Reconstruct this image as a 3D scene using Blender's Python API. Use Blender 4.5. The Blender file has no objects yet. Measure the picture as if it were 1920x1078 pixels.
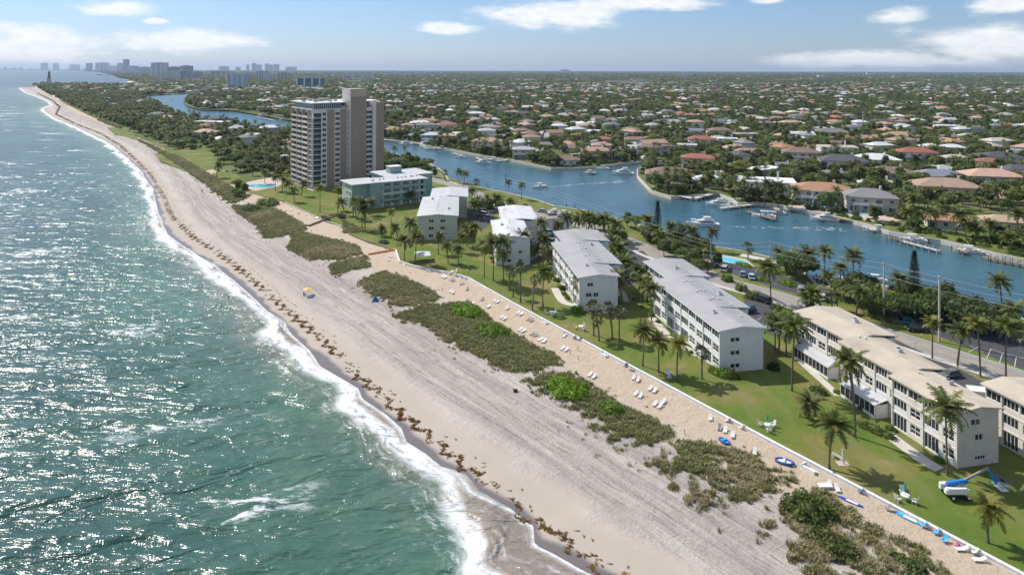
import bpy, math, random, numpy as np
from mathutils import Vector, Matrix
random.seed(7); RNG = np.random.default_rng(11)
SC = bpy.context.scene; COL = SC.collection
rad = math.radians
# ------------------------------------------------------------------ camera, sky, sun, exposure
CAM_H, CAM_F, CAM_Y0, ROLL = 62.0, 1300.0, 131.0, rad(0.15)
cam = bpy.data.cameras.new('camera'); cam.sensor_width = 36.0
cam.lens = 36.0*CAM_F/1920.0; cam.shift_y = -(539.0-CAM_Y0)/1920.0
cam.clip_start = 1.0; cam.clip_end = 120000.0
cam_o = bpy.data.objects.new('camera', cam); COL.objects.link(cam_o)
cam_o.location = (0, 0, CAM_H)
cam_o.rotation_euler = (Matrix.Rotation(rad(90), 4, 'X') @ Matrix.Rotation(ROLL, 4, 'Z')).to_euler()
SC.camera = cam_o
SUN_AZ, SUN_EL = 142.0, 46.0            # math angle of the direction towards the sun, elevation
SUN_STRENGTH, SKY_STRENGTH = 4.0, 0.132
SC.view_settings.view_transform = 'Standard'; SC.view_settings.look = 'None'
SC.view_settings.exposure = 0.30; SC.view_settings.gamma = 1.0
SC.view_settings.use_curve_mapping = False
SC.cycles.max_bounces = 5; SC.cycles.diffuse_bounces = 2; SC.cycles.glossy_bounces = 2
SC.cycles.transmission_bounces = 2; SC.cycles.volume_bounces = 0; SC.cycles.transparent_max_bounces = 6
SC.cycles.use_denoising = True; SC.cycles.denoising_input_passes = 'RGB_ALBEDO_NORMAL'; SC.cycles.use_light_tree = False
SC.render.film_transparent = False

class NT:
    """small shorthand for node trees"""
    def __init__(s, tree): s.t = tree; s.n = tree.nodes; s.l = tree.links
    def node(s, typ, **props):
        nd = s.n.new(typ)
        for k, v in props.items(): setattr(nd, k, v)
        return nd
    def put(s, sock, val):
        if val is None: return
        if isinstance(val, bpy.types.NodeSocket): s.l.new(val, sock)
        else:
            if isinstance(val, (tuple, list)) and len(val) == 3 and sock.type == 'RGBA': val = (*val, 1.0)
            sock.default_value = val
    def math(s, op, a, b=None, c=None, clamp=False):
        nd = s.node('ShaderNodeMath', operation=op, use_clamp=clamp)
        s.put(nd.inputs[0], a); s.put(nd.inputs[1], b); s.put(nd.inputs[2], c)
        return nd.outputs[0]
    def mix(s, f, a, b, blend='MIX'):
        nd = s.node('ShaderNodeMix', data_type='RGBA', blend_type=blend)
        s.put(nd.inputs[0], f); s.put(nd.inputs[6], a); s.put(nd.inputs[7], b)
        return nd.outputs[2]
    def noise(s, vec, scale, detail=3.0, rough=0.55, dist=0.0, out=0):
        nd = s.node('ShaderNodeTexNoise')
        s.put(nd.inputs['Vector'], vec); nd.inputs['Scale'].default_value = scale
        nd.inputs['Detail'].default_value = detail; nd.inputs['Roughness'].default_value = rough
        nd.inputs['Distortion'].default_value = dist
        return nd.outputs[out]
    def vor(s, vec, scale, feature='F1', out=0):
        nd = s.node('ShaderNodeTexVoronoi', feature=feature)
        s.put(nd.inputs['Vector'], vec); nd.inputs['Scale'].default_value = scale
        return nd.outputs[out]
    def rng(s, v, a, b, c=0.0, d=1.0, smooth=False):
        nd = s.node('ShaderNodeMapRange', interpolation_type='SMOOTHSTEP' if smooth else 'LINEAR')
        s.put(nd.inputs[0], v)
        for k, x in zip((1, 2, 3, 4), (a, b, c, d)): s.put(nd.inputs[k], x)
        return nd.outputs[0]
    def ramp(s, f, stops):
        nd = s.node('ShaderNodeValToRGB'); e = nd.color_ramp.elements
        s.put(nd.inputs[0], f)
        while len(e) < len(stops): e.new(0.5)
        for k, (p, c) in enumerate(stops): e[k].position = p; e[k].color = (*c, 1.0)
        return nd.outputs[0]
    def vmap(s, vec, scale=(1, 1, 1), rot=(0, 0, 0), loc=(0, 0, 0)):
        nd = s.node('ShaderNodeMapping'); s.put(nd.inputs[0], vec)
        nd.inputs['Scale'].default_value = scale; nd.inputs['Rotation'].default_value = rot
        nd.inputs['Location'].default_value = loc
        return nd.outputs[0]
    def sep(s, v):
        nd = s.node('ShaderNodeSeparateXYZ'); s.put(nd.inputs[0], v); return nd.outputs
    def comb(s, x, y, z):
        nd = s.node('ShaderNodeCombineXYZ')
        for k, v in enumerate((x, y, z)): s.put(nd.inputs[k], v)
        return nd.outputs[0]
    def attr(s, name, out='Vector'):
        nd = s.node('ShaderNodeAttribute'); nd.attribute_name = name; return nd.outputs[out]
    def bump(s, h, strength=0.3, dist=0.1, normal=None):
        nd = s.node('ShaderNodeBump'); s.put(nd.inputs['Height'], h)
        s.put(nd.inputs['Strength'], strength); s.put(nd.inputs['Distance'], dist)
        if normal is not None: s.put(nd.inputs['Normal'], normal)
        return nd.outputs[0]

# world ------------------------------------------------------------
W = bpy.data.worlds.new('World'); SC.world = W; W.use_nodes = True
w = NT(W.node_tree); w.n.clear()
sky = w.node('ShaderNodeTexSky', sky_type='NISHITA', sun_disc=False)
sky.sun_elevation = rad(SUN_EL); sky.sun_rotation = rad((90.0-SUN_AZ) % 360.0)
sky.altitude = 60.0; sky.air_density = 1.0; sky.dust_density = 0.35; sky.ozone_density = 2.2
tc = w.node('ShaderNodeTexCoord').outputs['Generated']
sx, sy, sz = w.sep(tc)
az = w.math('ARCTAN2', sx, sy); el = w.math('ARCSINE', sz)
wob = w.noise(w.comb(w.math('MULTIPLY', az, 14.0), w.math('MULTIPLY', el, 46.0), 0.0), 1.0, 5.0, 0.55)
fine = w.noise(w.comb(w.math('MULTIPLY', az, 45.0), w.math('MULTIPLY', el, 120.0), 3.0), 1.0, 4.0, 0.6)
def cloud(px, py, hx, hy):
    a0 = math.atan((px-960.0)/CAM_F); e0 = math.atan((CAM_Y0-py)/CAM_F*math.cos(a0))
    sa = hx/CAM_F*math.cos(a0)**2; se = hy/CAM_F
    dx = w.math('DIVIDE', w.math('SUBTRACT', az, a0), sa); dy = w.math('DIVIDE', w.math('SUBTRACT', el, e0), se)
    r = w.math('ADD', w.math('MULTIPLY', dx, dx), w.math('MULTIPLY', dy, dy))
    return w.math('SUBTRACT', 1.0, w.math('SQRT', r))
cl = None
for c in [(50, 88, 215, 42), (355, 78, 175, 28), (215, 18, 95, 18), (290, 42, 36, 7), (1040, 28, 190, 34), (1190, 8, 190, 19),
          (835, 54, 78, 15), (1690, 26, 80, 17), (1860, 80, 230, 40), (1640, 112, 260, 24), (1890, 4, 90, 16), (1440, 0, 40, 8), (-300, 70, 200, 40), (2200, 60, 200, 50)]:
    v = cloud(*c)
    cl = v if cl is None else w.math('MAXIMUM', cl, v)
# unseen cloud above and around the frame, cover raised to whiten the fill light
gen = w.noise(w.comb(w.math('MULTIPLY', az, 4.0), w.math('MULTIPLY', el, 11.0), 7.0), 1.0, 5.0, 0.55)
gen = w.math('MULTIPLY', w.rng(gen, 0.44, 0.64, 0.0, 0.85), w.rng(el, 0.14, 0.22))
dens = w.math('ADD', w.math('MULTIPLY', cl, 1.0), w.math('MULTIPLY', w.math('SUBTRACT', wob, 0.5), 1.5))
dens = w.math('ADD', dens, w.math('MULTIPLY', w.math('SUBTRACT', fine, 0.5), 0.35))
dens = w.math('MAXIMUM', w.rng(dens, 0.0, 0.70, smooth=True), gen)
dens = w.math('MULTIPLY', dens, 0.86)
hz = w.rng(el, -0.01, 0.11)
tint = w.mix(hz, (0.43, 0.51, 0.78), (0.49, 0.575, 0.72))
skyc = w.mix(1.0, sky.outputs[0], tint, 'MULTIPLY')
cc = w.mix(w.rng(fine, 0.3, 0.7), (6.0, 6.1, 6.3), (7.2, 7.1, 7.0))
out = w.mix(dens, skyc, cc)
bg = w.node('ShaderNodeBackground'); w.put(bg.inputs[0], out); bg.inputs[1].default_value = SKY_STRENGTH
wo = w.node('ShaderNodeOutputWorld'); w.l.new(bg.outputs[0], wo.inputs[0])
# sun --------------------------------------------------------------
sun = bpy.data.lights.new('sun', 'SUN'); sun.energy = SUN_STRENGTH; sun.angle = rad(0.53); sun.color = (1.0, 0.945, 0.865)
sun_o = bpy.data.objects.new('sun', sun); COL.objects.link(sun_o)
sd = Vector((math.cos(rad(SUN_AZ))*math.cos(rad(SUN_EL)), math.sin(rad(SUN_AZ))*math.cos(rad(SUN_EL)), math.sin(rad(SUN_EL))))
sun_o.rotation_euler = sd.to_track_quat('Z', 'Y').to_euler(); sun_o.location = (0, 0, 300)

# ------------------------------------------------------------------ geometry helpers
_c, _s = math.cos(ROLL), math.sin(ROLL)
def G(x, y, z=0.0):
    """place on the ground (height z) that a spot of the photograph shows"""
    u = (x-960.0)/CAM_F; v = (CAM_Y0-y)/CAM_F
    u, v = u*_c-v*_s, u*_s+v*_c
    t = (z-CAM_H)/v
    return np.array([u*t, t])
def height_at(base, ytop, z=0.0):
    g = G(base[0], base[1], z)
    return (CAM_Y0-ytop)/CAM_F*g[1]+CAM_H-z
def px_of(X, Y, Z=0.0):
    return 960+CAM_F*X/Y, CAM_Y0-CAM_F*(Z-CAM_H)/Y
def poly_area(p): x, y = p[:, 0], p[:, 1]; return 0.5*abs(np.dot(x, np.roll(y, 1))-np.dot(y, np.roll(x, 1)))
def inside(pts, poly):
    x, y = pts[:, 0], pts[:, 1]; r = np.zeros(len(pts), bool); j = len(poly)-1
    for i in range(len(poly)):
        xi, yi = poly[i]; xj, yj = poly[j]
        c = ((yi > y) != (yj > y)) & (x < (xj-xi)*(y-yi)/((yj-yi) if yj != yi else 1e-9)+xi)
        r ^= c; j = i
    return r
def tag(o, label=None, cat=None, group=None, kind=None):
    if label: o['label'] = label
    if cat: o['category'] = cat
    if group: o['group'] = group
    if kind: o['kind'] = kind
    return o
def empty(name, loc=(0, 0, 0), rz=0.0):
    o = bpy.data.objects.new(name, None); COL.objects.link(o); o.location = loc; o.rotation_euler = (0, 0, rz)
    o.empty_display_size = 0.3
    return o
def link(name, mesh, parent=None, loc=(0, 0, 0), rz=0.0, scale=None, mat=None):
    o = bpy.data.objects.new(name, mesh); COL.objects.link(o); o.parent = parent; o.location = loc
    o.rotation_euler = (0, 0, rz)
    if scale is not None: o.scale = scale if isinstance(scale, (tuple, list)) else (scale,)*3
    if mat is not None:
        o.material_slots[0].link = 'OBJECT'; o.material_slots[0].material = mat
    return o
def copy_tree(o, parent=None):
    c = o.copy(); COL.objects.link(c); c.parent = parent
    for ch in list(o.children): copy_tree(ch, c)
    return c
class MB:
    def __init__(s): s.v = []; s.f = []; s.m = []; s.mats = []; s.smooth = False
    def mi(s, mat):
        if mat not in s.mats: s.mats.append(mat)
        return s.mats.index(mat)
    def add(s, vs, fs, mat):
        b = len(s.v); k = s.mi(mat); s.v += [tuple(p) for p in vs]
        s.f += [tuple(b+i for i in f) for f in fs]; s.m += [k]*len(fs); return s
    def box(s, x0, x1, y0, y1, z0, z1, mat, top=None):
        vs = [(x0, y0, z0), (x1, y0, z0), (x1, y1, z0), (x0, y1, z0), (x0, y0, z1), (x1, y0, z1), (x1, y1, z1), (x0, y1, z1)]
        s.add(vs, [(0, 3, 2, 1), (0, 1, 5, 4), (1, 2, 6, 5), (2, 3, 7, 6), (3, 0, 4, 7)], mat)
        s.add(vs[4:], [(0, 1, 2, 3)], top or mat); return s
    def obox(s, c, ax, half, mat):
        """box about c with axes ax (three unit vectors) and half sizes"""
        c = Vector(c); A = [Vector(a) for a in ax]
        vs = [c+A[0]*(i*half[0])+A[1]*(j*half[1])+A[2]*(k*half[2]) for k in (-1, 1) for j in (-1, 1) for i in (-1, 1)]
        return s.add(vs, [(0, 2, 3, 1), (4, 5, 7, 6), (0, 1, 5, 4), (1, 3, 7, 5), (3, 2, 6, 7), (2, 0, 4, 6)], mat)
    def bar(s, a, b, w, h, mat):
        a, b = Vector(a), Vector(b); d = (b-a); L = d.length; d.normalize()
        u = d.cross(Vector((0, 0, 1)))
        if u.length < 1e-4: u = Vector((1, 0, 0))
        u.normalize(); n = u.cross(d)
        return s.obox((a+b)/2, (d, u, n), (L/2, w/2, h/2), mat)
    def tube(s, pts, r, mat, seg=6, cap=True):
        P = [Vector(p) for p in pts]; R = r if isinstance(r, (list, tuple)) else [r]*len(P)
        b = len(s.v); k = s.mi(mat)
        for i, p in enumerate(P):
            d = (P[min(i+1, len(P)-1)]-P[max(i-1, 0)]).normalized()
            u = d.cross(Vector((0, 1, 0.01)));
            if u.length < 1e-3: u = Vector((1, 0, 0))
            u.normalize(); n = d.cross(u)
            for q in range(seg):
                t = 2*math.pi*q/seg; s.v.append(tuple(p+(u*math.cos(t)+n*math.sin(t))*R[i]))
        for i in range(len(P)-1):
            for q in range(seg):
                q2 = (q+1) % seg
                s.f.append((b+i*seg+q, b+i*seg+q2, b+(i+1)*seg+q2, b+(i+1)*seg+q)); s.m.append(k)
        if cap:
            s.f.append(tuple(b+q for q in range(seg))[::-1]); s.m.append(k)
            s.f.append(tuple(b+(len(P)-1)*seg+q for q in range(seg))); s.m.append(k)
        return s
    def prism(s, poly, z0, z1, mat, top=None):
        n = len(poly); vs = [(p[0], p[1], z0) for p in poly]+[(p[0], p[1], z1) for p in poly]
        a = sum(poly[i][0]*poly[(i+1) % n][1]-poly[(i+1) % n][0]*poly[i][1] for i in range(n))
        if a < 0: poly = poly[::-1]; return s.prism(poly, z0, z1, mat, top)
        s.add(vs, [(i, (i+1) % n, n+(i+1) % n, n+i) for i in range(n)]+[tuple(range(n))[::-1]], mat)
        return s.add(vs[n:], [tuple(range(n))], top or mat)
    def mesh(s, name='mesh'):
        me = bpy.data.meshes.new(name); me.from_pydata(s.v, [], s.f)
        for m in s.mats: me.materials.append(m)
        me.polygons.foreach_set('material_index', s.m)
        if s.smooth: me.polygons.foreach_set('use_smooth', [True]*len(s.f))
        me.update(); return me
    def build(s, name, parent=None, **k): return link(name, s.mesh(name), parent, **k)
def np_mesh(name, V, F, mat, attrs=None, smooth=False, fmat=None):
    me = bpy.data.meshes.new(name); V = np.asarray(V, np.float32); F = np.asarray(F, np.int32)
    k = F.shape[1]
    me.vertices.add(len(V)); me.vertices.foreach_set('co', V.ravel())
    me.loops.add(F.size); me.loops.foreach_set('vertex_index', F.ravel())
    me.polygons.add(len(F)); me.polygons.foreach_set('loop_start', np.arange(0, F.size, k, dtype=np.int32))
    me.polygons.foreach_set('loop_total', np.full(len(F), k, np.int32))
    for m in (mat if isinstance(mat, (list, tuple)) else [mat]): me.materials.append(m)
    if fmat is not None: me.polygons.foreach_set('material_index', np.asarray(fmat, np.int32))
    if smooth: me.polygons.foreach_set('use_smooth', np.ones(len(F), bool))
    me.update(calc_edges=True)
    for an, (ty, data) in (attrs or {}).items():
        at = me.attributes.new(an, ty, 'POINT')
        at.data.foreach_set('vector' if ty == 'FLOAT_VECTOR' else 'value', np.asarray(data, np.float32).ravel())
    return me
def grid_faces(nr, nc):
    i = np.arange(nr-1)[:, None]*nc+np.arange(nc-1)[None, :]
    return np.stack([i, i+1, i+1+nc, i+nc], -1).reshape(-1, 4)
def scatter(name, P, scl, rot, idx, sources):
    """one object whose points carry copies of the source meshes"""
    me = bpy.data.meshes.new(name); me.vertices.add(len(P)); me.vertices.foreach_set('co', np.asarray(P, np.float32).ravel())
    for an, ty, d in (('scl', 'FLOAT', scl), ('rot', 'FLOAT', rot), ('idx', 'INT', idx)):
        at = me.attributes.new(an, ty, 'POINT'); at.data.foreach_set('value', np.asarray(d, np.float32 if ty == 'FLOAT' else np.int32))
    o = link(name, me)
    gt = bpy.data.node_groups.new(name, 'GeometryNodeTree')
    gt.interface.new_socket('Geometry', in_out='INPUT', socket_type='NodeSocketGeometry')
    gt.interface.new_socket('Geometry', in_out='OUTPUT', socket_type='NodeSocketGeometry')
    n = gt.nodes; l = gt.links
    gi = n.new('NodeGroupInput'); go = n.new('NodeGroupOutput'); ip = n.new('GeometryNodeInstanceOnPoints')
    jn = n.new('GeometryNodeJoinGeometry')
    for s_ in reversed(sources):
        oi = n.new('GeometryNodeObjectInfo'); oi.inputs['Object'].default_value = s_; oi.inputs['As Instance'].default_value = True
        oi.transform_space = 'ORIGINAL'; l.new(oi.outputs['Geometry'], jn.inputs[0])
    def na(nm, ty):
        a = n.new('GeometryNodeInputNamedAttribute'); a.data_type = ty; a.inputs[0].default_value = nm; return a.outputs[0]
    l.new(gi.outputs[0], ip.inputs['Points']); l.new(jn.outputs[0], ip.inputs['Instance'])
    ip.inputs['Pick Instance'].default_value = True; l.new(na('idx', 'INT'), ip.inputs['Instance Index'])
    cx = n.new('ShaderNodeCombineXYZ'); l.new(na('rot', 'FLOAT'), cx.inputs[2]); l.new(cx.outputs[0], ip.inputs['Rotation'])
    l.new(na('scl', 'FLOAT'), ip.inputs['Scale']); l.new(ip.outputs[0], go.inputs[0])
    md = o.modifiers.new('scatter', 'NODES'); md.node_group = gt
    return o
ORD = ['first', 'second', 'third', 'fourth', 'fifth', 'sixth', 'seventh', 'eighth', 'ninth', 'tenth', 'eleventh', 'twelfth', 'thirteenth',
       'fourteenth', 'fifteenth', 'sixteenth', 'seventeenth', 'eighteenth', 'nineteenth', 'twentieth']
def nth(i, n): return 'only' if n == 1 else ('leftmost' if i == 0 else 'rightmost' if i == n-1 else ORD[i] if i < 20 else '%dth' % (i+1))

# ------------------------------------------------------------------ materials
def mat(name, col, rough=0.7, var=0.12, scale=1.5, bump=0.0, bscale=20.0, metal=0.0, spec=0.4, rnd=0.0, dirt=0.0, streak=None):
    m = bpy.data.materials.new(name); m.use_nodes = True; t = NT(m.node_tree); b = t.n['Principled BSDF']
    pos = t.node('ShaderNodeTexCoord').outputs['Object']
    f = t.noise(pos, scale, 4.0, 0.6)
    c = t.mix(t.rng(f, 0.3, 0.7), tuple(x*(1-var) for x in col), tuple(min(1, x*(1+var)) for x in col))
    if dirt:
        f2 = t.noise(t.vmap(pos, streak or (1, 1, 1)), scale*0.35, 6.0, 0.7)
        c = t.mix(t.math('MULTIPLY', t.rng(f2, 0.5, 0.72), dirt), c, (0.13, 0.12, 0.11))
    if rnd:
        r = t.node('ShaderNodeObjectInfo').outputs['Random']
        hs = t.node('ShaderNodeHueSaturation'); t.put(hs.inputs['Hue'], t.rng(r, 0, 1, 0.5-0.03*rnd, 0.5+0.03*rnd))
        t.put(hs.inputs['Value'], t.rng(t.math('FRACT', t.math('MULTIPLY', r, 7.3)), 0, 1, 1-0.35*rnd, 1+0.35*rnd))
        t.put(hs.inputs['Saturation'], t.rng(t.math('FRACT', t.math('MULTIPLY', r, 3.7)), 0, 1, 1-0.25*rnd, 1+0.1*rnd))
        t.put(hs.inputs['Color'], c); c = hs.outputs[0]
    t.put(b.inputs['Base Color'], c); b.inputs['Roughness'].default_value = rough
    b.inputs['Metallic'].default_value = metal; b.inputs['Specular IOR Level'].default_value = spec
    if bump: t.put(b.inputs['Normal'], t.bump(t.noise(pos, bscale, 4.0, 0.6), bump, 0.05))
    return m
def leaf_mat(name, c1, c2, rnd=1.0, scale=0.9, trans=0.25, dead=None):
    m = bpy.data.materials.new(name); m.use_nodes = True; t = NT(m.node_tree); b = t.n['Principled BSDF']
    pos = t.node('ShaderNodeTexCoord').outputs['Object']
    c = t.mix(t.rng(t.noise(pos, scale, 3.0, 0.6), 0.33, 0.67), c1, c2)
    if dead: c = t.mix(t.rng(t.noise(pos, scale*1.7, 2.0), 0.6, 0.68), c, dead)
    r = t.node('ShaderNodeObjectInfo').outputs['Random']
    hs = t.node('ShaderNodeHueSaturation'); t.put(hs.inputs['Hue'], t.rng(r, 0, 1, 0.5-0.03*rnd, 0.5+0.02*rnd))
    t.put(hs.inputs['Value'], t.rng(t.math('FRACT', t.math('MULTIPLY', r, 7.3)), 0, 1, 1-0.3*rnd, 1+0.35*rnd))
    t.put(hs.inputs['Saturation'], t.rng(t.math('FRACT', t.math('MULTIPLY', r, 3.7)), 0, 1, 1-0.2*rnd, 1.0))
    t.put(hs.inputs['Color'], c); c = hs.outputs[0]
    t.put(b.inputs['Base Color'], c); b.inputs['Roughness'].default_value = 0.55; b.inputs['Specular IOR Level'].default_value = 0.3
    tr = t.node('ShaderNodeBsdfTranslucent'); t.put(tr.inputs[0], c)
    mx = t.node('ShaderNodeMixShader'); mx.inputs[0].default_value = trans
    t.l.new(b.outputs[0], mx.inputs[1]); t.l.new(tr.outputs[0], mx.inputs[2])
    t.l.new(mx.outputs[0], t.n['Material Output'].inputs[0])
    return m
M = {}
M['white'] = mat('white_paint', (0.74, 0.74, 0.72), 0.6, 0.05, 0.5, dirt=0.10, streak=(1, 1, 0.2))
M['white2'] = mat('white_render', (0.70, 0.71, 0.70), 0.7, 0.06, 0.4, dirt=0.16, streak=(1.5, 1.5, 0.2))
M['warmwhite'] = mat('warm_white_paint', (0.73, 0.68, 0.61), 0.65, 0.06, 0.5, dirt=0.14, streak=(1, 1, 0.2))
M['towerwhite'] = mat('tower_cream_paint', (0.74, 0.66, 0.58), 0.7, 0.06, 0.3, dirt=0.12, streak=(1, 1, 0.1))
M['bluewhite'] = mat('pale_blue_paint', (0.66, 0.69, 0.69), 0.6, 0.05, 0.5, dirt=0.12, streak=(1, 1, 0.2))
M['cream'] = mat('cream_paint', (0.62, 0.58, 0.50), 0.7, 0.06, 0.5, dirt=0.15, streak=(1, 1, 0.2))
M['palegreen'] = mat('pale_sage_paint', (0.50, 0.53, 0.44), 0.7, 0.05, 0.5, dirt=0.12, streak=(1, 1, 0.2))
M['mint'] = mat('mint_green_paint', (0.25, 0.37, 0.32), 0.7, 0.06, 0.5)
M['mint_light'] = mat('light_mint_paint', (0.44, 0.55, 0.48), 0.7, 0.06, 0.5)
M['brown'] = mat('taupe_render', (0.35, 0.265, 0.205), 0.8, 0.05, 0.4)
M['tan'] = mat('tan_render', (0.50, 0.41, 0.31), 0.8, 0.05, 0.4)
M['greyroof'] = mat('grey_membrane_roof', (0.39, 0.385, 0.385), 0.6, 0.09, 0.25, dirt=0.42, streak=(0.15, 1.5, 1))
M['beigeroof'] = mat('beige_gravel_roof', (0.52, 0.45, 0.36), 0.85, 0.10, 0.3, 0.15, 8, dirt=0.42, streak=(0.3, 0.9, 1))
M['whiteroof'] = mat('weathered_white_roof', (0.62, 0.62, 0.64), 0.7, 0.10, 0.4, dirt=0.55, streak=(0.3, 1.6, 1))
M['greywhite'] = mat('grey_white_roof', (0.52, 0.53, 0.54), 0.7, 0.08, 0.3, dirt=0.25, streak=(0.3, 1.6, 1))
M['glass'] = mat('dark_window_glass', (0.022, 0.028, 0.034), 0.12, 0.4, 0.6, spec=0.7)
M['blueglass'] = mat('blue_window_glass', (0.03, 0.07, 0.11), 0.10, 0.4, 0.6, spec=0.8)
M['screen'] = mat('porch_screen', (0.034, 0.035, 0.038), 0.55, 0.45, 0.9)
M['dark'] = mat('painted_recess_shade', (0.04, 0.04, 0.042), 0.9)  # shade of openings and rooms put into the colour
M['conc'] = mat('concrete', (0.42, 0.40, 0.37), 0.85, 0.10, 1.0, 0.1, 10, dirt=0.2)
M['paleconc'] = mat('pale_concrete', (0.56, 0.53, 0.48), 0.85, 0.08, 1.0, 0.1, 10, dirt=0.15)
M['pinkconc'] = mat('pink_paving', (0.52, 0.42, 0.36), 0.85, 0.08, 1.0)
M['black'] = mat('black_rubber', (0.02, 0.02, 0.02), 0.8)
M['metal'] = mat('grey_metal', (0.35, 0.36, 0.37), 0.4, 0.1, 2, metal=0.6)
M['wood'] = mat('weathered_wood', (0.24, 0.19, 0.14), 0.85, 0.2, 2.0)
M['poleconc'] = mat('pale_pole_concrete', (0.50, 0.47, 0.43), 0.8, 0.08, 1.0)
M['iron'] = mat('dark_iron', (0.03, 0.03, 0.035), 0.5)
M['blue'] = mat('lift_blue_paint', (0.02, 0.20, 0.62), 0.35, 0.05)
M['ltblue'] = mat('bright_blue_canvas', (0.03, 0.38, 0.75), 0.6, 0.1)
M['navy'] = mat('navy_canvas', (0.03, 0.09, 0.38), 0.6, 0.1)
M['teal'] = mat('teal_canvas', (0.02, 0.33, 0.30), 0.6)
M['pink'] = mat('pink_fabric', (0.65, 0.18, 0.30), 0.6)
M['orange'] = mat('orange_plastic', (0.75, 0.25, 0.04), 0.6)
M['yellow'] = mat('yellow_canvas', (0.85, 0.52, 0.10), 0.6)
M['plastic'] = mat('white_plastic', (0.78, 0.77, 0.75), 0.45, 0.04)
M['greyplastic'] = mat('grey_sling', (0.22, 0.23, 0.25), 0.6)
M['pool'] = mat('pool_water', (0.10, 0.55, 0.66), 0.08, 0.1, 0.4, 0.25, 2.0)
M['yellowline'] = mat('yellow_road_paint', (0.62, 0.38, 0.06), 0.7, 0.12, 3)
M['whiteline'] = mat('white_road_paint', (0.62, 0.62, 0.60), 0.7, 0.12, 3)
M['trunk'] = mat('palm_bark', (0.17, 0.135, 0.10), 0.9, 0.25, 2.0, rnd=0.5)
M['bark'] = mat('grey_bark', (0.15, 0.12, 0.09), 0.9, 0.2, 2.0)
M['hull'] = mat('white_gelcoat', (0.78, 0.78, 0.78), 0.25, 0.03, 0.5)
M['skin'] = mat('skin', (0.45, 0.28, 0.2), 0.6)
M['palm'] = leaf_mat('palm_leaf', (0.075, 0.110, 0.022), (0.20, 0.225, 0.045), 0.7, 0.5, 0.35, dead=(0.20, 0.155, 0.05))
M['palm_y'] = leaf_mat('yellow_green_palm_leaf', (0.12, 0.16, 0.025), (0.28, 0.25, 0.04), 0.5, 0.5, 0.35)
M['fan'] = leaf_mat('fan_palm_leaf', (0.07, 0.09, 0.03), (0.16, 0.16, 0.07), 0.6, 0.7, 0.2, dead=(0.17, 0.12, 0.06))
M['leaf'] = leaf_mat('tree_leaf', (0.065, 0.110, 0.020), (0.165, 0.215, 0.042), 1.0, 0.5, 0.42)
M['leaf_far'] = leaf_mat('distant_tree_leaf', (0.065, 0.110, 0.022), (0.210, 0.245, 0.055), 1.5, 0.25, 0.42)
M['leaf_dark'] = leaf_mat('dark_leaf', (0.018, 0.036, 0.012), (0.045, 0.075, 0.020), 0.5, 0.5, 0.15)
M['leaf_bright'] = leaf_mat('bright_sea_grape_leaf', (0.095, 0.185, 0.010), (0.21, 0.34, 0.018), 0.3, 0.8, 0.35)
M['leaf_grey'] = leaf_mat('grey_shrub_twig', (0.13, 0.12, 0.10), (0.24, 0.23, 0.20), 0.4, 1.0, 0.15)
M['dune'] = leaf_mat('dune_grass_blade', (0.165, 0.195, 0.048), (0.36, 0.34, 0.13), 1.0, 0.8, 0.25)
M['straw'] = leaf_mat('dry_grass_blade', (0.33, 0.28, 0.14), (0.55, 0.46, 0.26), 0.8, 0.8, 0.25)
M['sarg'] = mat('sargassum_weed', (0.34, 0.19, 0.05), 0.75, 0.35, 3.0, rnd=0.6)
def roofmat(name, c): return mat(name, c, 0.8, 0.13, 0.5, 0.3, 3.0, rnd=0.35, dirt=0.2)
RF = {'orange': roofmat('orange_tile', (0.38, 0.21, 0.13)), 'red': roofmat('red_tile', (0.35, 0.125, 0.08)), 'brown': roofmat('brown_tile', (0.24, 0.17, 0.13)),
      'tan': roofmat('tan_tile', (0.42, 0.30, 0.21)), 'pink': roofmat('pink_tile', (0.47, 0.29, 0.23)), 'grey': roofmat('grey_tile', (0.23, 0.225, 0.22)),
      'char': roofmat('charcoal_shingle', (0.09, 0.095, 0.105)), 'blue': roofmat('blue_grey_shingle', (0.20, 0.23, 0.27)), 'white': roofmat('white_roof_coating', (0.66, 0.66, 0.66)),
      'pale': roofmat('pale_grey_tile', (0.44, 0.45, 0.46)), 'beige': roofmat('beige_roof_gravel', (0.50, 0.44, 0.36))}
WL = {'white': mat('white_house_wall', (0.68, 0.68, 0.66), 0.75, rnd=0.2), 'cream': mat('cream_house_wall', (0.58, 0.52, 0.43), 0.75, rnd=0.3),
      'tan': mat('tan_house_wall', (0.45, 0.33, 0.22), 0.75, rnd=0.3), 'grey': mat('grey_house_wall', (0.38, 0.39, 0.40), 0.75, rnd=0.3),
      'teal': mat('teal_house_wall', (0.22, 0.36, 0.38), 0.75)}
# ------------------------------------------------------------------ shoreline frame: a runs along the coast, b runs inland
EA = rad(122.3); EV = np.array([math.cos(EA), math.sin(EA)]); NV = np.array([math.sin(EA), -math.cos(EA)])
SEA_Z, CANAL_Z = -2.6, -1.4
def ab(p): p = np.asarray(p, float); return p@EV, p@NV
def curve(pxs, z):
    q = np.array([G(x, y, z) for x, y in pxs]); a, b = ab(q); o = np.argsort(a); return a[o], b[o]
WATER_PX = [(1190, 1110), (1095, 1070), (1035, 1036), (1003, 1021), (1000, 985), (958, 955), (918, 940), (884, 926), (863, 892), (826, 876), (798, 850), (762, 828), (753, 803),
            (720, 774), (680, 748), (672, 728), (639, 709), (600, 686), (580, 656), (530, 612), (480, 562), (438, 525), (400, 497), (350, 466), (315, 440), (300, 410), (292, 378),
            (286, 355), (262, 318), (238, 296), (208, 270), (175, 254), (140, 237), (105, 223), (84, 209), (82, 204), (100, 197), (92, 190), (75, 183), (50, 174), (38, 165)]
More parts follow.
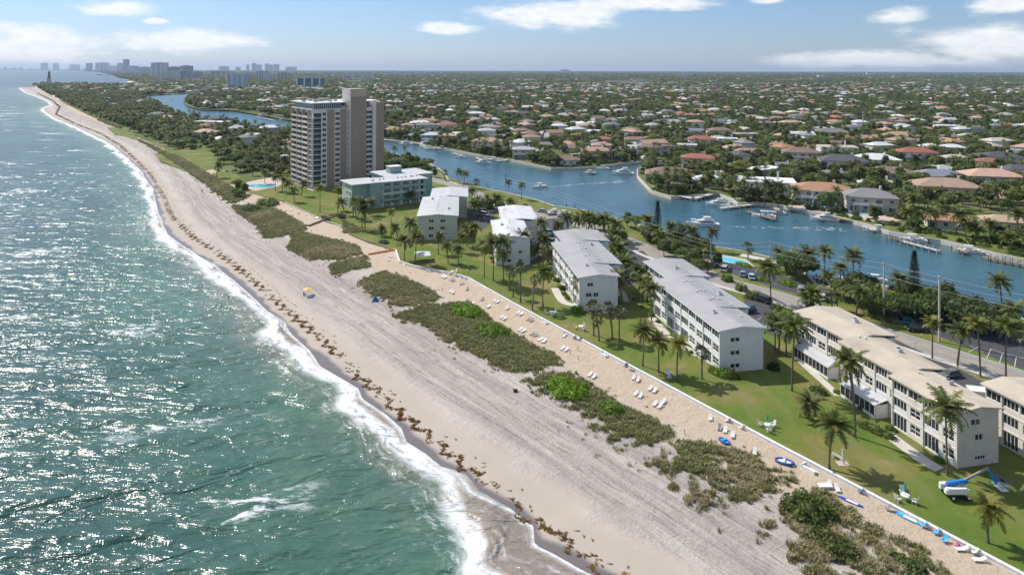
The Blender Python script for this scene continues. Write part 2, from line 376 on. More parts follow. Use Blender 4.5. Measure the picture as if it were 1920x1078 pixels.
BACK_PX = [(1910, 1078), (1440, 828), (960, 570), (875, 522), (851, 515), (775, 500), (748, 492), (741, 470), (690, 455), (655, 440), (640, 425), (605, 413), (533, 380),
           (470, 352), (400, 318), (330, 290), (270, 262), (215, 238), (165, 216), (125, 196), (95, 178), (72, 166)]
WA, WB = curve(WATER_PX, SEA_Z); BA, BB = curve(BACK_PX, 0.0)
WA = np.r_[WA[0]-200, WA]; WB = np.r_[WB[0]+4, WB]
BA = np.r_[BA[0]-200, BA]; BB = np.r_[BB[0]+1, BB]
A_TIP = WA[-1]
def wl(a): return np.interp(a, WA, WB)
def bl(a): return np.interp(a, BA, BB)
def beach_h(a, b):
    """height of the sand"""
    a = np.asarray(a, float); b = np.asarray(b, float)
    s = b-wl(a); wd = np.maximum(bl(a)-wl(a), 8.0); t = np.clip(s/wd, -1, 1.4)
    z = np.where(t < 0, SEA_Z+t*1.1, SEA_Z+(2.42)*np.clip(1-(1-np.clip(t, 0, 1))**1.7, 0, 1))
    z += 0.55*np.exp(-((t-0.62)/0.16)**2)*np.where(wd > 25, 1, 0.2)
    return z
def sand_z(p): a, b = ab(p); return float(beach_h(a, b))
def from_ab(a, b): return np.outer(np.atleast_1d(a), EV)+np.outer(np.atleast_1d(b), NV)

# sand ---------------------------------------------------------------
def sand_material():
    m = bpy.data.materials.new('beach_sand'); m.use_nodes = True; t = NT(m.node_tree); b = t.n['Principled BSDF']
    v = t.attr('ab'); a, s, w_ = t.sep(v); pos = t.node('ShaderNodeTexCoord').outputs['Object']
    v0, s0 = v, s; v = t.attr('abs_'); a, s, _q = t.sep(v)
    n1 = t.noise(t.vmap(v, (0.05, 0.25, 1)), 1.0, 4.0, 0.6)
    base = t.mix(t.rng(n1, 0.3, 0.7), (0.44, 0.39, 0.34), (0.56, 0.505, 0.45))
    # path side is warmer
    base = t.mix(t.rng(w_, 0.66, 0.86, smooth=True), base, (0.53, 0.425, 0.32))
    sw = t.math('ADD', s, t.math('MULTIPLY', t.math('SUBTRACT', t.noise(t.vmap(v, (0.012, 0.03, 1)), 1.0, 3.0), 0.5), 8.0))
    # grey dry weed bands lying along the beach
    st = t.noise(t.vmap(v, (0.028, 0.62, 1)), 1.0, 8.0, 0.78, 0.6)
    st2 = t.noise(t.vmap(v, (0.16, 2.2, 1)), 1.0, 5.0, 0.75)
    band = t.math('MULTIPLY', t.rng(sw, 9, 13, smooth=True), t.rng(sw, 25, 33, 1.0, 0.0, smooth=True))
    g = t.math('MULTIPLY', band, t.rng(st, 0.40, 0.60))
    base = t.mix(t.math('MULTIPLY', g, 0.68), base, (0.235, 0.215, 0.205))
    base = t.mix(t.math('MULTIPLY', t.math('MULTIPLY', band, t.rng(st2, 0.53, 0.66)), 0.72), base, (0.14, 0.125, 0.12))
    # speckle of footprints and bits
    sp = t.rng(t.vor(pos, 0.9), 0.0, 0.22, 1.0, 0.0)
    spm = t.rng(t.noise(pos, 0.15, 3.0), 0.45, 0.62)
    base = t.mix(t.math('MULTIPLY', t.math('MULTIPLY', sp, spm), 0.30), base, (0.20, 0.165, 0.14))
    base = t.mix(t.math('MULTIPLY', t.rng(t.noise(pos, 3.2, 3.0, 0.7), 0.56, 0.70), 0.32), base, (0.27, 0.23, 0.20))
    # tyre tracks parallel to the water
    tr = t.math('ABSOLUTE', t.math('SUBTRACT', t.math('FRACT', t.math('MULTIPLY', t.math('ADD', s, t.math('MULTIPLY', t.noise(t.vmap(v, (0.006, 0.02, 1)), 1.0), 3.0)), 0.31)), 0.5))
    trm = t.math('MULTIPLY', t.rng(tr, 0.0, 0.05, 1.0, 0.0), t.math('MULTIPLY', t.rng(sw, 14, 17), t.rng(sw, 27, 31, 1.0, 0.0)))
    base = t.mix(t.math('MULTIPLY', trm, 0.4), base, (0.30, 0.27, 0.24))
    # smooth tan foreshore, then wet sand
    v, s = v0, s0; sw = t.math('ADD', s, t.math('MULTIPLY', t.math('SUBTRACT', t.noise(t.vmap(v, (0.03, 0.03, 1)), 1.0, 3.0), 0.5), 5.0))
    fs = t.rng(sw, 6.0, 10.5, 1.0, 0.0, smooth=True)
    base = t.mix(fs, base, t.mix(n1, (0.42, 0.36, 0.30), (0.47, 0.41, 0.345)))
    ws = t.math('ADD', s, t.math('MULTIPLY', t.math('SUBTRACT', t.noise(t.vmap(v, (0.07, 0.02, 1)), 1.0, 2.0), 0.5), 6.0))
    wet = t.rng(ws, 1.0, 2.3, 1.0, 0.0, smooth=True)
    base = t.mix(wet, base, (0.165, 0.145, 0.14))
    t.put(b.inputs['Base Color'], base)
    t.put(b.inputs['Roughness'], t.rng(wet, 0, 1, 0.92, 0.34)); b.inputs['Specular IOR Level'].default_value = 0.35
    h = t.math('ADD', t.noise(pos, 2.2, 5.0, 0.7), t.math('MULTIPLY', t.noise(pos, 0.5, 3.0), 1.6))
    h = t.math('ADD', h, t.math('MULTIPLY', st, 0.35))
    t.put(b.inputs['Normal'], t.bump(h, t.rng(t.math('MAXIMUM', wet, fs), 0, 1, 0.75, 0.06), 0.35))
    return m
def build_beach():
    aa = [WA[0]+60]
    while aa[-1] < A_TIP+40:
        g = max(1.0, 0.011*max(60.0, aa[-1]*1.0)); aa.append(aa[-1]+g)
    aa = np.array(aa); nt = 90
    tt = np.r_[np.linspace(-0.9, 0, 18)[:-1], np.linspace(0, 1.0, nt-20), [1.03, 1.06, 1.10]]
    A, T = np.meshgrid(aa, tt, indexing='ij'); wd = np.maximum(bl(A)-wl(A), 3.0)
    fade = np.clip((A_TIP+40-A)/60, 0, 1)
    S = T*wd; B = wl(A)+S
    Z = beach_h(A, B)
    Z += (0.03*np.sin(A*0.9+B*1.7)+0.03*np.sin(A*0.37-B*0.8)+0.03*RNG.standard_normal(A.shape))*np.clip((S-9)/6, 0, 1)*np.where(T < 1, 1, 0)
    Z = Z-(1-fade)*np.where(T > -0.1, 2.0, 0.5)
    Z = np.where(T >= 1.02, np.minimum(Z, -0.16), Z)
    P = A[..., None]*EV+B[..., None]*NV
    V = np.concatenate([P, Z[..., None]], -1).reshape(-1, 3)
    at = np.stack([A, S, T], -1).reshape(-1, 3)
    ga = np.arange(WA[0]-300, A_TIP+400, 4.0); gw = wl(ga); kk = np.exp(-0.5*(np.arange(-30, 31)/11.0)**2); kk /= kk.sum(); gs = np.convolve(np.pad(gw, 30, mode='edge'), kk, 'valid')
    S2 = B-np.interp(A, ga, gs); at2 = np.stack([A, S2, T], -1).reshape(-1, 3)
    me = np_mesh('beach', V, grid_faces(len(aa), len(tt)), sand_material(), {'ab': ('FLOAT_VECTOR', at), 'abs_': ('FLOAT_VECTOR', at2)}, smooth=True)
    tag(link('beach', me), kind='structure')

SW0, SW1 = float(ab(G(960, 1060, SEA_Z))[0]), float(ab(G(800, 880, SEA_Z))[0])
# sea ----------------------------------------------------------------
def water_material(name, sea=True):
    m = bpy.data.materials.new(name); m.use_nodes = True; t = NT(m.node_tree); b = t.n['Principled BSDF']
    pos = t.node('ShaderNodeTexCoord').outputs['Object']
    cd = t.node('ShaderNodeVectorMath', operation='LENGTH'); t.put(cd.inputs[0], pos); far = cd.outputs['Value']
    if sea:
        v = t.attr('ab'); a, s, w_ = t.sep(v)          # s = metres offshore
        big = t.noise(t.vmap(v, (0.006, 0.012, 1)), 1.0, 3.0)
        sh = t.math('ADD', s, t.math('MULTIPLY', t.math('SUBTRACT', big, 0.5), 50.0))
        c = t.ramp(t.math('DIVIDE', sh, 160.0), [(0.0, (0.19, 0.235, 0.17)), (0.06, (0.085, 0.185, 0.125)), (0.20, (0.048, 0.118, 0.088)), (0.45, (0.027, 0.080, 0.072)), (1.0, (0.018, 0.066, 0.074))])
        c = t.mix(t.rng(t.noise(t.vmap(v, (0.02, 0.045, 1)), 1.0, 5.0), 0.38, 0.66), c, t.mix(1.0, c, (0.58, 0.68, 0.76), 'MULTIPLY'))
        sn = t.rng(t.noise(t.vmap(v, (0.02, 0.09, 1)), 1.0, 3.0), 0.40, 0.68)
        c = t.mix(t.math('MULTIPLY', sn, t.rng(s, 5, 24, 0.45, 0.0)), c, (0.22, 0.19, 0.14))
    else:
        c = t.mix(t.rng(t.noise(pos, 0.02, 3.0), 0.35, 0.65), (0.020, 0.085, 0.125), (0.038, 0.125, 0.165))
        e = t.attr('edge', 'Fac'); c = t.mix(t.math('MULTIPLY', e, 0.8), c, (0.09, 0.105, 0.05))
    # waves
    rot = rad(-18)
    if sea:
        w1 = t.noise(t.vmap(pos, (0.10, 0.30, 1), (0, 0, rot)), 1.0, 3.0, 0.55, 0.5)
        w2 = t.noise(t.vmap(pos, (0.42, 1.15, 1), (0, 0, rot+0.3)), 1.0, 3.0, 0.55, 0.3)
        w3 = t.noise(t.vmap(pos, (0.022, 0.065, 1), (0, 0, rot)), 1.0, 3.0, 0.6, 0.8)
        n = t.bump(w3, t.rng(far, 200, 2500, 0.9, 0.5), 2.6)
        n = t.bump(w1, t.rng(far, 100, 900, 1.0, 0.35), 1.1, n)
        n = t.bump(w2, t.rng(far, 60, 600, 1.0, 0.25), 0.30, n)
    else:
        w1 = t.noise(t.vmap(pos, (0.16, 0.42, 1), (0, 0, rad(20))), 1.0, 4.0, 0.6, 0.4)
        w2 = t.noise(t.vmap(pos, (0.7, 1.5, 1), (0, 0, rad(35))), 1.0, 3.0, 0.6, 0.2)
        n = t.bump(w1, t.rng(far, 100, 900, 0.5, 0.3), 0.35); n = t.bump(w2, t.rng(far, 60, 500, 0.5, 0.1), 0.12, n)
    rough = t.rng(far, 80, 1500, 0.21, 0.32)
    if not sea:
        c = t.mix(t.math('MULTIPLY', t.rng(w1, 0.5, 0.7), 0.35), c, (0.05, 0.15, 0.21))
    if sea:
        c = t.mix(t.math('MULTIPLY', t.rng(w1, 0.48, 0.70), 0.30), c, t.mix(1.0, c, (2.0, 1.7, 1.6), 'MULTIPLY'))
        # foam: swash lace, breaking line, streaks behind it, scattered caps
        wv = t.math('MULTIPLY', t.math('SUBTRACT', t.noise(t.vmap(v, (0.045, 0.03, 1)), 1.0, 3.0, 0.6), 0.5), 11.0)
        s1 = t.math('SUBTRACT', t.math('ADD', s, wv), t.rng(a, SW0, SW1, 8.5, 0.0, smooth=True))
        lace = t.vor(t.vmap(v, (0.55, 0.9, 1)), 1.0, 'DISTANCE_TO_EDGE'); 
        lace2 = t.noise(t.vmap(v, (0.22, 0.62, 1)), 1.0, 8.0, 0.78, 0.25)
        wid = t.rng(t.noise(t.vmap(v, (0.028, 0.0, 1)), 1.0, 3.0, 0.6), 0.3, 0.7, 1.9, 6.0)
        brk = t.math('MULTIPLY', t.rng(s1, 0.0, 1.4, smooth=True), t.rng(t.math('SUBTRACT', s1, wid), -1.4, 1.8, 1.0, 0.0, smooth=True))
        brk = t.math('MULTIPLY', brk, t.rng(lace2, 0.36, 0.50, 0.12, 1.0))
        edge = t.math('MULTIPLY', t.rng(s, -1.5, 0.2), t.rng(s, 0.3, 1.1, 1.0, 0.0))
        edge = t.math('MULTIPLY', edge, t.rng(lace2, 0.30, 0.5, 0.25, 0.9))
        sw = t.math('MULTIPLY', t.rng(s1, -8.0, 0.0, 1.0, 1.0), t.rng(s1, 5.0, 10.0, 1.0, 0.0, smooth=True))
        sw = t.math('MULTIPLY', sw, t.rng(lace2, 0.51, 0.64, 0.0, 0.7))
        tail = t.math('MULTIPLY', t.rng(s1, 8.0, 30.0, 1.0, 0.0), t.rng(t.noise(t.vmap(v, (0.45, 0.22, 1)), 1.0, 8.0, 0.78, 0.4), 0.57, 0.67, 0.0, 0.42))
        # rolling crests further out
        cr = t.noise(t.vmap(pos, (0.016, 0.055, 1), (0, 0, rot-0.25)), 1.0, 2.0, 0.5, 0.6)
        crf = t.math('MULTIPLY', t.rng(cr, 0.625, 0.665, smooth=True), t.rng(t.noise(t.vmap(pos, (0.35, 0.8, 1), (0, 0, rot)), 1.0, 5.0, 0.75), 0.47, 0.56))
        crf = t.math('MULTIPLY', crf, t.rng(s, 14, 30))
        cap = t.noise(t.vmap(pos, (0.17, 0.42, 1), (0, 0, rot)), 1.0, 7.0, 0.74, 0.8)
        capm = t.noise(t.vmap(pos, (0.022, 0.035, 1)), 1.0, 2.0)
        cp = t.math('MULTIPLY', t.rng(cap, 0.645, 0.69), t.rng(capm, 0.44, 0.62))
        f = t.math('MAXIMUM', t.math('MAXIMUM', brk, edge), t.math('MAXIMUM', sw, tail))
        f = t.math('MAXIMUM', f, t.math('MAXIMUM', crf, t.math('MULTIPLY', cp, 0.85)))
        f = t.math('MULTIPLY', f, t.rng(w_, 0, 1, 0, 1), clamp=True)
        c = t.mix(t.math('MULTIPLY', t.rng(s1, 0.5, 4.5, 1.0, 0.0, smooth=True), t.rng(w_, 0.0, 1.0)), c, (0.36, 0.31, 0.25))
        c = t.mix(f, c, (0.80, 0.82, 0.83))
        rough = t.mix(f, rough, (0.8, 0.8, 0.8))
        # thin film running up the sand lets the sand show
        al = t.math('MAXIMUM', t.rng(s1, -3.0, 3.0, 0.62, 1.0), t.math('MAXIMUM', f, t.rng(w_, 0.0, 0.5, 1.0, 0.0)))
        t.put(b.inputs['Alpha'], al)
    t.put(b.inputs['Base Color'], c); t.put(b.inputs['Roughness'], rough)
    b.inputs['IOR'].default_value = 1.33; b.inputs['Specular IOR Level'].default_value = 0.5
    t.put(b.inputs['Normal'], n)
    return m
def build_sea():
    ys = np.concatenate([np.geomspace(55, 39000, 430)])
    us = np.concatenate([np.linspace(-1.35, -0.80, 40)[:-1], np.linspace(-0.80, 0.60, 300)])
    U, Y = np.meshgrid(us, ys); X = U*Y
    U, Y = U.T, Y.T; X = X.T
    P = np.stack([X, Y], -1); a, b = P@EV, P@NV
    s = wl(a)-b
    near = np.clip((A_TIP+60-a)/60, 0, 1)
    s = np.where(near > 0, s, 400.0)
    amp = np.clip(1.2-Y/500, 0, 1)*np.clip((s-1)/25, 0, 1)
    ph = X*0.22-Y*0.50
    Z = SEA_Z+amp*(0.20*np.sin(ph+1.3*np.sin(X*0.05))+0.10*np.sin(X*0.7-Y*0.75+2*np.sin(Y*0.04))+0.10*np.sin(s*0.26+1.2*np.sin(a*0.04)))
    brk = s+3.0*np.sin(a*0.08)+2.0*np.sin(a*0.21+1)
    Z += near*0.40*np.exp(-((brk-6)/2.2)**2)*np.clip(1.5-Y/600, 0.2, 1)
    V = np.stack([X, Y, Z], -1).reshape(-1, 3)
    at = np.stack([a, s, near], -1).reshape(-1, 3)
    me = np_mesh('sea', V, grid_faces(len(us), len(ys)), water_material('sea_water'), {'ab': ('FLOAT_VECTOR', at)}, smooth=True)
    tag(link('sea', me), kind='structure')

# land ---------------------------------------------------------------
def land_material():
    m = bpy.data.materials.new('suburban_ground'); m.use_nodes = True; t = NT(m.node_tree); b = t.n['Principled BSDF']
    pos = t.node('ShaderNodeTexCoord').outputs['Object']
    c = t.ramp(t.noise(pos, 0.03, 5.0, 0.7), [(0.35, (0.075, 0.12, 0.028)), (0.5, (0.115, 0.15, 0.04)), (0.62, (0.20, 0.185, 0.10)), (0.74, (0.42, 0.38, 0.32))])
    cd = t.node('ShaderNodeVectorMath', operation='LENGTH'); t.put(cd.inputs[0], pos)
    fr = t.rng(cd.outputs['Value'], 1500, 4500)
    c2 = t.ramp(t.noise(t.vmap(pos, (0.012, 0.004, 1)), 1.0, 6.0, 0.75), [(0.35, (0.018, 0.030, 0.012)), (0.55, (0.035, 0.048, 0.02)), (0.66, (0.06, 0.065, 0.04)), (0.73, (0.30, 0.28, 0.26))])
    c = t.mix(fr, c, c2)
    t.put(b.inputs['Base Color'], c); b.inputs['Roughness'].default_value = 0.9; b.inputs['Specular IOR Level'].default_value = 0.1
    t.put(b.inputs['Normal'], t.bump(t.noise(pos, 0.2, 4.0, 0.7), 0.5, 0.6))
    return m
NEAR_BANK = [(2100, 640), (1920, 600), (1870, 588), (1830, 574), (1700, 548), (1640, 532), (1585, 531), (1560, 540), (1528, 533), (1500, 505), (1470, 490), (1400, 473), (1330, 462), (1290, 448), (1230, 432), (1160, 412), (1100, 396),
             (1040, 387), (1000, 374), (955, 363), (910, 354), (885, 350), (858, 348), (840, 338), (830, 322), (800, 304), (760, 298), (725, 296), (700, 285), (620, 262), (545, 249), (500, 244), (455, 240), (430, 232), (345, 220), (325, 212), (302, 201), (285, 192), (262, 184)]
LAGOON = [(275, 180), (300, 178), (380, 174), (425, 172), (440, 176), (405, 178), (370, 178), (350, 184), (343, 192), (352, 200), (375, 206), (400, 207)]
FAR_BANK = [(440, 208), (470, 213), (500, 218), (520, 222), (545, 226), (600, 240), (660, 252), (712, 260), (745, 264), (785, 268), (800, 274), (845, 280), (900, 291), (930, 296), (960, 300), (1000, 308), (1035, 315), (1080, 315), (1140, 310), (1165, 306), (1185, 304), (1240, 302), (1262, 303),
            (1262, 306), (1215, 310), (1196, 318), (1196, 330), (1208, 343), (1222, 358), (1260, 369), (1300, 366), (1345, 362), (1372, 372), (1385, 382), (1420, 380), (1470, 386), (1510, 395), (1560, 404), (1620, 419), (1670, 434), (1720, 444), (1765, 450), (1840, 468), (1880, 478), (1920, 486), (2100, 520)]
def gp(l, z=0.0): return np.array([G(x, y, z) for x, y in l])
canal_near = gp(NEAR_BANK); lagoon = gp(LAGOON); canal_far = gp(FAR_BANK)
FARC = gp([(262, 156), (240, 152), (252, 149), (225, 146), (205, 139), (180, 134.5), (150, 133.0), (100, 132.2), (40, 131.7), (-40, 131.4)])

bk = from_ab(BA, BB)[1:]                       # near to far
spit = gp([(62, 160), (80, 158.5), (100, 158.5), (160, 159), (200, 160), (240, 161)])
LAND = np.vstack([[(60, 20)], from_ab(BA[:1]+150, BB[:1]-0.2), bk, spit, FARC, [(-31000, 38000), (38000, 38000), (38000, 400)], [canal_far[-1]], canal_far[::-1][1:], lagoon[::-1], canal_near[::-1], [(240, 20)]])
WATERS = np.vstack([canal_far[::-1], lagoon[::-1], canal_near[::-1]])
def sheet(name, poly, z, mt, lab=None):
    me = bpy.data.meshes.new(name); me.from_pydata([(p[0], p[1], z) for p in poly], [], [tuple(range(len(poly)))]); me.materials.append(mt)
    if me.polygons[0].normal.z < 0: me.flip_normals()
    return link(name, me)
def build_land():
    tag(sheet('ground', LAND, 0.0, land_material()), kind='structure')
    # canal water, with a mask near the far bank where the bottom shows
    wp = WATERS; x0, y0 = wp.min(0)-30; x1, y1 = wp.max(0)+30
    ys = np.geomspace(max(120, y0), y1, 150); us = np.linspace(-0.60, 0.80, 190)
    U, Y = np.meshgrid(us, ys); U, Y = U.T, Y.T; X = U*Y
    P = np.stack([X, Y], -1).reshape(-1, 2)
    seg = canal_far; d = np.full(len(P), 1e9)
    for i in range(len(seg)-1):
        A, B = seg[i], seg[i+1]; L = B-A; tt = np.clip(((P-A)@L)/(L@L+1e-9), 0, 1); d = np.minimum(d, np.hypot(*(P-A-tt[:, None]*L).T))
    grown = d < 20
    V = np.c_[P, np.full(len(P), CANAL_Z)]
    F = grid_faces(len(us), len(ys)); 
    ins = inside(P, WATERS) | grown
    for i in range(len(canal_near)-1):
        A, B = canal_near[i], canal_near[i+1]; L = B-A; tt = np.clip(((P-A)@L)/(L@L+1e-9), 0, 1); ins |= np.hypot(*(P-A-tt[:, None]*L).T) < 16
    for seg2 in (lagoon,):
        for i in range(len(seg2)-1):
            A, B = seg2[i], seg2[i+1]; L = B-A; tt = np.clip(((P-A)@L)/(L@L+1e-9), 0, 1); ins |= np.hypot(*(P-A-tt[:, None]*L).T) < 40
    F = F[ins[F].all(1)]
    me = np_mesh('canal_water', V, F, water_material('canal_water', False), {'edge': ('FLOAT', np.exp(-d/5.0))}, smooth=True)
    tag(link('canal', me), kind='structure')
    # seawalls along both banks
    def seawall(name, line, label, side):
        mb = MB(); n = len(line)
        for i in range(n-1):
            A, B = line[i], line[i+1]; L = B-A; ln = np.hypot(*L)
            if ln < 0.5: continue
            t_ = L/ln; nn = np.array([t_[1], -t_[0]])*side
            q = [A+nn*0.05, B+nn*0.05, B-nn*0.55, A-nn*0.55]
            mb.prism([tuple(p) for p in q], -2.4, 0.22+0.002*(i % 2), M['paleconc'])
        tag(mb.build(name), label, 'seawall')
    seawall('seawall', canal_near[1:31], 'pale concrete seawall along the near bank of the canal beside the road', -1)
    seawall('seawall', canal_far[5:46], 'pale concrete seawall along the far bank of the canal below the waterfront houses', -1)

def grass_material():
    m = bpy.data.materials.new('lawn_grass'); m.use_nodes = True; t = NT(m.node_tree); b = t.n['Principled BSDF']
    pos = t.node('ShaderNodeTexCoord').outputs['Object']
    c = t.ramp(t.noise(pos, 0.07, 5.0, 0.65), [(0.34, (0.080, 0.165, 0.018)), (0.47, (0.125, 0.200, 0.026)), (0.56, (0.21, 0.205, 0.05)), (0.66, (0.34, 0.28, 0.14))])
    c = t.mix(t.math('MULTIPLY', t.rng(t.noise(pos, 0.9, 5.0, 0.7), 0.40, 0.66), 0.6), c, (0.19, 0.17, 0.065))
    c = t.mix(t.math('MULTIPLY', t.rng(t.noise(pos, 5.0, 4.0, 0.8), 0.35, 0.65, 0.0, 0.35), 1.0), c, (0.04, 0.075, 0.015))
    c = t.mix(t.math('MULTIPLY', t.rng(t.noise(t.vmap(pos, (0.3, 0.05, 1), (0, 0, rad(32))), 1.0, 3.0), 0.50, 0.64), 0.5), c, (0.20, 0.19, 0.08))
    t.put(b.inputs['Base Color'], c); b.inputs['Roughness'].default_value = 0.9; b.inputs['Specular IOR Level'].default_value = 0.15
    t.put(b.inputs['Normal'], t.bump(t.noise(pos, 6.0, 4.0, 0.8), 0.5, 0.08))
    return m
def asphalt(name, c, wear):
    m = bpy.data.materials.new(name); m.use_nodes = True; t = NT(m.node_tree); b = t.n['Principled BSDF']
    pos = t.node('ShaderNodeTexCoord').outputs['Object']
    cc = t.mix(t.rng(t.noise(pos, 0.25, 5.0, 0.65), 0.35, 0.68), c, tuple(x*wear for x in c))
    cc = t.mix(t.math('MULTIPLY', t.rng(t.noise(pos, 9.0, 3.0, 0.8), 0.4, 0.7), 0.25), cc, tuple(x*0.5 for x in c))
    cr = t.rng(t.vor(t.vmap(pos, (0.16, 0.16, 1)), 1.0, 'DISTANCE_TO_EDGE'), 0.0, 0.012, 0.5, 0.0)
    cc = t.mix(cr, cc, tuple(x*0.35 for x in c))
    t.put(b.inputs['Base Color'], cc); b.inputs['Roughness'].default_value = 0.85
    t.put(b.inputs['Normal'], t.bump(t.noise(pos, 14.0, 3.0, 0.8), 0.25, 0.03))
    return m
M['grass'] = grass_material()
M['road'] = asphalt('worn_grey_asphalt', (0.27, 0.255, 0.235), 1.25)
M['lot'] = asphalt('dark_asphalt', (0.060, 0.061, 0.068), 1.35)
ROAD_PX = [(2120, 785), (1916, 708), (1655, 624), (1472, 560), (1351, 525), (1270, 492), (1215, 470), (1165, 447), (1100, 424), (1040, 410), (985, 398), (935, 383), (888, 362), (852, 347), (815, 338), (770, 327), (715, 320)]
def smooth_line(P, k=8):
    P = np.asarray(P, float); out = []
    for i in range(len(P)-1):
        p0 = P[max(i-1, 0)]; p1 = P[i]; p2 = P[i+1]; p3 = P[min(i+2, len(P)-1)]
        for t in np.arange(k)/k:
            out.append(0.5*((2*p1)+(-p0+p2)*t+(2*p0-5*p1+4*p2-p3)*t*t+(-p0+3*p1-3*p2+p3)*t**3))
    out.append(P[-1]); return np.array(out)
ROAD = smooth_line(gp(ROAD_PX))
def strip(name, line, o0, o1, z, mt, parent=None, h=None, kind='structure'):
    d = np.gradient(line, axis=0); d /= np.hypot(*d.T)[:, None]; n = np.c_[d[:, 1], -d[:, 0]]
    A = line+n*o0; B = line+n*o1; k = len(line)
    if h is None:
        V = np.r_[np.c_[A, np.full(k, z)], np.c_[B, np.full(k, z)]]
        F = [(i, i+1, k+i+1, k+i) for i in range(k-1)]
        if o0 > o1: F = F
        me = np_mesh(name, V, F, mt)
        if me.polygons[0].normal.z < 0: me.flip_normals()
    else:
        V = np.r_[np.c_[A, np.full(k, z)], np.c_[B, np.full(k, z)], np.c_[A, np.full(k, z+h)], np.c_[B, np.full(k, z+h)]]
        F = [(2*k+i, 2*k+i+1, 3*k+i+1, 3*k+i) for i in range(k-1)]+[(i, 2*k+i, 2*k+i+1, i+1) for i in range(k-1)]+[(k+i, k+i+1, 3*k+i+1, 3*k+i) for i in range(k-1)]
        F += [(0, k, 3*k, 2*k), (k-1, 3*k-1, 4*k-1, 2*k-1)]
        me = np_mesh(name, V, F, mt)
    o = link(name, me, parent)
    if kind: tag(o, kind=kind)
    return o
def build_near_ground():
    # lawn of the barrier island between the sea wall and the canal, up to the tower
    back = from_ab(BA, BB); a_lim = ab(G(533, 380))[0]
    bk2 = [p for p, a in zip(back, BA) if a <= a_lim+1][1:]
    far = gp([(540, 362), (600, 345), (720, 318), (790, 318), (826, 332)])
    cn = [p for p in canal_near if p[1] < G(0, 338)[1]+1][::-1]
    poly = np.vstack([bk2, far, cn, [(190, 60)]])
    tag(sheet('lawn', poly, 0.004, M['grass']), kind='structure')
    # green dunes far along the shore
    for pl in ([(290, 288), (345, 280), (395, 283), (410, 300), (395, 318), (350, 322), (300, 302)], [(385, 330), (420, 318), (450, 330), (460, 346), (400, 345)], [(200, 240), (240, 238), (262, 246), (255, 262), (215, 252)], [(440, 352), (520, 345), (540, 362), (530, 378), (470, 362)]):
        tag(sheet('dune_lawn', gp(pl), 0.006, M['grass']), kind='structure')
    tag(strip('road', ROAD, -4.2, 4.2, 0.010, M['road']), kind='structure')
    for k, o in enumerate((-0.18, 0.10)): tag(strip('centre_line', ROAD, o-0.05, o+0.07, 0.0145, M['yellowline']), kind='structure')
    for o in (-3.75, 3.75): tag(strip('edge_line', ROAD, o-0.06, o+0.06, 0.0145, M['whiteline']), kind='structure')
    tag(strip('pavement', ROAD[:60], -6.2, -4.35, -0.02, M['paleconc'], h=0.10), kind='structure')
    for nm, pl in (('parking_lot', [(1392, 556), (1424, 546), (1466, 566), (1510, 592), (1500, 612), (1478, 640), (1440, 625), (1404, 590)]),
                   ('parking_lot', [(1600, 598), (1690, 642), (1790, 688), (1880, 735), (1990, 790), (1960, 830), (1860, 770), (1720, 704), (1640, 660)]),
                   ('parking_lot', [(1640, 588), (1700, 608), (1770, 634), (1850, 666), (1925, 694), (1990, 716), (1990, 664), (1920, 640), (1850, 616), (1780, 594), (1690, 570)]),
                   ('parking_lot', [(1168, 478), (1205, 470), (1222, 486), (1200, 500), (1205, 528), (1180, 534), (1160, 508)]),
                   ('parking_lot', [(1000, 412), (1060, 408), (1075, 420), (1052, 440), (1044, 462), (1014, 466), (1006, 440)]),
                   ('parking_lot', [(1330, 492), (1350, 484), (1410, 500), (1560, 545), (1552, 566), (1470, 545), (1380, 517)]),
                   ('parking_lot', [(880, 378), (930, 385), (925, 410), (905, 432), (885, 425), (872, 395)])):
        tag(sheet(nm, gp(pl), 0.018, M['lot']), kind='structure')
    # stall lines
    mb = MB()
    def line(p, q, w=0.12):
        A, B = gp([p, q]); L = (B-A)/np.hypot(*(B-A)); n = np.array([L[1], -L[0]])*w/2
        mb.add([(*(A+n), 0.023), (*(B+n), 0.023), (*(B-n), 0.023), (*(A-n), 0.023)], [(0, 1, 2, 3)], M['whiteline'])
    for p, q in (((1420, 600), (1431, 593)), ((1434, 607), (1445, 600)), ((1452, 620), (1464, 612)), ((1452, 586), (1472, 588)), ((1478, 600), (1494, 602)), ((1850, 672), (1858, 654)),
                 ((1874, 680), (1880, 662)), ((1902, 688), (1906, 668)), ((1858, 654), (1880, 662)), ((1880, 662), (1906, 668)), ((1906, 668), (1935, 676)), ((1815, 660), (1836, 650)), ((1704, 621), (1716, 613)), ((1726, 628), (1736, 620)), ((1848, 714), (1862, 712)), ((1848, 714), (1853, 722)), ((1862, 712), (1868, 721)), ((1818, 648), (1845, 661))):
        line(p, q)
    tag(mb.build('stall_lines'), kind='structure')
    # garden paths and terraces
    def path(name, pxs, w, mt, z=0.012): tag(strip(name, smooth_line(gp(pxs), 5), -w/2, w/2, z, mt), kind='structure')
    path('path', [(1222, 596), (1250, 625), (1290, 655), (1330, 676), (1352, 692)], 2.0, M['paleconc'])
    path('path', [(1490, 665), (1515, 690), (1560, 730), (1572, 742)], 1.6, M['paleconc'])
    path('path', [(1040, 540), (1055, 565), (1078, 572)], 2.2, M['paleconc'])
    path('path', [(1660, 810), (1700, 840), (1740, 868), (1762, 880)], 2.4, M['paleconc'])
    path('path', [(1175, 566), (1168, 550), (1160, 538)], 1.6, M['pinkconc'])
    path('path', [(980, 495), (1002, 482), (1010, 470)], 1.6, M['conc'])
    path('path', [(840, 450), (862, 436), (880, 420)], 1.6, M['conc'])
    path('path', [(1910, 608), (1870, 602), (1852, 598)], 3.0, M['paleconc'])
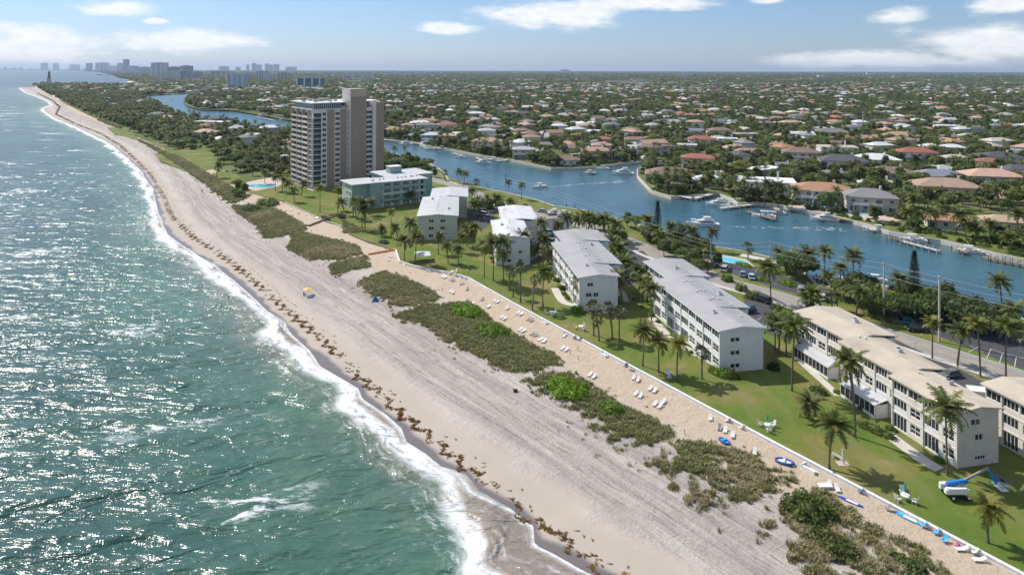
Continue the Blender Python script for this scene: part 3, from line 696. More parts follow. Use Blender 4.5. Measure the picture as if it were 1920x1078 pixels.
    path('path', [(1388, 478), (1440, 488), (1500, 503)], 3.5, M['paleconc'], 0.009)
    path('path', [(1392, 500), (1380, 490), (1396, 512), (1450, 520)], 1.2, M['pinkconc'])
    for nm, pl in (('terrace', [(478, 358), (520, 350), (535, 342), (515, 332), (470, 340), (446, 348)]), ('terrace', [(545, 340), (560, 335), (600, 350), (585, 358)]), ('terrace', [(1305, 484), (1355, 478), (1400, 486), (1415, 500), (1375, 498), (1330, 492)]),
                   ('terrace', [(1560, 705), (1590, 715), (1640, 760), (1620, 765)]), ('terrace', [(900, 372), (960, 385), (1000, 398), (975, 402), (925, 392)]), ('terrace', [(1545, 520), (1600, 528), (1600, 540), (1560, 545)]),
                   ('terrace', [(1480, 384), (1530, 388), (1570, 397), (1565, 403), (1510, 394), (1478, 387)]), ('terrace', [(1575, 392), (1640, 398), (1690, 412), (1665, 420), (1600, 410)])):
        tag(sheet(nm, gp(pl), 0.008+0.004, M['pinkconc'] if nm == 'terrace' else M['conc']), kind='structure')
    # waterfront lawns
    for pl in ([(835, 330), (868, 342), (905, 350), (900, 356), (860, 352), (838, 345)], [(1370, 362), (1420, 372), (1418, 378), (1375, 372)], [(1730, 428), (1800, 440), (1920, 468), (1920, 478), (1840, 462), (1740, 444)], [(1020, 306), (1046, 308), (1040, 313), (1020, 311)], [(1545, 404), (1600, 412), (1680, 428), (1680, 432), (1610, 416), (1550, 408)], [(400, 205), (440, 203), (470, 208), (440, 208)]):
        tag(sheet('waterfront_lawn', gp(pl), 0.006, M['grass']), kind='structure')
build_beach(); build_sea(); build_land(); build_near_ground()
# ------------------------------------------------------------------ vegetation prototypes
def frond_quads(rng, L, el0, az, droop, nl, lw, ll, V, F, bend=0.0):
    """one feather frond: rachis plus drooping leaflets"""
    ns = 7; p = np.zeros(3); pts = [p.copy()]; el = el0
    for i in range(ns):
        el_i = el0-droop*((i+0.5)/ns)**1.2; a = az+bend*((i+0.5)/ns)
        d = np.array([math.cos(a)*math.cos(el_i), math.sin(a)*math.cos(el_i), math.sin(el_i)])
        p = p+d*L/ns; pts.append(p.copy())
    pts = np.array(pts)
    side = np.array([-math.sin(az), math.cos(az), 0])
    for i in range(ns):                                   # rachis
        wd = 0.05*(1-i/ns)+0.012; b = len(V)
        V += [pts[i]-side*wd, pts[i]+side*wd, pts[i+1]+side*wd*0.8, pts[i+1]-side*wd*0.8]; F.append((b, b+1, b+2, b+3))
    for k in range(nl):
        t = 0.12+0.88*(k+0.5)/nl; x = t*ns; i = min(int(x), ns-1); q = pts[i]+(pts[i+1]-pts[i])*(x-i)
        d = pts[i+1]-pts[i]; d /= np.linalg.norm(d); up = np.cross(d, side); up /= np.linalg.norm(up)
        if up[2] < 0: up = -up
        l = ll*math.sin(math.pi*min(1, t*0.85+0.12))**0.7*rng.uniform(0.8, 1.15)
        for sg in (-1, 1):
            hang = rng.uniform(0.25, 0.85)
            e = side*sg*math.cos(hang)+d*0.55-np.array([0, 0, 1])*math.sin(hang)*0.8+up*0.12; e /= np.linalg.norm(e)
            w2 = d*lw; b = len(V)
            V += [q-w2, q+w2, q+e*l+w2*0.25, q+e*l-w2*0.25]; F.append((b, b+1, b+2, b+3))
def coconut_crown(seed, n=30, L=3.7, nl=20, mt='palm', lean=0.0):
    rng = np.random.default_rng(seed); V, F, FM = [], [], []
    for i in range(n):
        az_ = i*2.39996+rng.uniform(-0.25, 0.25); r = i/n
        el0 = rad(78-92*r+rng.uniform(-8, 8)); dr = rad(55+38*r+rng.uniform(-12, 12))
        frond_quads(rng, L*rng.uniform(0.82, 1.08)*(0.8 if r < 0.12 else 1), el0, az_, dr, nl, 0.10, 0.88, V, F, rng.uniform(-0.35, 0.1)+lean)
        FM += [0]*(len(F)-len(FM))
    for i in range(7):                                    # nuts and boots at the heart
        a = i*0.9; c = np.array([math.cos(a)*0.22, math.sin(a)*0.22, -0.25]); b = len(V); s = 0.14
        V += [c+np.array(q)*s for q in ((1, 0, 0), (0, 1, 0), (-1, 0, 0), (0, -1, 0), (0, 0, 1.1), (0, 0, -1.1))]
        for q in ((0, 1, 4), (1, 2, 4), (2, 3, 4), (3, 0, 4), (1, 0, 5), (2, 1, 5), (3, 2, 5), (0, 3, 5)): F.append((b+q[0], b+q[1], b+q[2], b+q[2]))
    F2 = [f if f[2] != f[3] else f[:3] for f in F]
    me = bpy.data.meshes.new('coconut_crown'); me.from_pydata([tuple(v) for v in V], [], F2); me.materials.append(M[mt]); me.update()
    return me
def fan_crown(seed, n=26, R=1.5):
    rng = np.random.default_rng(seed); V, F = [], []
    for i in range(n):
        az_ = i*2.39996+rng.uniform(-0.2, 0.2); r = i/n; el = rad(80-125*r+rng.uniform(-10, 10))
        d = np.array([math.cos(az_)*math.cos(el), math.sin(az_)*math.cos(el), math.sin(el)]); side = np.array([-math.sin(az_), math.cos(az_), 0]); up = np.cross(d, side)
        st = rng.uniform(0.75, 1.0)*R*0.75; c = d*st; b = len(V)
        V += [-side*0.02, side*0.02, c+side*0.02, c-side*0.02]; F.append((b, b+1, b+2, b+3))
        for k in range(11):
            th = rad(-95+190*k/10); fd = d*math.cos(th)+side*math.sin(th); l = R*0.62*rng.uniform(0.85, 1.1)*(0.75+0.25*math.cos(th))
            tip = c+fd*l-np.array([0, 0, 1])*l*rng.uniform(0.15, 0.5); pw = np.cross(fd, up)*0.075
            b = len(V); V += [c, c+fd*l*0.5+pw, tip, c+fd*l*0.5-pw]; F.append((b, b+1, b+2, b+3))
    me = bpy.data.meshes.new('fan_crown'); me.from_pydata([tuple(v) for v in V], [], F); me.materials.append(M['fan']); me.update()
    return me
def trunk_mesh(lean=0.0, r0=0.17, r1=0.11, seg=7, boot=False, name='palm_trunk'):
    """unit-high trunk that leans by lean metres at the top"""
    mb = MB(); mb.smooth = True; k = 11
    pts = [(lean*(i/(k-1))**1.7, 0.12*lean*math.sin(i/(k-1)*3.1), i/(k-1)) for i in range(k)]
    rr = [r0*1.5 if i == 0 else (r0+(r1-r0)*i/(k-1))*(1+0.05*(i % 2)) for i in range(k)]
    mb.tube(pts, rr, M['trunk'], seg); return mb.mesh(name)
def leaf_cloud(seed, lobes, n, size, mt, core=None, flat=0.0, name='crown', mats=None):
    """foliage as leaf clumps on several uneven lobes: lobes = (x,y,z,rx,ry,rz)"""
    rng = np.random.default_rng(seed); lob = np.array(lobes, float)
    wts = (lob[:, 3]*lob[:, 4]+lob[:, 4]*lob[:, 5]); wts /= wts.sum(); li = rng.choice(len(lob), n, p=wts)
    d = rng.standard_normal((n, 3)); d /= np.linalg.norm(d, axis=1)[:, None]; d[:, 2] = np.where(d[:, 2] < -0.35, -d[:, 2]*0.6, d[:, 2])
    lump = 1+0.20*np.sin(d[:, 0]*7+li*2.1)*np.cos(d[:, 1]*6+li)+0.13*np.sin(d[:, 2]*9+li*1.3)
    r = (rng.uniform(0.62, 1.03, n)**0.6)*lump; c = lob[li, :3]+d*lob[li, 3:6]*r[:, None]
    nr = d*0.8+rng.standard_normal((n, 3))*0.55+np.array([0, 0, 0.35]); nr /= np.linalg.norm(nr, axis=1)[:, None]
    u = np.cross(nr, rng.standard_normal((n, 3))); u /= np.linalg.norm(u, axis=1)[:, None]; v = np.cross(nr, u)
    s = size*rng.uniform(0.55, 1.35, n)[:, None]
    V = np.stack([c-u*s, c-v*s*0.6+nr*s*0.15, c+u*s, c+v*s*0.6-nr*s*0.12], 1).reshape(-1, 3); F = np.arange(4*n).reshape(-1, 4)
    cv, cf = [], []
    for L in lob:                                          # darker heart so the crown is not see-through everywhere
        ph = 5; rg = 7; b = len(V)+len(cv)
        for i in range(ph+1):
            th = math.pi*i/ph
            for j in range(rg):
                a = 2*math.pi*j/rg; q = 0.66*(1+0.15*math.sin(3*a+i))
                cv.append((L[0]+L[3]*q*math.sin(th)*math.cos(a), L[1]+L[4]*q*math.sin(th)*math.sin(a), L[2]+L[5]*q*math.cos(th)))
        for i in range(ph):
            for j in range(rg): cf.append((b+i*rg+j, b+(i+1)*rg+j, b+(i+1)*rg+(j+1) % rg, b+i*rg+(j+1) % rg))
    V = np.r_[V, np.array(cv)]; F = np.r_[F, np.array(cf)]
    return np_mesh(name, V, F, mt)
CC = [coconut_crown(s) for s in (1, 2, 3, 4)]; CCY = [coconut_crown(s, 22, 3.2, 18, 'palm_y') for s in (5, 6)]
CCM = [coconut_crown(s, 20, 3.4, 12) for s in (11, 12, 13)]            # lighter ones for the middle distance
FC = [fan_crown(s) for s in (1, 2)]
TR = [(l, trunk_mesh(l)) for l in (0.0, 0.5, -0.6, 1.2, -1.3)]
TRS = [(l, trunk_mesh(l, 0.18, 0.15)) for l in (0.0, 0.4, -0.9)]
TRR = [(0.0, trunk_mesh(0.0, 0.34, 0.24))]
TRF = [(l, trunk_mesh(l, 0.2, 0.13, 5)) for l in (0.0, 0.6)]
def palm(xy, h, kind='c', size=1.0, lab=None, group=None, z=0.0, rz=None, lean=None, cat='palm tree'):
    k = random.randrange(1000)
    if kind in 'cy': cr = (CCY if kind == 'y' else CC)[k % (2 if kind == 'y' else 4)]; tl = TR
    elif kind == 'm': cr = CCM[k % 3]; tl = TRF
    elif kind == 'r': cr = CC[k % 4]; tl = TRR
    else: cr = FC[k % 2]; tl = TRS
    tl = tl[k % len(tl)] if lean is None else tl[min(lean, len(tl)-1)]
    t = empty('fan_palm' if kind == 's' else 'coconut_palm', (xy[0], xy[1], z), random.uniform(0, 6.28) if rz is None else rz)
    tag(t, lab, cat, group)
    link('trunk', tl[1], t, (0, 0, -0.05), 0, (1, 1, h)); link('crown', cr, t, (tl[0], 0, h), random.uniform(0, 6.28), size)
    return t
LOB = {
 'round': [(0, 0, 0, 3.2, 3.2, 2.6), (1.8, 0.6, -0.6, 2.2, 2.4, 1.9), (-1.7, -0.5, -0.4, 2.3, 2.1, 1.9), (0.3, -1.9, -0.7, 2.1, 2.0, 1.7), (-0.4, 1.9, -0.5, 2.1, 2.2, 1.8)],
 'wide': [(0, 0, 0, 3.8, 3.6, 1.9), (3.0, 0.8, -0.5, 2.6, 2.5, 1.6), (-2.9, 0.9, -0.4, 2.7, 2.5, 1.5), (0.8, -2.8, -0.6, 2.5, 2.3, 1.5), (-0.8, 2.9, -0.5, 2.5, 2.4, 1.6), (2.2, 2.2, 0.3, 1.8, 1.8, 1.3)],
 'tall': [(0, 0, 0, 2.3, 2.3, 3.2), (1.3, 0.5, -1.4, 1.9, 1.9, 1.9), (-1.2, -0.8, -1.0, 1.9, 1.7, 2.1), (0.2, 0.9, 1.6, 1.6, 1.6, 1.8)]}
BT = [leaf_cloud(k+20, LOB[s], 2200, 0.34, M['leaf']) for k, s in enumerate(('round', 'wide', 'tall', 'wide'))]
BM = [leaf_cloud(k+30, LOB[s], 420, 0.62, M['leaf_far']) for k, s in enumerate(('round', 'wide', 'tall'))]
BF = [leaf_cloud(k+40, LOB[s][:4], 120, 1.15, M['leaf_far']) for k, s in enumerate(('round', 'wide'))]
def limb_mesh():
    mb = MB(); mb.tube([(0, 0, -0.1), (0.08, 0, 0.5), (0.0, 0.05, 1.0)], [0.32, 0.22, 0.16], M['bark'], 7)
    for a in range(5):
        c, s_ = math.cos(a*1.3), math.sin(a*1.3); mb.tube([(0.02, 0.02, 0.75+0.05*a), (c*0.7, s_*0.7, 1.15), (c*1.9, s_*1.9, 1.5)], [0.13, 0.09, 0.04], M['bark'], 5)
    return mb.mesh('tree_trunk')
TM = limb_mesh(); TMF = MB().tube([(0, 0, -0.1), (0.05, 0, 1.15)], [0.25, 0.16], M['bark'], 5).mesh('tree_trunk')
def tree(xy, h, far=False, lab=None, group=None, k=None, size=None, mt=None, z=0.0, name='broadleaf_tree'):
    lst = BM if far else BT; k = random.randrange(len(lst)) if k is None else k % len(lst)
    th = h*0.42; size = size or h/7.2
    t = empty(name, (xy[0], xy[1], z), random.uniform(0, 6.28)); tag(t, lab, 'tree', group)
    link('trunk', TMF if far else TM, t, (0, 0, 0), 0, (size, size, th))
    link('crown', lst[k], t, (0, 0, h-2.35*size), 0, size, mat=mt)
    return t
def shrub_mesh(seed, rx, ry, rz, n, size, mt, name='shrub'):
    rng = np.random.default_rng(seed); lobes = [(0, 0, 0, rx*0.62, ry*0.62, rz)]
    for i in range(7):
        a = i*0.9+rng.uniform(-.2, .2); lobes.append((math.cos(a)*rx*0.55, math.sin(a)*ry*0.55, 0, rx*rng.uniform(.3, .45), ry*rng.uniform(.3, .45), rz*rng.uniform(.6, .95)))
    return leaf_cloud(seed, lobes, n, size, mt, name=name)
def shrub(pxy, rx, ry, rz, mt, lab, group=None, n=1400, size=0.16, z=None, rot=None, name='shrub', cat='shrub', xy=None):
    p = G(*pxy) if xy is None else xy
    if z is None: z = 0.0
    o = link(name, shrub_mesh(random.randrange(9999), rx, ry, rz, n, size, mt, name), None, (p[0], p[1], z+0.02), EA if rot is None else rot)
    return tag(o, lab, cat, group)
def conifer(pxy, h, r, lab):
    p = G(*pxy); rng = np.random.default_rng(5); V, F = [], []
    for i in range(3400):
        t = rng.uniform(0.04, 1)**0.9; a = rng.uniform(0, 6.283); rr = r*(1-t)**0.72*(0.8+0.2*math.sin(a*5+t*40))*rng.uniform(0.35, 1)+0.1
        c = np.array([math.cos(a)*rr, math.sin(a)*rr, t*h]); d = np.array([math.cos(a), math.sin(a), -0.35+0.9*rng.random()]); d /= np.linalg.norm(d)
        s = np.array([-math.sin(a), math.cos(a), 0])*0.10; l = 0.55*rng.uniform(0.6, 1.2); b = len(V)
        V += [c-s, c+s, c+d*l+s*.2, c+d*l-s*.2]; F.append((b, b+1, b+2, b+3))
    t = empty('pine_tree', (p[0], p[1], 0)); tag(t, lab, 'tree')
    link('trunk', MB().tube([(0, 0, -0.1), (0, 0, h*0.95)], [0.3, 0.05], M['bark'], 6).mesh('trunk'), t)
    link('crown', np_mesh('crown', V, F, M['leaf_dark']), t)

# ------------------------------------------------------------------ palms one by one: base pixel, crown pixel, kind, size
PALMS = {
 'lawn before the beige-roofed apartment block': [((1485, 733), 610, 'c', 1.12), ((1529, 784), 752, 'c', 0.95), ((1555, 879), 800, 'c', 1.0), ((1603, 818), 676, 'c', 1.1), ((1776, 891), 768, 'c', 1.2), ((1852, 1017), 950, 'y', 0.95), ((1975, 1000), 905, 'c', 1.1), ((2000, 905), 800, 'c', 1.0)],
 'lawn beside the arrow-straight grey-roofed block': [((1205, 686), 615, 'c', .9), ((1222, 608), 543, 'c', .95), ((1235, 698), 640, 'y', 1.0), ((1270, 716), 650, 'y', 1.05), ((1316, 711), 660, 's', 1.05), ((1357, 689), 640, 's', 1.3)],
 'lawn at the end of the shorter grey-roofed block': [((962, 557), 510, 's', 1.0), ((976, 567), 503, 's', 1.25), ((998, 581), 523, 's', 1.0), ((1018, 576), 513, 'c', 1.05), ((1092, 576), 532, 'c', .95), ((1113, 629), 577, 's', 1.35), ((1123, 639), 597, 's', 1.1), ((1128, 570), 522, 'c', .95), ((1148, 634), 577, 's', 1.1), ((1152, 571), 518, 'c', .95), ((1161, 641), 587, 's', 1.2), ((1167, 568), 530, 'c', .85), ((1173, 520), 493, 'c', 1.25), ((1044, 592), 560, 's', .01)],
 'lawn before the weathered white-roofed block': [((908, 520), 460, 'c', 1.1), ((925, 527), 454, 'c', 1.1), ((944, 531), 454, 'c', 1.1), ((943, 503), 478, 'c', .9), ((975, 492), 443, 'c', 1.1), ((990, 487), 459, 's', 1.3), ((955, 545), 510, 's', 1.0)],
 'lawn before the sage end wall': [((716, 443), 430, 'c', .75), ((733, 446), 398, 'y', .8), ((745, 446), 427, 'c', .85), ((768, 450), 419, 'c', 1.05), ((759, 489), 452, 'c', 1.05), ((779, 495), 446, 'c', 1.2), ((822, 477), 443, 'c', .8), ((840, 492), 462, 'c', .8), ((858, 474), 446, 'c', .8), ((860, 497), 469, 'c', .85), ((852, 443), 414, 'c', .95)],
 'lawn before the mint green building': [((600, 398), 353, 'y', 1.0), ((633, 401), 357, 'y', .85), ((662, 407), 383, 'y', .95), ((668, 412), 379, 'c', .95), ((679, 428), 383, 'c', 1.15), ((685, 432), 392, 'c', 1.1), ((765, 385), 366, 'c', .95), ((738, 385), 372, 'c', .8)],
 'garden below the tall tower': [((516, 358), 334, 'c', .85), ((529, 361), 338, 'c', .85), ((543, 362), 345, 'c', 1.0), ((552, 379), 357, 'c', .95), ((565, 368), 346, 'c', .95), ((594, 350), 330, 'c', .9), ((406, 333), 312, 'c', 1.1), ((474, 330), 315, 'c', 1.0), ((497, 345), 325, 'c', .9), ((655, 345), 330, 'c', .9), ((700, 322), 308, 'c', .9)],
 'canal bank beyond the mint green building': [((834, 338), 325, 's', 1.3), ((861, 344), 324, 'c', .95), ((870, 344), 325, 'c', .95), ((893, 355), 343, 's', 1.4), ((885, 378), 360, 'c', 1.1), ((889, 412), 385, 'c', 1.3), ((913, 395), 372, 'y', 1.1), ((934, 392), 372, 'c', 1.2), ((954, 356), 342, 'c', .8), ((978, 374), 347, 'c', .85), ((1014, 467), 418, 'c', 1.0), ((1048, 449), 422, 'c', 1.0), ((960, 398), 380, 'c', 1.1), ((900, 405), 380, 'c', 1.1)],
 'road beside the canal behind the grey-roofed blocks': [((1065, 438), 409, 'c', 1.2), ((1084, 436), 412, 'c', 1.1), ((1100, 441), 407, 'c', 1.3), ((1118, 446), 415, 'c', 1.2), ((1135, 446), 412, 'c', 1.3), ((1153, 452), 420, 'c', 1.2), ((1163, 462), 440, 'c', 1.2), ((1150, 480), 455, 'c', 1.15), ((1165, 495), 466, 'c', 1.15), ((1210, 440), 412, 'c', 1.2), ((1226, 455), 430, 'c', 1.2), ((1240, 465), 440, 'c', 1.1), ((1252, 450), 425, 'c', 1.1), ((1281, 460), 430, 'c', 1.0), ((1298, 462), 432, 'c', 1.0), ((1333, 470), 434, 'c', .9), ((1402, 487), 463, 's', 1.35), ((1327, 512), 490, 's', 1.3), ((1318, 498), 478, 'c', .9)],
 'garden by the boat dock': [((1445, 566), 500, 'c', 1.15), ((1459, 495), 470, 'c', .8), ((1490, 505), 482, 'c', 1.2), ((1507, 512), 476, 'c', 1.25), ((1475, 510), 490, 'c', 1.1), ((1546, 536), 472, 'c', .95), ((1576, 532), 500, 'c', .9), ((1600, 545), 478, 'c', 1.1), ((1570, 583), 553, 'c', .75), ((1604, 599), 545, 'c', .9), ((1594, 560), 530, 'c', 1.0), ((1685, 572), 520, 'c', 1.0), ((1558, 540), 515, 'c', .8), ((1640, 560), 540, 'c', .9)],
 'grass verge of the road': [((1748, 672), 603, 'y', .85), ((1795, 688), 615, 'c', .9), ((1838, 706), 605, 'y', .9), ((1887, 718), 612, 'c', .9), ((1880, 612), 528, 'c', 1.05), ((1898, 640), 578, 'c', 1.0), ((1935, 735), 640, 'c', .9)],
}
SEG = {'s': 'fan palm', 'c': 'coconut palm', 'y': 'yellow-green coconut palm', 'r': 'royal palm'}
for where, lst in PALMS.items():
    lst = [q for q in lst if q[3] > 0.1]
    lst.sort(key=lambda q: q[0][0]); n = len(lst)
    for i, (b, yt, k, sz) in enumerate(lst):
        h = max(1.6, height_at(b, yt))
        desc = 'short' if h < 4 else 'tall' if h > 9 else 'mid-height'
        palm(G(*b), h, k, sz, '%s %s, %s on the %s' % (desc, SEG[k], nth(i, n), where) if n > 1 else None, 'palms on the '+where)

# shrubs and broad trees on the island
B_ = M['leaf_bright']; L_ = M['leaf']
for i, (p, rx, ry, rz, lab) in enumerate([((875, 590), 6.4, 4.2, 1.6, 'bright green sea grape mound highest up the dune, nearest the white chairs'), ((922, 628), 5.0, 4.0, 1.7, 'bright green sea grape mound second along the dunes, round and dense'),
        ((1062, 738), 5.6, 4.4, 1.5, 'largest bright green sea grape mound inside the dark dune scrub'), ((1148, 777), 2.5, 2.1, 1.2, 'small bright green sea grape clump inside the dune scrub below the larger one')]):
    q = G(*p, -0.6); shrub(None, rx, ry, rz, B_, lab, 'bright sea grape mounds on the dunes', 3400, 0.22, sand_z(q)+0.35, xy=q, name='sea_grape_shrub')
for p, rx, ry, rz, lab, mt in [((1517, 968), 4.6, 3.8, 2.1, 'dark glossy sea grape bush on the sand beside the footpath, nearest the camera', L_), ((1562, 1030), 4.2, 2.6, 1.3, 'low mid-green bush in the dune scrub below the dark glossy bush', L_), ((1700, 1068), 2.6, 1.9, .9, 'low green bush in the dune scrub at the bottom of the picture', L_),
        ((502, 385), 9.0, 6.0, 3.4, 'dark green thicket at the head of the walled sand terrace', L_), ((470, 395), 7.0, 4.5, 2.6, 'dark green thicket seaward of the larger thicket by the pool', L_)]:
    q = G(*p, -0.5); shrub(None, rx, ry, rz, mt, lab, None, 3000, 0.26, sand_z(q), xy=q, name='sea_grape_shrub')
for p, rx, ry, rz, lab, mt in [((1348, 702), 3.2, 1.6, 1.9, 'rounded bright bush at the seaward corner of the pale blue end wall', B_), ((1372, 706), 2.0, 1.4, 1.6, 'darker bush touching the pale blue end wall', L_), ((1640, 808), 4.8, 1.5, 1.2, 'long clipped dark hedge below the beige-roofed block', L_),
        ((1084, 585), 2.1, 1.6, 1.9, 'round bright green bush at the corner of the shorter grey-roofed block', B_), ((1140, 578), 2.3, 1.6, 1.9, 'dark rounded bush under the pale end wall of the shorter grey-roofed block', M['leaf_dark']), ((1055, 543), 1.1, 1.0, 1.2, 'small bush on the path beside the shorter grey-roofed block, nearer one', L_), ((1048, 528), 1.0, 1.0, 1.2, 'small bush on the path beside the shorter grey-roofed block, farther one', L_),
        ((1450, 692), 1.6, 1.4, 1.8, 'dark bush in the shade at the inland corner of the pale blue end wall', M['leaf_dark']), ((610, 412), 5.5, 1.6, 1.5, 'dark clipped hedge closing the sand terrace, seaward half', M['leaf_dark']), ((640, 408), 4.0, 2.0, 1.9, 'dark clipped hedge closing the sand terrace, lawn half', M['leaf_dark']), ((720, 455), 3.2, 2.0, .9, 'flat dark shrub bed at the edge of the lawn by the sand', M['leaf_dark']), ((1535, 735), 2.2, 1.4, 1.2, 'reddish shrub beside the first sunroom', L_),
        ((1390, 545), 2.6, 1.9, 2.6, 'grey-green bush beside the grey roof, nearest the road bend', L_), ((1364, 527), 2.4, 1.9, 2.5, 'grey-green bush between the grey roof and the yellow centre line', L_), ((1412, 560), 2.8, 2.0, 2.5, 'grey-green bush beside the dark parked pick-up', L_), ((1460, 582), 3.0, 1.8, 1.9, 'olive shrub at the head of the dark parking lot', L_), ((1484, 592), 3.6, 1.8, 1.9, 'olive shrub bed at the far corner of the beige roof', B_),
        ((1650, 598), 6.0, 1.6, 1.9, 'long clipped grey-green hedge along the road pavement below the utility pole', L_), ((1745, 612), 7.5, 1.3, 1.6, 'long clipped hedge behind the parked black car', L_), ((1480, 535), 4.2, 1.8, 1.6, 'clipped yellow-green hedge round the canal-side garden', B_), ((1425, 525), 4.0, 1.5, 1.3, 'yellow-green hedge beside the parked cars', B_), ((1440, 510), 5.0, 2.2, 1.5, 'yellow-green shrub bed beyond the pool', B_), ((1395, 498), 4.0, 1.5, 1.1, 'yellow-green shrub bed at the end of the pool', B_)]:
    shrub(p, rx, ry, rz, mt, lab, None, 1300, 0.17)
for i, (p, rx, ry, rz) in enumerate([((1628, 560), 4.0, 3.0, 4.2), ((1655, 572), 3.6, 3.0, 3.8), ((1690, 578), 4.4, 3.2, 3.6), ((1715, 590), 3.6, 3.0, 3.4)]):
    shrub(p, rx, ry, rz, M['leaf_grey'], 'bare silvery-grey shrub by the utility poles, %s from the left' % nth(i, 4), 'silvery-grey shrubs by the utility poles', 1500, 0.22)
big = [((1762, 603), 7.6, 1.35), ((1800, 612), 8.2, 1.45), ((1842, 622), 7.2, 1.25), ((1738, 598), 6.4, 1.1), ((1690, 600), 6.6, 1.0), ((1640, 590), 6.8, 1.0), ((1615, 578), 6.4, .9), ((1665, 590), 6.2, .9), ((1868, 622), 5.5, .9)]
for i, (p, h, s) in enumerate(big):
    tree(G(*p), h, False, 'broad green tree in the thicket between road and canal, %s of nine from left' % nth(sorted(range(9), key=lambda q: big[q][0][0]).index(i), 9), 'broad trees between road and canal', k=(1 if i % 2 else 3), size=s)
mid = [((1300, 500), 4.8), ((1285, 490), 4.8), ((1268, 482), 4.8), ((1312, 512), 4.5), ((1345, 500), 4.0), ((1255, 470), 5.0), ((1192, 430), 5.5), ((1176, 425), 5.0), ((1132, 432), 5.5), ((1110, 430), 5.0), ((1492, 520), 7.5), ((1512, 525), 7.0), ((1582, 560), 5.5), ((1245, 480), 4.4)]
mid.sort(key=lambda q: q[0][0])
for i, (p, h) in enumerate(mid):
    tree(G(*p), h, False, 'rounded green tree in the canal road row, %s of fourteen from left' % nth(i, 14), 'rounded trees beside the canal road', k=i)
conifer((1714, 570), 14.2, 2.3, 'tall narrow dark pine standing against the canal water at the right')
conifer((1233, 442), 13.0, 2.2, 'narrow dark pine by the canal behind the grey-roofed blocks')
m2 = [(735, 318, 6), (752, 316, 7), (772, 314, 6.5), (790, 318, 5.5), (715, 312, 7), (800, 326, 5), (815, 333, 4.5), (770, 322, 6), (728, 305, 5.5), (742, 302, 5)]
for i, (x, y, h) in enumerate(m2): tree(G(x, y), h, False, 'dense green tree on the bank behind the mint green building, %s of ten' % nth(i, 10), 'trees on the canal bank behind the mint green building', k=i)

EXTRA_POLY = [([(405, 285), (540, 283), (545, 322), (500, 328), (440, 330), (400, 318)], 30, 6.5, 'seaward of the tall tower'), ([(440, 345), (470, 342), (478, 350), (450, 372), (430, 365)], 7, 4.0, 'beside the dune pool'), ([(640, 345), (660, 345), (720, 326), (700, 322)], 6, 5.0, 'at the tower foot'), ([(1195, 432), (1330, 470), (1345, 488), (1270, 476), (1200, 452)], 14, 4.5, 'behind the canal road bend'), ([(1600, 548), (1690, 566), (1780, 590), (1890, 640), (1890, 628), (1760, 575), (1620, 545)], 16, 5.5, 'in the thicket by the utility poles'),
 ([(1150, 448), (1168, 452), (1172, 478), (1160, 480)], 5, 4.5, 'beside the shorter grey-roofed block'), ([(895, 385), (985, 402), (1000, 412), (900, 398)], 7, 4.0, 'behind the weathered white roof'), ([(640, 335), (720, 318), (800, 318), (800, 326), (720, 326), (650, 345)], 10, 5.0, 'between tower and mint green building'), ([(1008, 466), (1030, 466), (1030, 478), (1012, 480)], 3, 3.6, 'beside the parked blue cars')]
for poly_, n_, h_, w__ in EXTRA_POLY:
    pg = gp(poly_); got = []
    while len(got) < n_:
        q = RNG.uniform(pg.min(0), pg.max(0)); 
        if inside(q[None], pg)[0]: got.append(q)
    got.sort(key=lambda q: q[0]/q[1])
    for i, q in enumerate(got): tree(q, h_*RNG.uniform(.75, 1.25), False, 'small leafy tree %s, %s of %d from left' % (w__, nth(i, n_), n_), 'small trees '+w__, k=i)
for nm, L0, L1, off_ in (('beige-roofed block', 0, 44, [(0, 13.8, -0.1), (13.8, 29, 1.5), (29, 47, 3.6)]),): pass
GAP_P = [([(1000, 470), (1030, 480), (1040, 520), (1005, 505)], 5, 'in the gap beside the shorter grey-roofed block'), ([(1180, 535), (1212, 545), (1218, 575), (1192, 570)], 4, 'in the gap before the centre block'), ([(1440, 648), (1490, 660), (1498, 684), (1450, 690)], 3, 'in the gap before the beige-roofed block'), ([(868, 440), (892, 450), (888, 480), (862, 470)], 4, 'in the gap beside the sage end wall'), ([(640, 385), (705, 400), (700, 412), (642, 402)], 3, 'below the mint green end wall'), ([(1480, 605), (1580, 598), (1560, 590), (1490, 592)], 4, 'behind the far end of the beige roof')]
for poly_, n_, w__ in GAP_P:
    pg = gp(poly_); got = []
    while len(got) < n_:
        q = RNG.uniform(pg.min(0), pg.max(0))
        if inside(q[None], pg)[0]: got.append(q)
    got.sort(key=lambda q: q[0]/q[1])
    for i, q in enumerate(got): palm(q, RNG.uniform(3.5, 7.5), 's' if i % 2 else 'c', RNG.uniform(.85, 1.1), 'garden palm %s, %s' % (w__, nth(i, n_)), 'garden palms between the blocks')
BEDS = [('centre grey-roofed block', (1348, 620), 101, 50, 8), ('shorter grey-roofed block', (1084, 520), 98, 34, 6), ('weathered white-roofed block', (928, 446), 95, 24, 4), ('sage block', (781, 405), 94, 36, 5), ('beige-roofed block', (1796, 775), 103, 30, 4)]
for nm, op, an, L_b, n_ in BEDS:
    O = G(*op, 8.9); d = np.array([math.cos(rad(an)), math.sin(rad(an))]); n2 = np.array([-d[1], d[0]])
    for i in range(n_):
        q = O+d*(2+(L_b-2)*(i+RNG.uniform(.1, .7))/n_)+n2*RNG.uniform(.3, .9); r_ = RNG.uniform(.5, 1.0)
        shrub(None, r_*1.3, r_*.8, r_*1.1, M['leaf'] if i % 3 else M['leaf_bright'], 'small shrub at the seaward foot of the %s, %s of %d' % (nm, ORD[i], n_), 'shrubs along the block fronts', 300, 0.15, xy=q)
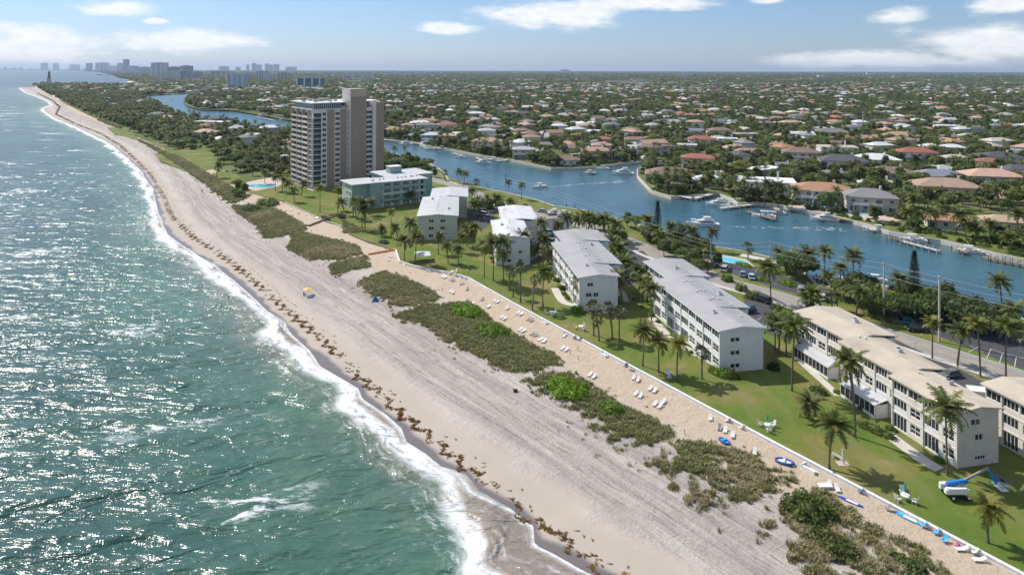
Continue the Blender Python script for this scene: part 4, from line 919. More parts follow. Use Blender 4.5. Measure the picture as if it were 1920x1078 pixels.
# dune vegetation ------------------------------------------------------
DUNES = [[(430, 385), (520, 392), (577, 423), (578, 436), (530, 447), (492, 447), (478, 425), (440, 400)], [(536, 438), (575, 437), (675, 462), (684, 478), (640, 490), (580, 488), (533, 468), (545, 450)],
 [(612, 497), (690, 480), (700, 503), (665, 510), (620, 520)], [(665, 530), (720, 508), (760, 520), (812, 545), (832, 560), (820, 570), (770, 577), (735, 575), (690, 550)],
 [(730, 590), (790, 573), (880, 568), (912, 585), (930, 605), (965, 625), (1010, 650), (1050, 670), (1057, 690), (1000, 705), (940, 700), (900, 675), (830, 640), (790, 610)],
 [(968, 715), (1000, 702), (1080, 700), (1130, 735), (1180, 765), (1240, 790), (1280, 815), (1270, 830), (1210, 845), (1150, 840), (1110, 815), (1080, 780), (1010, 745)],
 [(1200, 855), (1250, 835), (1310, 823), (1380, 840), (1440, 870), (1500, 900), (1500, 912), (1440, 940), (1410, 965), (1370, 975), (1330, 960), (1270, 945), (1215, 880)],
 [(1385, 1000), (1430, 975), (1480, 935), (1520, 918), (1560, 925), (1590, 950), (1640, 985), (1720, 1020), (1780, 1050), (1830, 1100), (1500, 1110), (1470, 1040), (1420, 1020)],
 [(640, 412), (700, 440), (640, 440)], [(425, 383), (338, 315), (300, 290), (330, 290), (400, 330), (470, 370), (440, 385)],
 [(300, 290), (255, 262), (262, 262), (318, 288)], [(215, 240), (182, 226), (188, 224), (232, 242)]]
def tuft(seed, n, h, mt, spread=0.35):
    rng = np.random.default_rng(seed); V, F = [], []
    for i in range(n):
        a = rng.uniform(0, 6.283); r = spread*rng.random()**0.5; c = np.array([math.cos(a)*r, math.sin(a)*r, -0.03]); b = rng.uniform(0, 6.283); l = h*rng.uniform(0.5, 1.1); t = rng.uniform(0.15, 0.8)
        w_ = np.array([-math.sin(b), math.cos(b), 0])*0.035; mid = c+np.array([math.cos(b)*t*l*0.35, math.sin(b)*t*l*0.35, l*0.62]); tip = c+np.array([math.cos(b)*t*l, math.sin(b)*t*l, l*0.85])
        k = len(V); V += [c-w_, c+w_, mid+w_, mid-w_, tip]; F += [(k, k+1, k+2, k+3), (k+3, k+2, k+4, k+4)]
    me = bpy.data.meshes.new('grass_tuft'); me.from_pydata([tuple(v) for v in V], [], [f if f[2] != f[3] else f[:3] for f in F]); me.materials.append(M[mt]); return me
tufts = [link('grass_tuft', tuft(1, 26, 0.62, 'dune')), link('grass_tuft', tuft(2, 24, 0.72, 'straw')), link('grass_tuft', tuft(3, 30, 0.42, 'dune', 0.5))]
for k, o in enumerate(tufts):
    q = [G(1350, 990, -.6), G(1180, 870, -.6), G(1120, 850, -.6)][k]; o.location = (q[0], q[1], sand_z(q))
    tag(o, ['loose green grass tuft alone on the sand seaward of the large scrub patch', 'straw-coloured grass tuft at the tip of the scrub on the sand', 'low grass tuft on open sand below the scrub'][k], 'grass tuft')
def vnoise(P, s, seed):
    r = np.random.default_rng(seed); out = np.zeros(len(P))
    for i in range(6): k = r.standard_normal(2)*s*(1+i*0.5); out += np.sin(P@k+r.uniform(0, 6))/(1+i*0.4)
    return out/2.2
pts = []; scl = []; idx = []; MOUNDS = [(G(*p, -.6), r) for p, r in (((875, 590), 3.6), ((922, 628), 3.4), ((1062, 738), 3.8), ((1148, 777), 1.7))]
for di, pl in enumerate(DUNES):
    poly = gp(pl, -0.5); n = len(poly); dist = poly[:, 1].mean(); sp = 0.34 if dist < 260 else 0.34*dist/260
    sp = min(sp, 3.0); N = int(min(17000, poly_area(poly)/(sp*sp)*1.6)); lo, hi = poly.min(0)-3, poly.max(0)+3
    if dist > 260: N = int(N*0.7)
    C = RNG.uniform(lo, hi, (int(N*((hi-lo).prod()/poly_area(poly))), 2))
    nz = vnoise(C, 0.35*min(1, 200/dist), di)
    nz2 = vnoise(C, 0.35*min(1, 200/dist), di+33); cen = poly.mean(0); rr_ = np.hypot(*(C-cen).T)[:, None]; shrink = C+np.c_[nz, nz2]*1.0+(C-cen)/np.maximum(rr_, .1)*0.1
    if di in (4, 5):
        for mc, mr in MOUNDS: shrink[np.hypot(*(C-mc).T) < mr] = 1e6
    gap = -0.62 if di < 5 or di > 7 else (-0.45 if di == 5 else -0.15)
    gn = vnoise(C, 0.75, di+50)+0.35*vnoise(C, 2.2, di+60)+0.55*nz*0
    ok = inside(shrink, poly) & (gn > gap+RNG.uniform(-.3, .3, len(C)))
    ok |= inside(shrink*1.0, poly) & (RNG.random(len(C)) < (0.15 if di < 5 else 0.06))
    ed_ = np.full(len(C), 1e9)
    for e_ in range(len(poly)):
        A_, B_e = poly[e_], poly[(e_+1) % len(poly)]; L_e = B_e-A_; tt_ = np.clip(((C-A_)@L_e)/(L_e@L_e+1e-9), 0, 1); ed_ = np.minimum(ed_, np.hypot(*(C-A_-tt_[:, None]*L_e).T))
    sea_ = (ab(C)[1]-wl(ab(C)[0]))/(bl(ab(C)[0])-wl(ab(C)[0])); ok &= (ed_ > RNG.exponential(0.9, len(C))+np.clip(vnoise(C, 1.3, di+12), 0, 2)*1.2+0.3) | (RNG.random(len(C)) < .04)
    ok &= ~((di >= 5) & (sea_ < .60) & (vnoise(C, .9, di+71) > -.1+RNG.normal(0, .15, len(C))))
    C = C[ok]; pts.append(C); s = RNG.uniform(0.6, 1.35, len(C))*(sp/0.34)**0.85; scl.append(s)
    dry = vnoise(C, 0.25, di+90)+RNG.uniform(-.7, .7, len(C))+(0.25 if di in (6, 7) else -0.15); idx.append(np.where(dry > 0.62, 1, np.where(RNG.random(len(C)) < 0.5, 0, 2)))
# sparse pioneers on the seaward side
ex = RNG.uniform(0, 1, (1500, 2)); a_ = 80+ex[:, 0]*260; t_ = 0.52+0.16*RNG.standard_normal(1500)*0.6+0.1
P_ = np.array([a_, wl(a_)+t_*(bl(a_)-wl(a_))]).T; P_ = np.array([from_ab(a, b)[0] for a, b in P_]); nn = vnoise(P_, 0.2, 77); P_ = P_[nn > 0.15]
pts.append(P_); scl.append(RNG.uniform(0.3, 0.8, len(P_))); idx.append(RNG.integers(0, 3, len(P_)))
C = np.concatenate(pts); aA, bA = ab(C); Z = beach_h(aA, bA)
Z = np.maximum(Z, np.where(bA > bl(aA), 0, -9))
o = scatter('dune_grass', np.c_[C, Z], np.concatenate(scl), RNG.uniform(0, 6.28, len(C)), np.concatenate(idx), tufts)
tag(o, 'olive and straw dune grass covering the sand ridge between beach and wall', 'dune grass', kind='stuff')
# brown weed along the tide line and dark weed further up
blob = MB()
_r = np.random.default_rng(4)
for i in range(34):
    c = np.array([_r.normal()*0.34, _r.normal()*0.09, .02]); a = _r.normal()*0.7; l = _r.uniform(.05, .16); d_ = np.array([math.cos(a)*l, math.sin(a)*l, _r.uniform(-.01, .03)]); w_ = np.array([-math.sin(a), math.cos(a), 0])*_r.uniform(.015, .045); blob.add([c-d_-w_, c+d_-w_*.6, c+d_*1.1+w_*.6+np.array([0, 0, .04]), c-d_+w_+np.array([0, 0, .05])], [(0, 1, 2, 3)], M['sarg'])
q = G(1172, 1072, -2.2); bo = link('seaweed_clump', blob.mesh('seaweed_clump'), None, (q[0], q[1], sand_z(q))); tag(bo, 'loose brown seaweed clump on the wet sand at the bottom edge', 'seaweed')
WR = [(1150, 1080), (1120, 1061), (1100, 1041), (1080, 1031), (1072, 1016), (1053, 1010), (1044, 990), (1010, 978), (982, 968), (960, 935), (935, 920), (900, 893), (870, 870), (841, 847), (800, 811), (741, 765), (715, 738), (689, 718), (660, 695), (636, 671), (604, 636), (575, 612), (560, 601), (520, 566), (480, 530), (438, 495), (401, 470), (363, 445), (326, 410), (315, 390), (308, 370), (283, 328), (255, 300), (225, 273), (190, 252), (140, 232), (105, 215), (112, 203), (100, 190), (70, 176)]
wa, wb = curve(WR, -2.1); cl_ = []
a = wa[0]
while a < wa[-1]:
    dens_ = 1+math.sin(a*0.33)+0.6*math.sin(a*0.11+1); k = max(0, int(2+3.6*dens_+RNG.normal()*2)); 
    for _ in range(k):
        off = 0.8*math.sin(a*1.25)+0.35*math.sin(a*3.1)+RNG.normal()*0.22; cl_.append((a+RNG.uniform(-.25, .25), np.interp(a, wa, wb)+off, RNG.uniform(0.35, 0.9)*max(1, a/420)))
    if RNG.random() < 0.25: cl_.append((a, np.interp(a, wa, wb)+RNG.uniform(0, 3.2), 0.7))
    a += 0.42*max(1, a/300)
cl_ = np.array(cl_); P_ = cl_[:, 0:1]*EV+cl_[:, 1:2]*NV
o = scatter('seaweed_line', np.c_[P_, beach_h(cl_[:, 0], cl_[:, 1])], cl_[:, 2], EA+RNG.normal(0, .7, len(P_)), np.zeros(len(P_)), [bo])
tag(o, 'rust-brown seaweed washed up in a broken line along the tide mark', 'seaweed', kind='stuff')
# ------------------------------------------------------------------ buildings
def panel(mb, org, ux, W_, H_, holes, mt, depth=0.22, nrm=None):
    """wall sheet with real openings; org lower-left corner, ux unit along, up is z, nrm outward; holes (u0,u1,v0,v1)"""
    org = Vector(org); ux = Vector(ux); nrm = Vector(nrm)
    us = sorted({0.0, W_, *[h[0] for h in holes], *[h[1] for h in holes]}); vs = sorted({0.0, H_, *[h[2] for h in holes], *[h[3] for h in holes]})
    P = lambda u, v, d=0.0: tuple(org+ux*u+Vector((0, 0, v))-nrm*d)
    flip = ux.cross(Vector((0, 0, 1))).dot(nrm) < 0
    def quad(q): mb.add(q[::-1] if flip else q, [(0, 1, 2, 3)], mt)
    for i in range(len(us)-1):
        for j in range(len(vs)-1):
            cu, cv = (us[i]+us[i+1])/2, (vs[j]+vs[j+1])/2
            if any(h[0] < cu < h[1] and h[2] < cv < h[3] for h in holes): continue
            quad([P(us[i], vs[j]), P(us[i+1], vs[j]), P(us[i+1], vs[j+1]), P(us[i], vs[j+1])])
    for u0, u1, v0, v1 in holes:
        quad([P(u0, v0), P(u1, v0), P(u1, v0, depth), P(u0, v0, depth)]); quad([P(u1, v1), P(u0, v1), P(u0, v1, depth), P(u1, v1, depth)])
        quad([P(u0, v1), P(u0, v0), P(u0, v0, depth), P(u0, v1, depth)]); quad([P(u1, v0), P(u1, v1), P(u1, v1, depth), P(u1, v0, depth)])
_wc = {}
def window_meshes(w_, h_, nx, ny, fm='white', gm='glass', bar=0.07, rail=0.0):
    """frame with glazing bars, pane; local x along the wall, y outward (negative = inward), z up"""
    k = (round(w_, 2), round(h_, 2), nx, ny, fm, gm, bar, rail)
    if k in _wc: return _wc[k]
    f = MB(); F_ = M[fm]
    f.box(0, w_, -0.16, -0.06, 0, bar, F_); f.box(0, w_, -0.16, -0.06, h_-bar, h_, F_); f.box(0, bar, -0.16, -0.06, bar, h_-bar, F_); f.box(w_-bar, w_, -0.16, -0.06, bar, h_-bar, F_)
    for i in range(1, nx): x = w_*i/nx; f.box(x-bar/2, x+bar/2, -0.155, -0.065, bar, h_-bar, F_)
    for j in range(1, ny): z = h_*j/ny; f.box(bar, w_-bar, -0.15, -0.07, z-bar/2, z+bar/2, F_)
    if rail: f.box(0, w_, -0.055, -0.02, 0.0, rail, F_)
    p = MB(); p.box(bar*0.5, w_-bar*0.5, -0.20, -0.17, bar*0.5, h_-bar*0.5, M[gm])
    _wc[k] = (f.mesh('window'), p.mesh('pane')); return _wc[k]
def put_window(parent, org, ang, w_, h_, nx=2, ny=2, fm='white', gm='glass', name='window', bar=0.07, rail=0.0, scale=None):
    fm_, pm = window_meshes(w_, h_, nx, ny, fm, gm, bar, rail)
    o = link(name, fm_, parent, org, ang); link('pane', pm, o); return o
def condo(label, o_px, ang, secs, wallm, roofm, nfl=3, fh=2.75, z_eave=8.5, bay=3.6, front=(), facade='mix', over=0.55, vents=(), name='apartment_block', rise=0.7, name2='apartment block', frontm=None, oz=8.9, endwin='front'):
    """origin = near seaward eave corner; local x runs away along the block, local -y is inland; secs = (x0,x1,offset,width)"""
    O = G(*o_px, oz); th = rad(ang)
    t = empty(name, (O[0], O[1], 0), th); tag(t, label, 'apartment block')
    wm = M[wallm]; wall = MB(); H = z_eave
    for si, (x0, x1, off, wd) in enumerate(secs):
        y0, y1 = -off-over, -off-wd+over            # seaward and inland wall faces
        xa = x0+(over if si == 0 else 0.0); xb = x1-(over if si == len(secs)-1 else 0.0); L = xb-xa
        n = max(1, round(L/bay)); bw = L/n; holes = []; wins = []
        for b in range(n):
            porch = (b % 2 == 1) if facade == 'mix' else True
            for fl in range(nfl):
                z0 = fl*fh+0.15
                if fl == nfl-1: q = (b*bw+0.15, (b+1)*bw-0.15, z0+1.0, z0+2.45); sp = (4 if porch else 3, 1, 'screen' if porch else 'glass', 0.0)
                elif porch: q = (b*bw+0.2, (b+1)*bw-0.2, z0+(0.02 if fl == 0 else 0.12), z0+2.45); sp = (4, 1, 'screen', 0.0 if fl == 0 else 0.95)
                else: q = (b*bw+0.6, (b+1)*bw-0.6, z0+0.80, z0+2.30); sp = (3 if facade != 'mix' else 2, 2, 'glass', 0.0)
                holes.append(q); wins.append((q, sp, 'porch_screen' if porch and fl < nfl-1 else 'window'))
        panel(wall, (xa, y0, 0), (1, 0, 0), L, H, holes, wm, 0.22, (0, 1, 0))
        for q, sp, nm in wins:
            # local window x must run along -x when seen from outside with y outward => rotate by pi and start at the far edge
            put_window(t, (xa+q[0], y0, q[2]), 0.0, q[1]-q[0], q[3]-q[2], sp[0], sp[1], 'white', sp[2], nm, 0.08, sp[3])
        # end walls
        fh_ = []
        if si == 0:
            for (u0, u1, v0, v1, nx, ny) in front: fh_.append((u0, u1, v0, v1))
            Wd = y0-y1
            panel(wall, (xa, y0, 0), (0, -1, 0), Wd, H, fh_, M[frontm] if frontm else wm, 0.22, (-1, 0, 0))
            for (u0, u1, v0, v1, nx, ny) in front: put_window(t, (xa, y0-u1, v0), rad(90), u1-u0, v1-v0, nx, ny)
            yr = (y0+y1)/2; wall.add([(xa, y0, H), (xa, y1, H), (xa, yr, H+rise)], [(0, 2, 1)][0:1], M[frontm] if frontm else wm)
        else: panel(wall, (xa, y0, 0), (0, -1, 0), y0-y1, H, [], wm, 0.2, (-1, 0, 0))
        hb = [(b*bw+0.9, (b+1)*bw-1.2, fl*fh+1.05, fl*fh+2.25) for b in range(n) for fl in range(nfl)]
        panel(wall, (xa, y1, 0), (1, 0, 0), L, H, hb, wm, 0.22, (0, -1, 0))
        panel(wall, (xb, y0, 0), (0, -1, 0), y0-y1, H, [], wm, 0.2, (1, 0, 0))
        wall.box(xa+0.24, xb-0.24, y1+0.24, y0-0.24, 0.05, H-0.02, M['dark'])  # solid core coloured dark to stand for unlit rooms
        for b in range(n+1):                           # pilasters
            if facade == 'mix' and b % 2 == 0: wall.box(xa+b*bw-0.12, xa+b*bw+0.12, y0, y0+0.16, 0, H-0.02, wm)
        for fl in range(1, nfl): wall.box(xa, xb, y0+0.003, y0+0.09, fl*fh+0.02, fl*fh+0.17, wm)
    wall.build('wall', t)
    for si, (x0, x1, off, wd) in enumerate(secs):
        y0, y1 = -off, -off-wd; yr = (y0+y1)/2; r = MB(); zt = z_eave+0.02+0.012*si; a = 0.004*si
        tt = 0.24; xs, xe = x0-(0 if si == 0 else 0.0), x1+(0.0 if si == len(secs)-1 else 0.45)
        prof = [(y0, zt), (y1, zt), (y1, zt+tt), (yr, zt+rise+tt), (y0, zt+tt)]
        prof = [(y0, zt), (y0, zt+tt), (yr, zt+rise+tt), (y1, zt+tt), (y1, zt), (yr, zt+rise)]
        V = [(xs, y, z) for y, z in prof]+[(xe, y, z) for y, z in prof]
        r.add(V, [(0, 1, 2, 5), (5, 2, 3, 4), (6, 11, 8, 7), (11, 10, 9, 8), (0, 5, 11, 6), (5, 4, 10, 11), (0, 6, 7, 1), (4, 3, 9, 10)], M['white'] if roofm != 'beigeroof' else M['beigeroof'])
        r.add(V, [(1, 7, 8, 2), (2, 8, 9, 3)], M[roofm])
        nrib = int((xe-xs)/2.4)
        for k in range(1, nrib):                        # membrane laps
            xk = xs+k*(xe-xs)/nrib
            for (ya, za, yb, zb) in ((y0-0.1, zt+tt, yr, zt+rise+tt), (yr, zt+rise+tt, y1+0.1, zt+tt)):
                r.add([(xk, ya, za+0.012), (xk+0.10, ya, za+0.012), (xk+0.10, yb, zb+0.012), (xk, yb, zb+0.012)], [(0, 3, 2, 1)], M[roofm])
        r.build('roof', t)
    for (vx, vy) in vents:
        w0 = [s for s in secs if s[0] <= vx <= s[1]][0]; yr = -w0[2]-w0[3]/2; zz = z_eave+0.25+rise*(1-abs(vy-yr)/(w0[3]/2))
        v = MB(); v.tube([(vx, vy, zz-0.1), (vx, vy, zz+0.38)], 0.13, M['metal'], 8); v.tube([(vx, vy, zz+0.34), (vx, vy, zz+0.48)], [0.24, 0.05], M['white'], 8); v.build('roof_vent', t)
    return t
# beige-roofed white block, right foreground
b1 = condo('long white three-storey block with sand-beige roof and two lean-to sunrooms, right foreground', (1796, 775), 103, [(0, 13.8, -0.1, 9.0), (13.8, 29.0, 1.5, 10.4), (29.0, 46.5, 3.6, 11.6)], 'warmwhite', 'beigeroof', bay=3.35,
     front=[(3.4, 4.9, 3.9, 4.9, 2, 1), (3.4, 5.4, 0.8, 1.5, 4, 1), (2.6, 4.4, 6.3, 7.3, 2, 1)], frontm='cream', vents=[(12.2, -4.4), (27.5, -6.4), (28.6, -6.0), (5, -5.2)])
for x0, x1, y, dp in ((16.5, 25.5, -2.05, 3.0), (32.0, 43.0, -4.15, 2.8)):
    s = MB(); s.add([(x0, y+dp, 2.35), (x1, y+dp, 2.35), (x1, y+0.17, 3.0), (x0, y+0.17, 3.0), (x0, y+dp, 2.5), (x1, y+dp, 2.5), (x1, y+0.17, 3.15), (x0, y+0.17, 3.15)], [(4, 7, 6, 5), (0, 1, 2, 3), (0, 4, 5, 1), (1, 5, 6, 2), (3, 7, 4, 0)], M['greywhite'])
    n = int((x1-x0)/1.2)
    for i in range(n+1): xx = x0+0.05+(x1-x0-0.15)*i/n; s.box(xx, xx+0.09, y+dp-0.22, y+dp-0.12, 0, 2.36, M['white'])
    s.box(x0, x1, y+dp-0.20, y+dp-0.14, 0, 0.5, M['white']); s.box(x0, x1, y+dp-0.3, y+dp-0.26, 0.02, 2.36, M['screen'])
    s.box(x0+0.02, x0+0.12, y+0.18, y+dp-0.12, 0, 2.4, M['white']); s.build('sunroom', b1)
b2 = condo('long white three-storey block with plain grey roof stepped in three, centre of the row', (1348, 620), 101, [(0, 11.8, 0, 10.8), (11.8, 35.0, 0.15, 13.7), (35.0, 52.0, 4.2, 12.0)], 'white2', 'greyroof', bay=3.6,
     front=[(2.3, 3.3, 6.1, 7.05, 1, 1), (3.4, 4.4, 6.1, 7.05, 1, 1), (2.3, 3.3, 3.4, 4.35, 1, 1), (3.4, 4.4, 3.4, 4.35, 1, 1), (2.3, 3.3, .75, 1.7, 1, 1), (3.4, 4.4, .75, 1.7, 1, 1)], frontm='bluewhite',
     vents=[(16.5, -6.4), (17.0, -7.4), (16.6, -8.6), (22.5, -6.2), (23, -7.2), (22.8, -8.2), (30, -6.2), (30.4, -7.2), (30.2, -8.4), (12.6, -9.6), (6, -8.2)])
b3 = condo('shorter white three-storey block with grey roof, palms crowding its pale end wall', (1084, 520), 98, [(0, 10.8, 0, 11.2), (10.8, 36.0, 0.1, 15.0), (36.0, 51.0, 3.8, 15.0)], 'white2', 'greyroof', bay=3.6,
     front=[(1.6, 3.2, 3.5, 4.6, 2, 1), (3.6, 5.0, 3.5, 4.6, 2, 1), (1.6, 3.2, .7, 1.8, 2, 1), (2.0, 3.6, 6.2, 7.2, 2, 1)], frontm='bluewhite', vents=[(18, -6.4), (18.4, -7.6), (25, -7), (25.4, -8.2), (32, -7), (32.4, -8), (14, -9)])
b4 = condo('white block with weathered streaked white roof, behind a row of tall leaning palms', (928, 446), 95, [(0, 25.5, 0, 11.8), (25.5, 50.0, 4.2, 13.0)], 'white2', 'whiteroof', bay=3.8,
     front=[(3.5, 4.7, .9, 1.9, 2, 1), (7.0, 8.2, .9, 1.9, 2, 1), (3.5, 4.7, 3.6, 4.6, 2, 1), (7.0, 8.2, 3.6, 4.6, 2, 1)], frontm='bluewhite', vents=[(12, -5), (18, -6)])
b5 = condo('sage-walled block with pale ribbed grey roof and six windows on its end wall', (781, 405), 94, [(0, 37.5, 0, 15.2), (37.5, 59.0, 3.0, 16.0)], 'palegreen', 'greywhite', bay=4.2,
     front=[(3.8, 5.7, 6.3, 7.5, 2, 1), (8.0, 9.9, 6.3, 7.5, 2, 1), (3.8, 5.7, 3.6, 4.8, 2, 1), (8.0, 9.9, 3.6, 4.8, 2, 1), (3.8, 5.7, .9, 2.1, 2, 1)], vents=[(8, -7), (12, -7.2), (16, -7.1), (20, -7.3), (24, -7), (28, -7.2), (34, -7.4)])
b0 = condo('white block with sand-beige roof cut off by the right edge of the picture', (1876, 733), 103, [(-13.0, 3.5, -0.4, 9.5)], 'warmwhite', 'beigeroof', bay=3.4, front=[])

# tall tower --------------------------------------------------------------
def tower():
    C = G(587, 354); L = G(546, 338); R = G(716, 337)
    ex = (R-C)/np.hypot(*(R-C)); ang = math.atan2(ex[1], ex[0]); W_ = np.hypot(*(R-C)); ey = np.array([-ex[1], ex[0]]); D = float((L-C)@ey); sk = float((L-C)@ex)
    t = empty('apartment_tower', (C[0], C[1], 0), ang); tag(t, 'tall fifteen-storey apartment tower with brown panels and curved balconies on the dunes', 'apartment tower')
    H = 41.0; nf = 14; fh = H/(nf+1.0)
    P = lambda px: (G(px, 345)[0])          # unused marker
    fx = lambda px: float(np.interp(px, [587, 613, 626, 650, 654, 681, 696, 700, 716], [0, W_*.19, W_*.29, W_*.46, W_*.49, W_*.72, W_*.84, W_*.875, W_]))
    D = abs(D)*0.92; b = MB(); w_ = M['towerwhite']
    off = sk/D
    # body as a skewed prism so that the sea side runs as seen
    body = [(0.0, 0.0), (fx(654), 0.0), (fx(654), -0.2), (W_, -0.2), (W_+sk*0.55, D*0.55), (sk*0.9+W_*0.45, D), (sk, D)]
    b.prism(body, 0, H, w_, top=M['greywhite']); b.build('body', t)
    cap = [(-0.9, -0.9), (fx(648), -0.9), (fx(648), 3), (W_+0.3, 3), (W_+sk*0.55+.3, D*0.55), (sk*0.9+W_*0.45, D+.9), (sk-1.2, D+1.2)]
    c = MB(); c.prism(cap, H+3.0, H+3.5, M['white']); c.build('roof_slab', t)
    ph = [(0.6, 0.5), (fx(640), 0.5), (fx(640), 6), (W_*0.8, 8), (sk*0.9+W_*0.45, D-0.5), (sk+0.5, D-0.5)]
    c = MB(); c.prism(ph, H, H+3.0, M['blueglass'])
    for i in range(15): xx = 0.6+(fx(640)-0.6)*i/14; c.box(xx-0.08, xx+0.08, 0.38, 0.498, H, H+3, M['white'])
    c.build('penthouse', t)
    c = MB(); c.prism([(-0.7, -0.7), (fx(650), -0.7), (fx(650), 0.2), (0.2, 0.2), (sk+0.1, D), (sk-1.0, D+0.6)], H-0.3, H+0.15, M['white']); c.build('cornice', t)
    # roof gear
    for (x, y, sx_, sy_, h) in ((5, 8, 2.2, 1.6, 1.2), (10, 12, 3, 2, 1.6), (W_*.35, 16, 4, 2.4, 1.5), (W_*.2, 20, 2, 2, 1.2), (W_*.42, 9, 1.6, 1.4, 1.3), (2, 14, 1.5, 2, 1), (W_*.3, 5.5, 1.5, 1.5, 1.0)):
        q = MB(); q.box(x, x+sx_, y, y+sy_, H+3.5, H+3.5+h, M['conc']); q.build('roof_unit', t)
    # brown vertical panels
    for a, e_, y, zt in ((613, 626, -0.12, H-0.5), (638, 650, -0.12, H+1.6)):
        q = MB(); q.box(fx(a), fx(e_), y, -0.002, 0, zt, M['brown']); q.build('brown_panel', t)
    q = MB(); q.box(fx(654), fx(681), -2.6, 6.0, 0, H+6.2, M['brown']); q.box(fx(654)-0.02, fx(681)+0.02, -2.63, 6.03, H+6.2, H+10.4, M['tan'], top=M['paleconc'])
    q.box(fx(654)-0.35, fx(654)-0.03, -2.5, 5.8, 0, H+10.2, w_); q.build('lift_tower', t)
    q = MB(); q.box(fx(702), W_+0.25, -1.6, 8, 0, H+2.6, M['brown']); q.box(fx(700)-1.6, fx(702)-0.01, -1.3, 4, 0, H+2.6, w_); q.build('stair_tower', t)
    # windows, floor by floor
    for f_ in range(nf):
        z = 1.6+f_*fh+fh*0.15
        for a, e_, nx in ((627.5, 637, 3), (651, 653.6, 2), (604, 611, 2)):
            put_window(t, (fx(e_), -0.21, z), rad(180), fx(e_)-fx(a), 1.65, nx, 1, 'white', 'glass')
        put_window(t, (fx(695.5), -0.41, z), rad(180), fx(695.5)-fx(684), 1.5, 2, 1, 'white', 'glass')
        s = MB(); s.box(fx(683), fx(696.5), -1.1, -0.21, 1.0+f_*fh, 1.16+f_*fh, M['white']); s.build('walkway', t)
        # curved corner balcony and sea-side balconies
        z0 = 0.9+f_*fh; bal = [(fx(604)-0.4, 0.0), (fx(604)-0.6, -1.5)]
        for k in range(6): a = rad(-90-k*17); bal.append((1.6+2.6*math.cos(a)-0.5, 0.2+2.3*math.sin(a)))
        bal += [(-1.5+sk*0.08, D*0.12), (0.0+sk*0.12, D*0.12)]
        s = MB(); s.prism(bal, z0, z0+0.2, M['white']); s.build('balcony', t)
        r = MB(); ol = bal[1:-1]
        for i in range(len(ol)-1): r.bar((ol[i][0], ol[i][1], z0+1.15), (ol[i+1][0], ol[i+1][1], z0+1.15), 0.06, 0.08, M['white'])
        for i in range(len(ol)): r.bar((ol[i][0], ol[i][1], z0+0.2), (ol[i][0]+.001, ol[i][1], z0+1.15), 0.05, 0.05, M['white'])
        r.build('balcony_rail', t)
        s = MB(); s.prism([(0.15, -0.1), (fx(603)-0.5, -0.1), (fx(603)-0.5, -0.02), (0.15, -0.02)], z0+0.2, z0+fh-0.25, M['screen']); s.build('glazing', t)
        for y0, y1 in ((0.16, 0.40), (0.44, 0.68), (0.72, 0.97)):
            s = MB(); s.prism([(sk*y0-1.7, D*y0), (sk*y1-1.7, D*y1), (sk*y1, D*y1), (sk*y0, D*y0)], z0, z0+0.2, M['white'])
            s.prism([(sk*y0-1.7, D*y0), (sk*y1-1.7, D*y1), (sk*y1-1.6, D*y1), (sk*y0-1.6, D*y0)], z0+0.2, z0+1.1, M['white'] if y0 < .2 else M['paleconc']); s.build('balcony', t)
            s = MB(); s.prism([(sk*y0-0.08, D*y0+0.3), (sk*y1-0.08, D*y1-0.3), (sk*y1-0.005, D*y1-0.3), (sk*y0-0.005, D*y0+0.3)], z0+0.2, z0+fh-0.25, M['screen']); s.build('glazing', t)
    for yy in (0.14, 0.42, 0.70, 0.985): s = MB(); s.bar((sk*yy-0.9, D*yy, 0), (sk*yy-0.899, D*yy, H-0.35), 1.7, 0.55, M['tan']); s.build('fin', t)
    return t
tower()
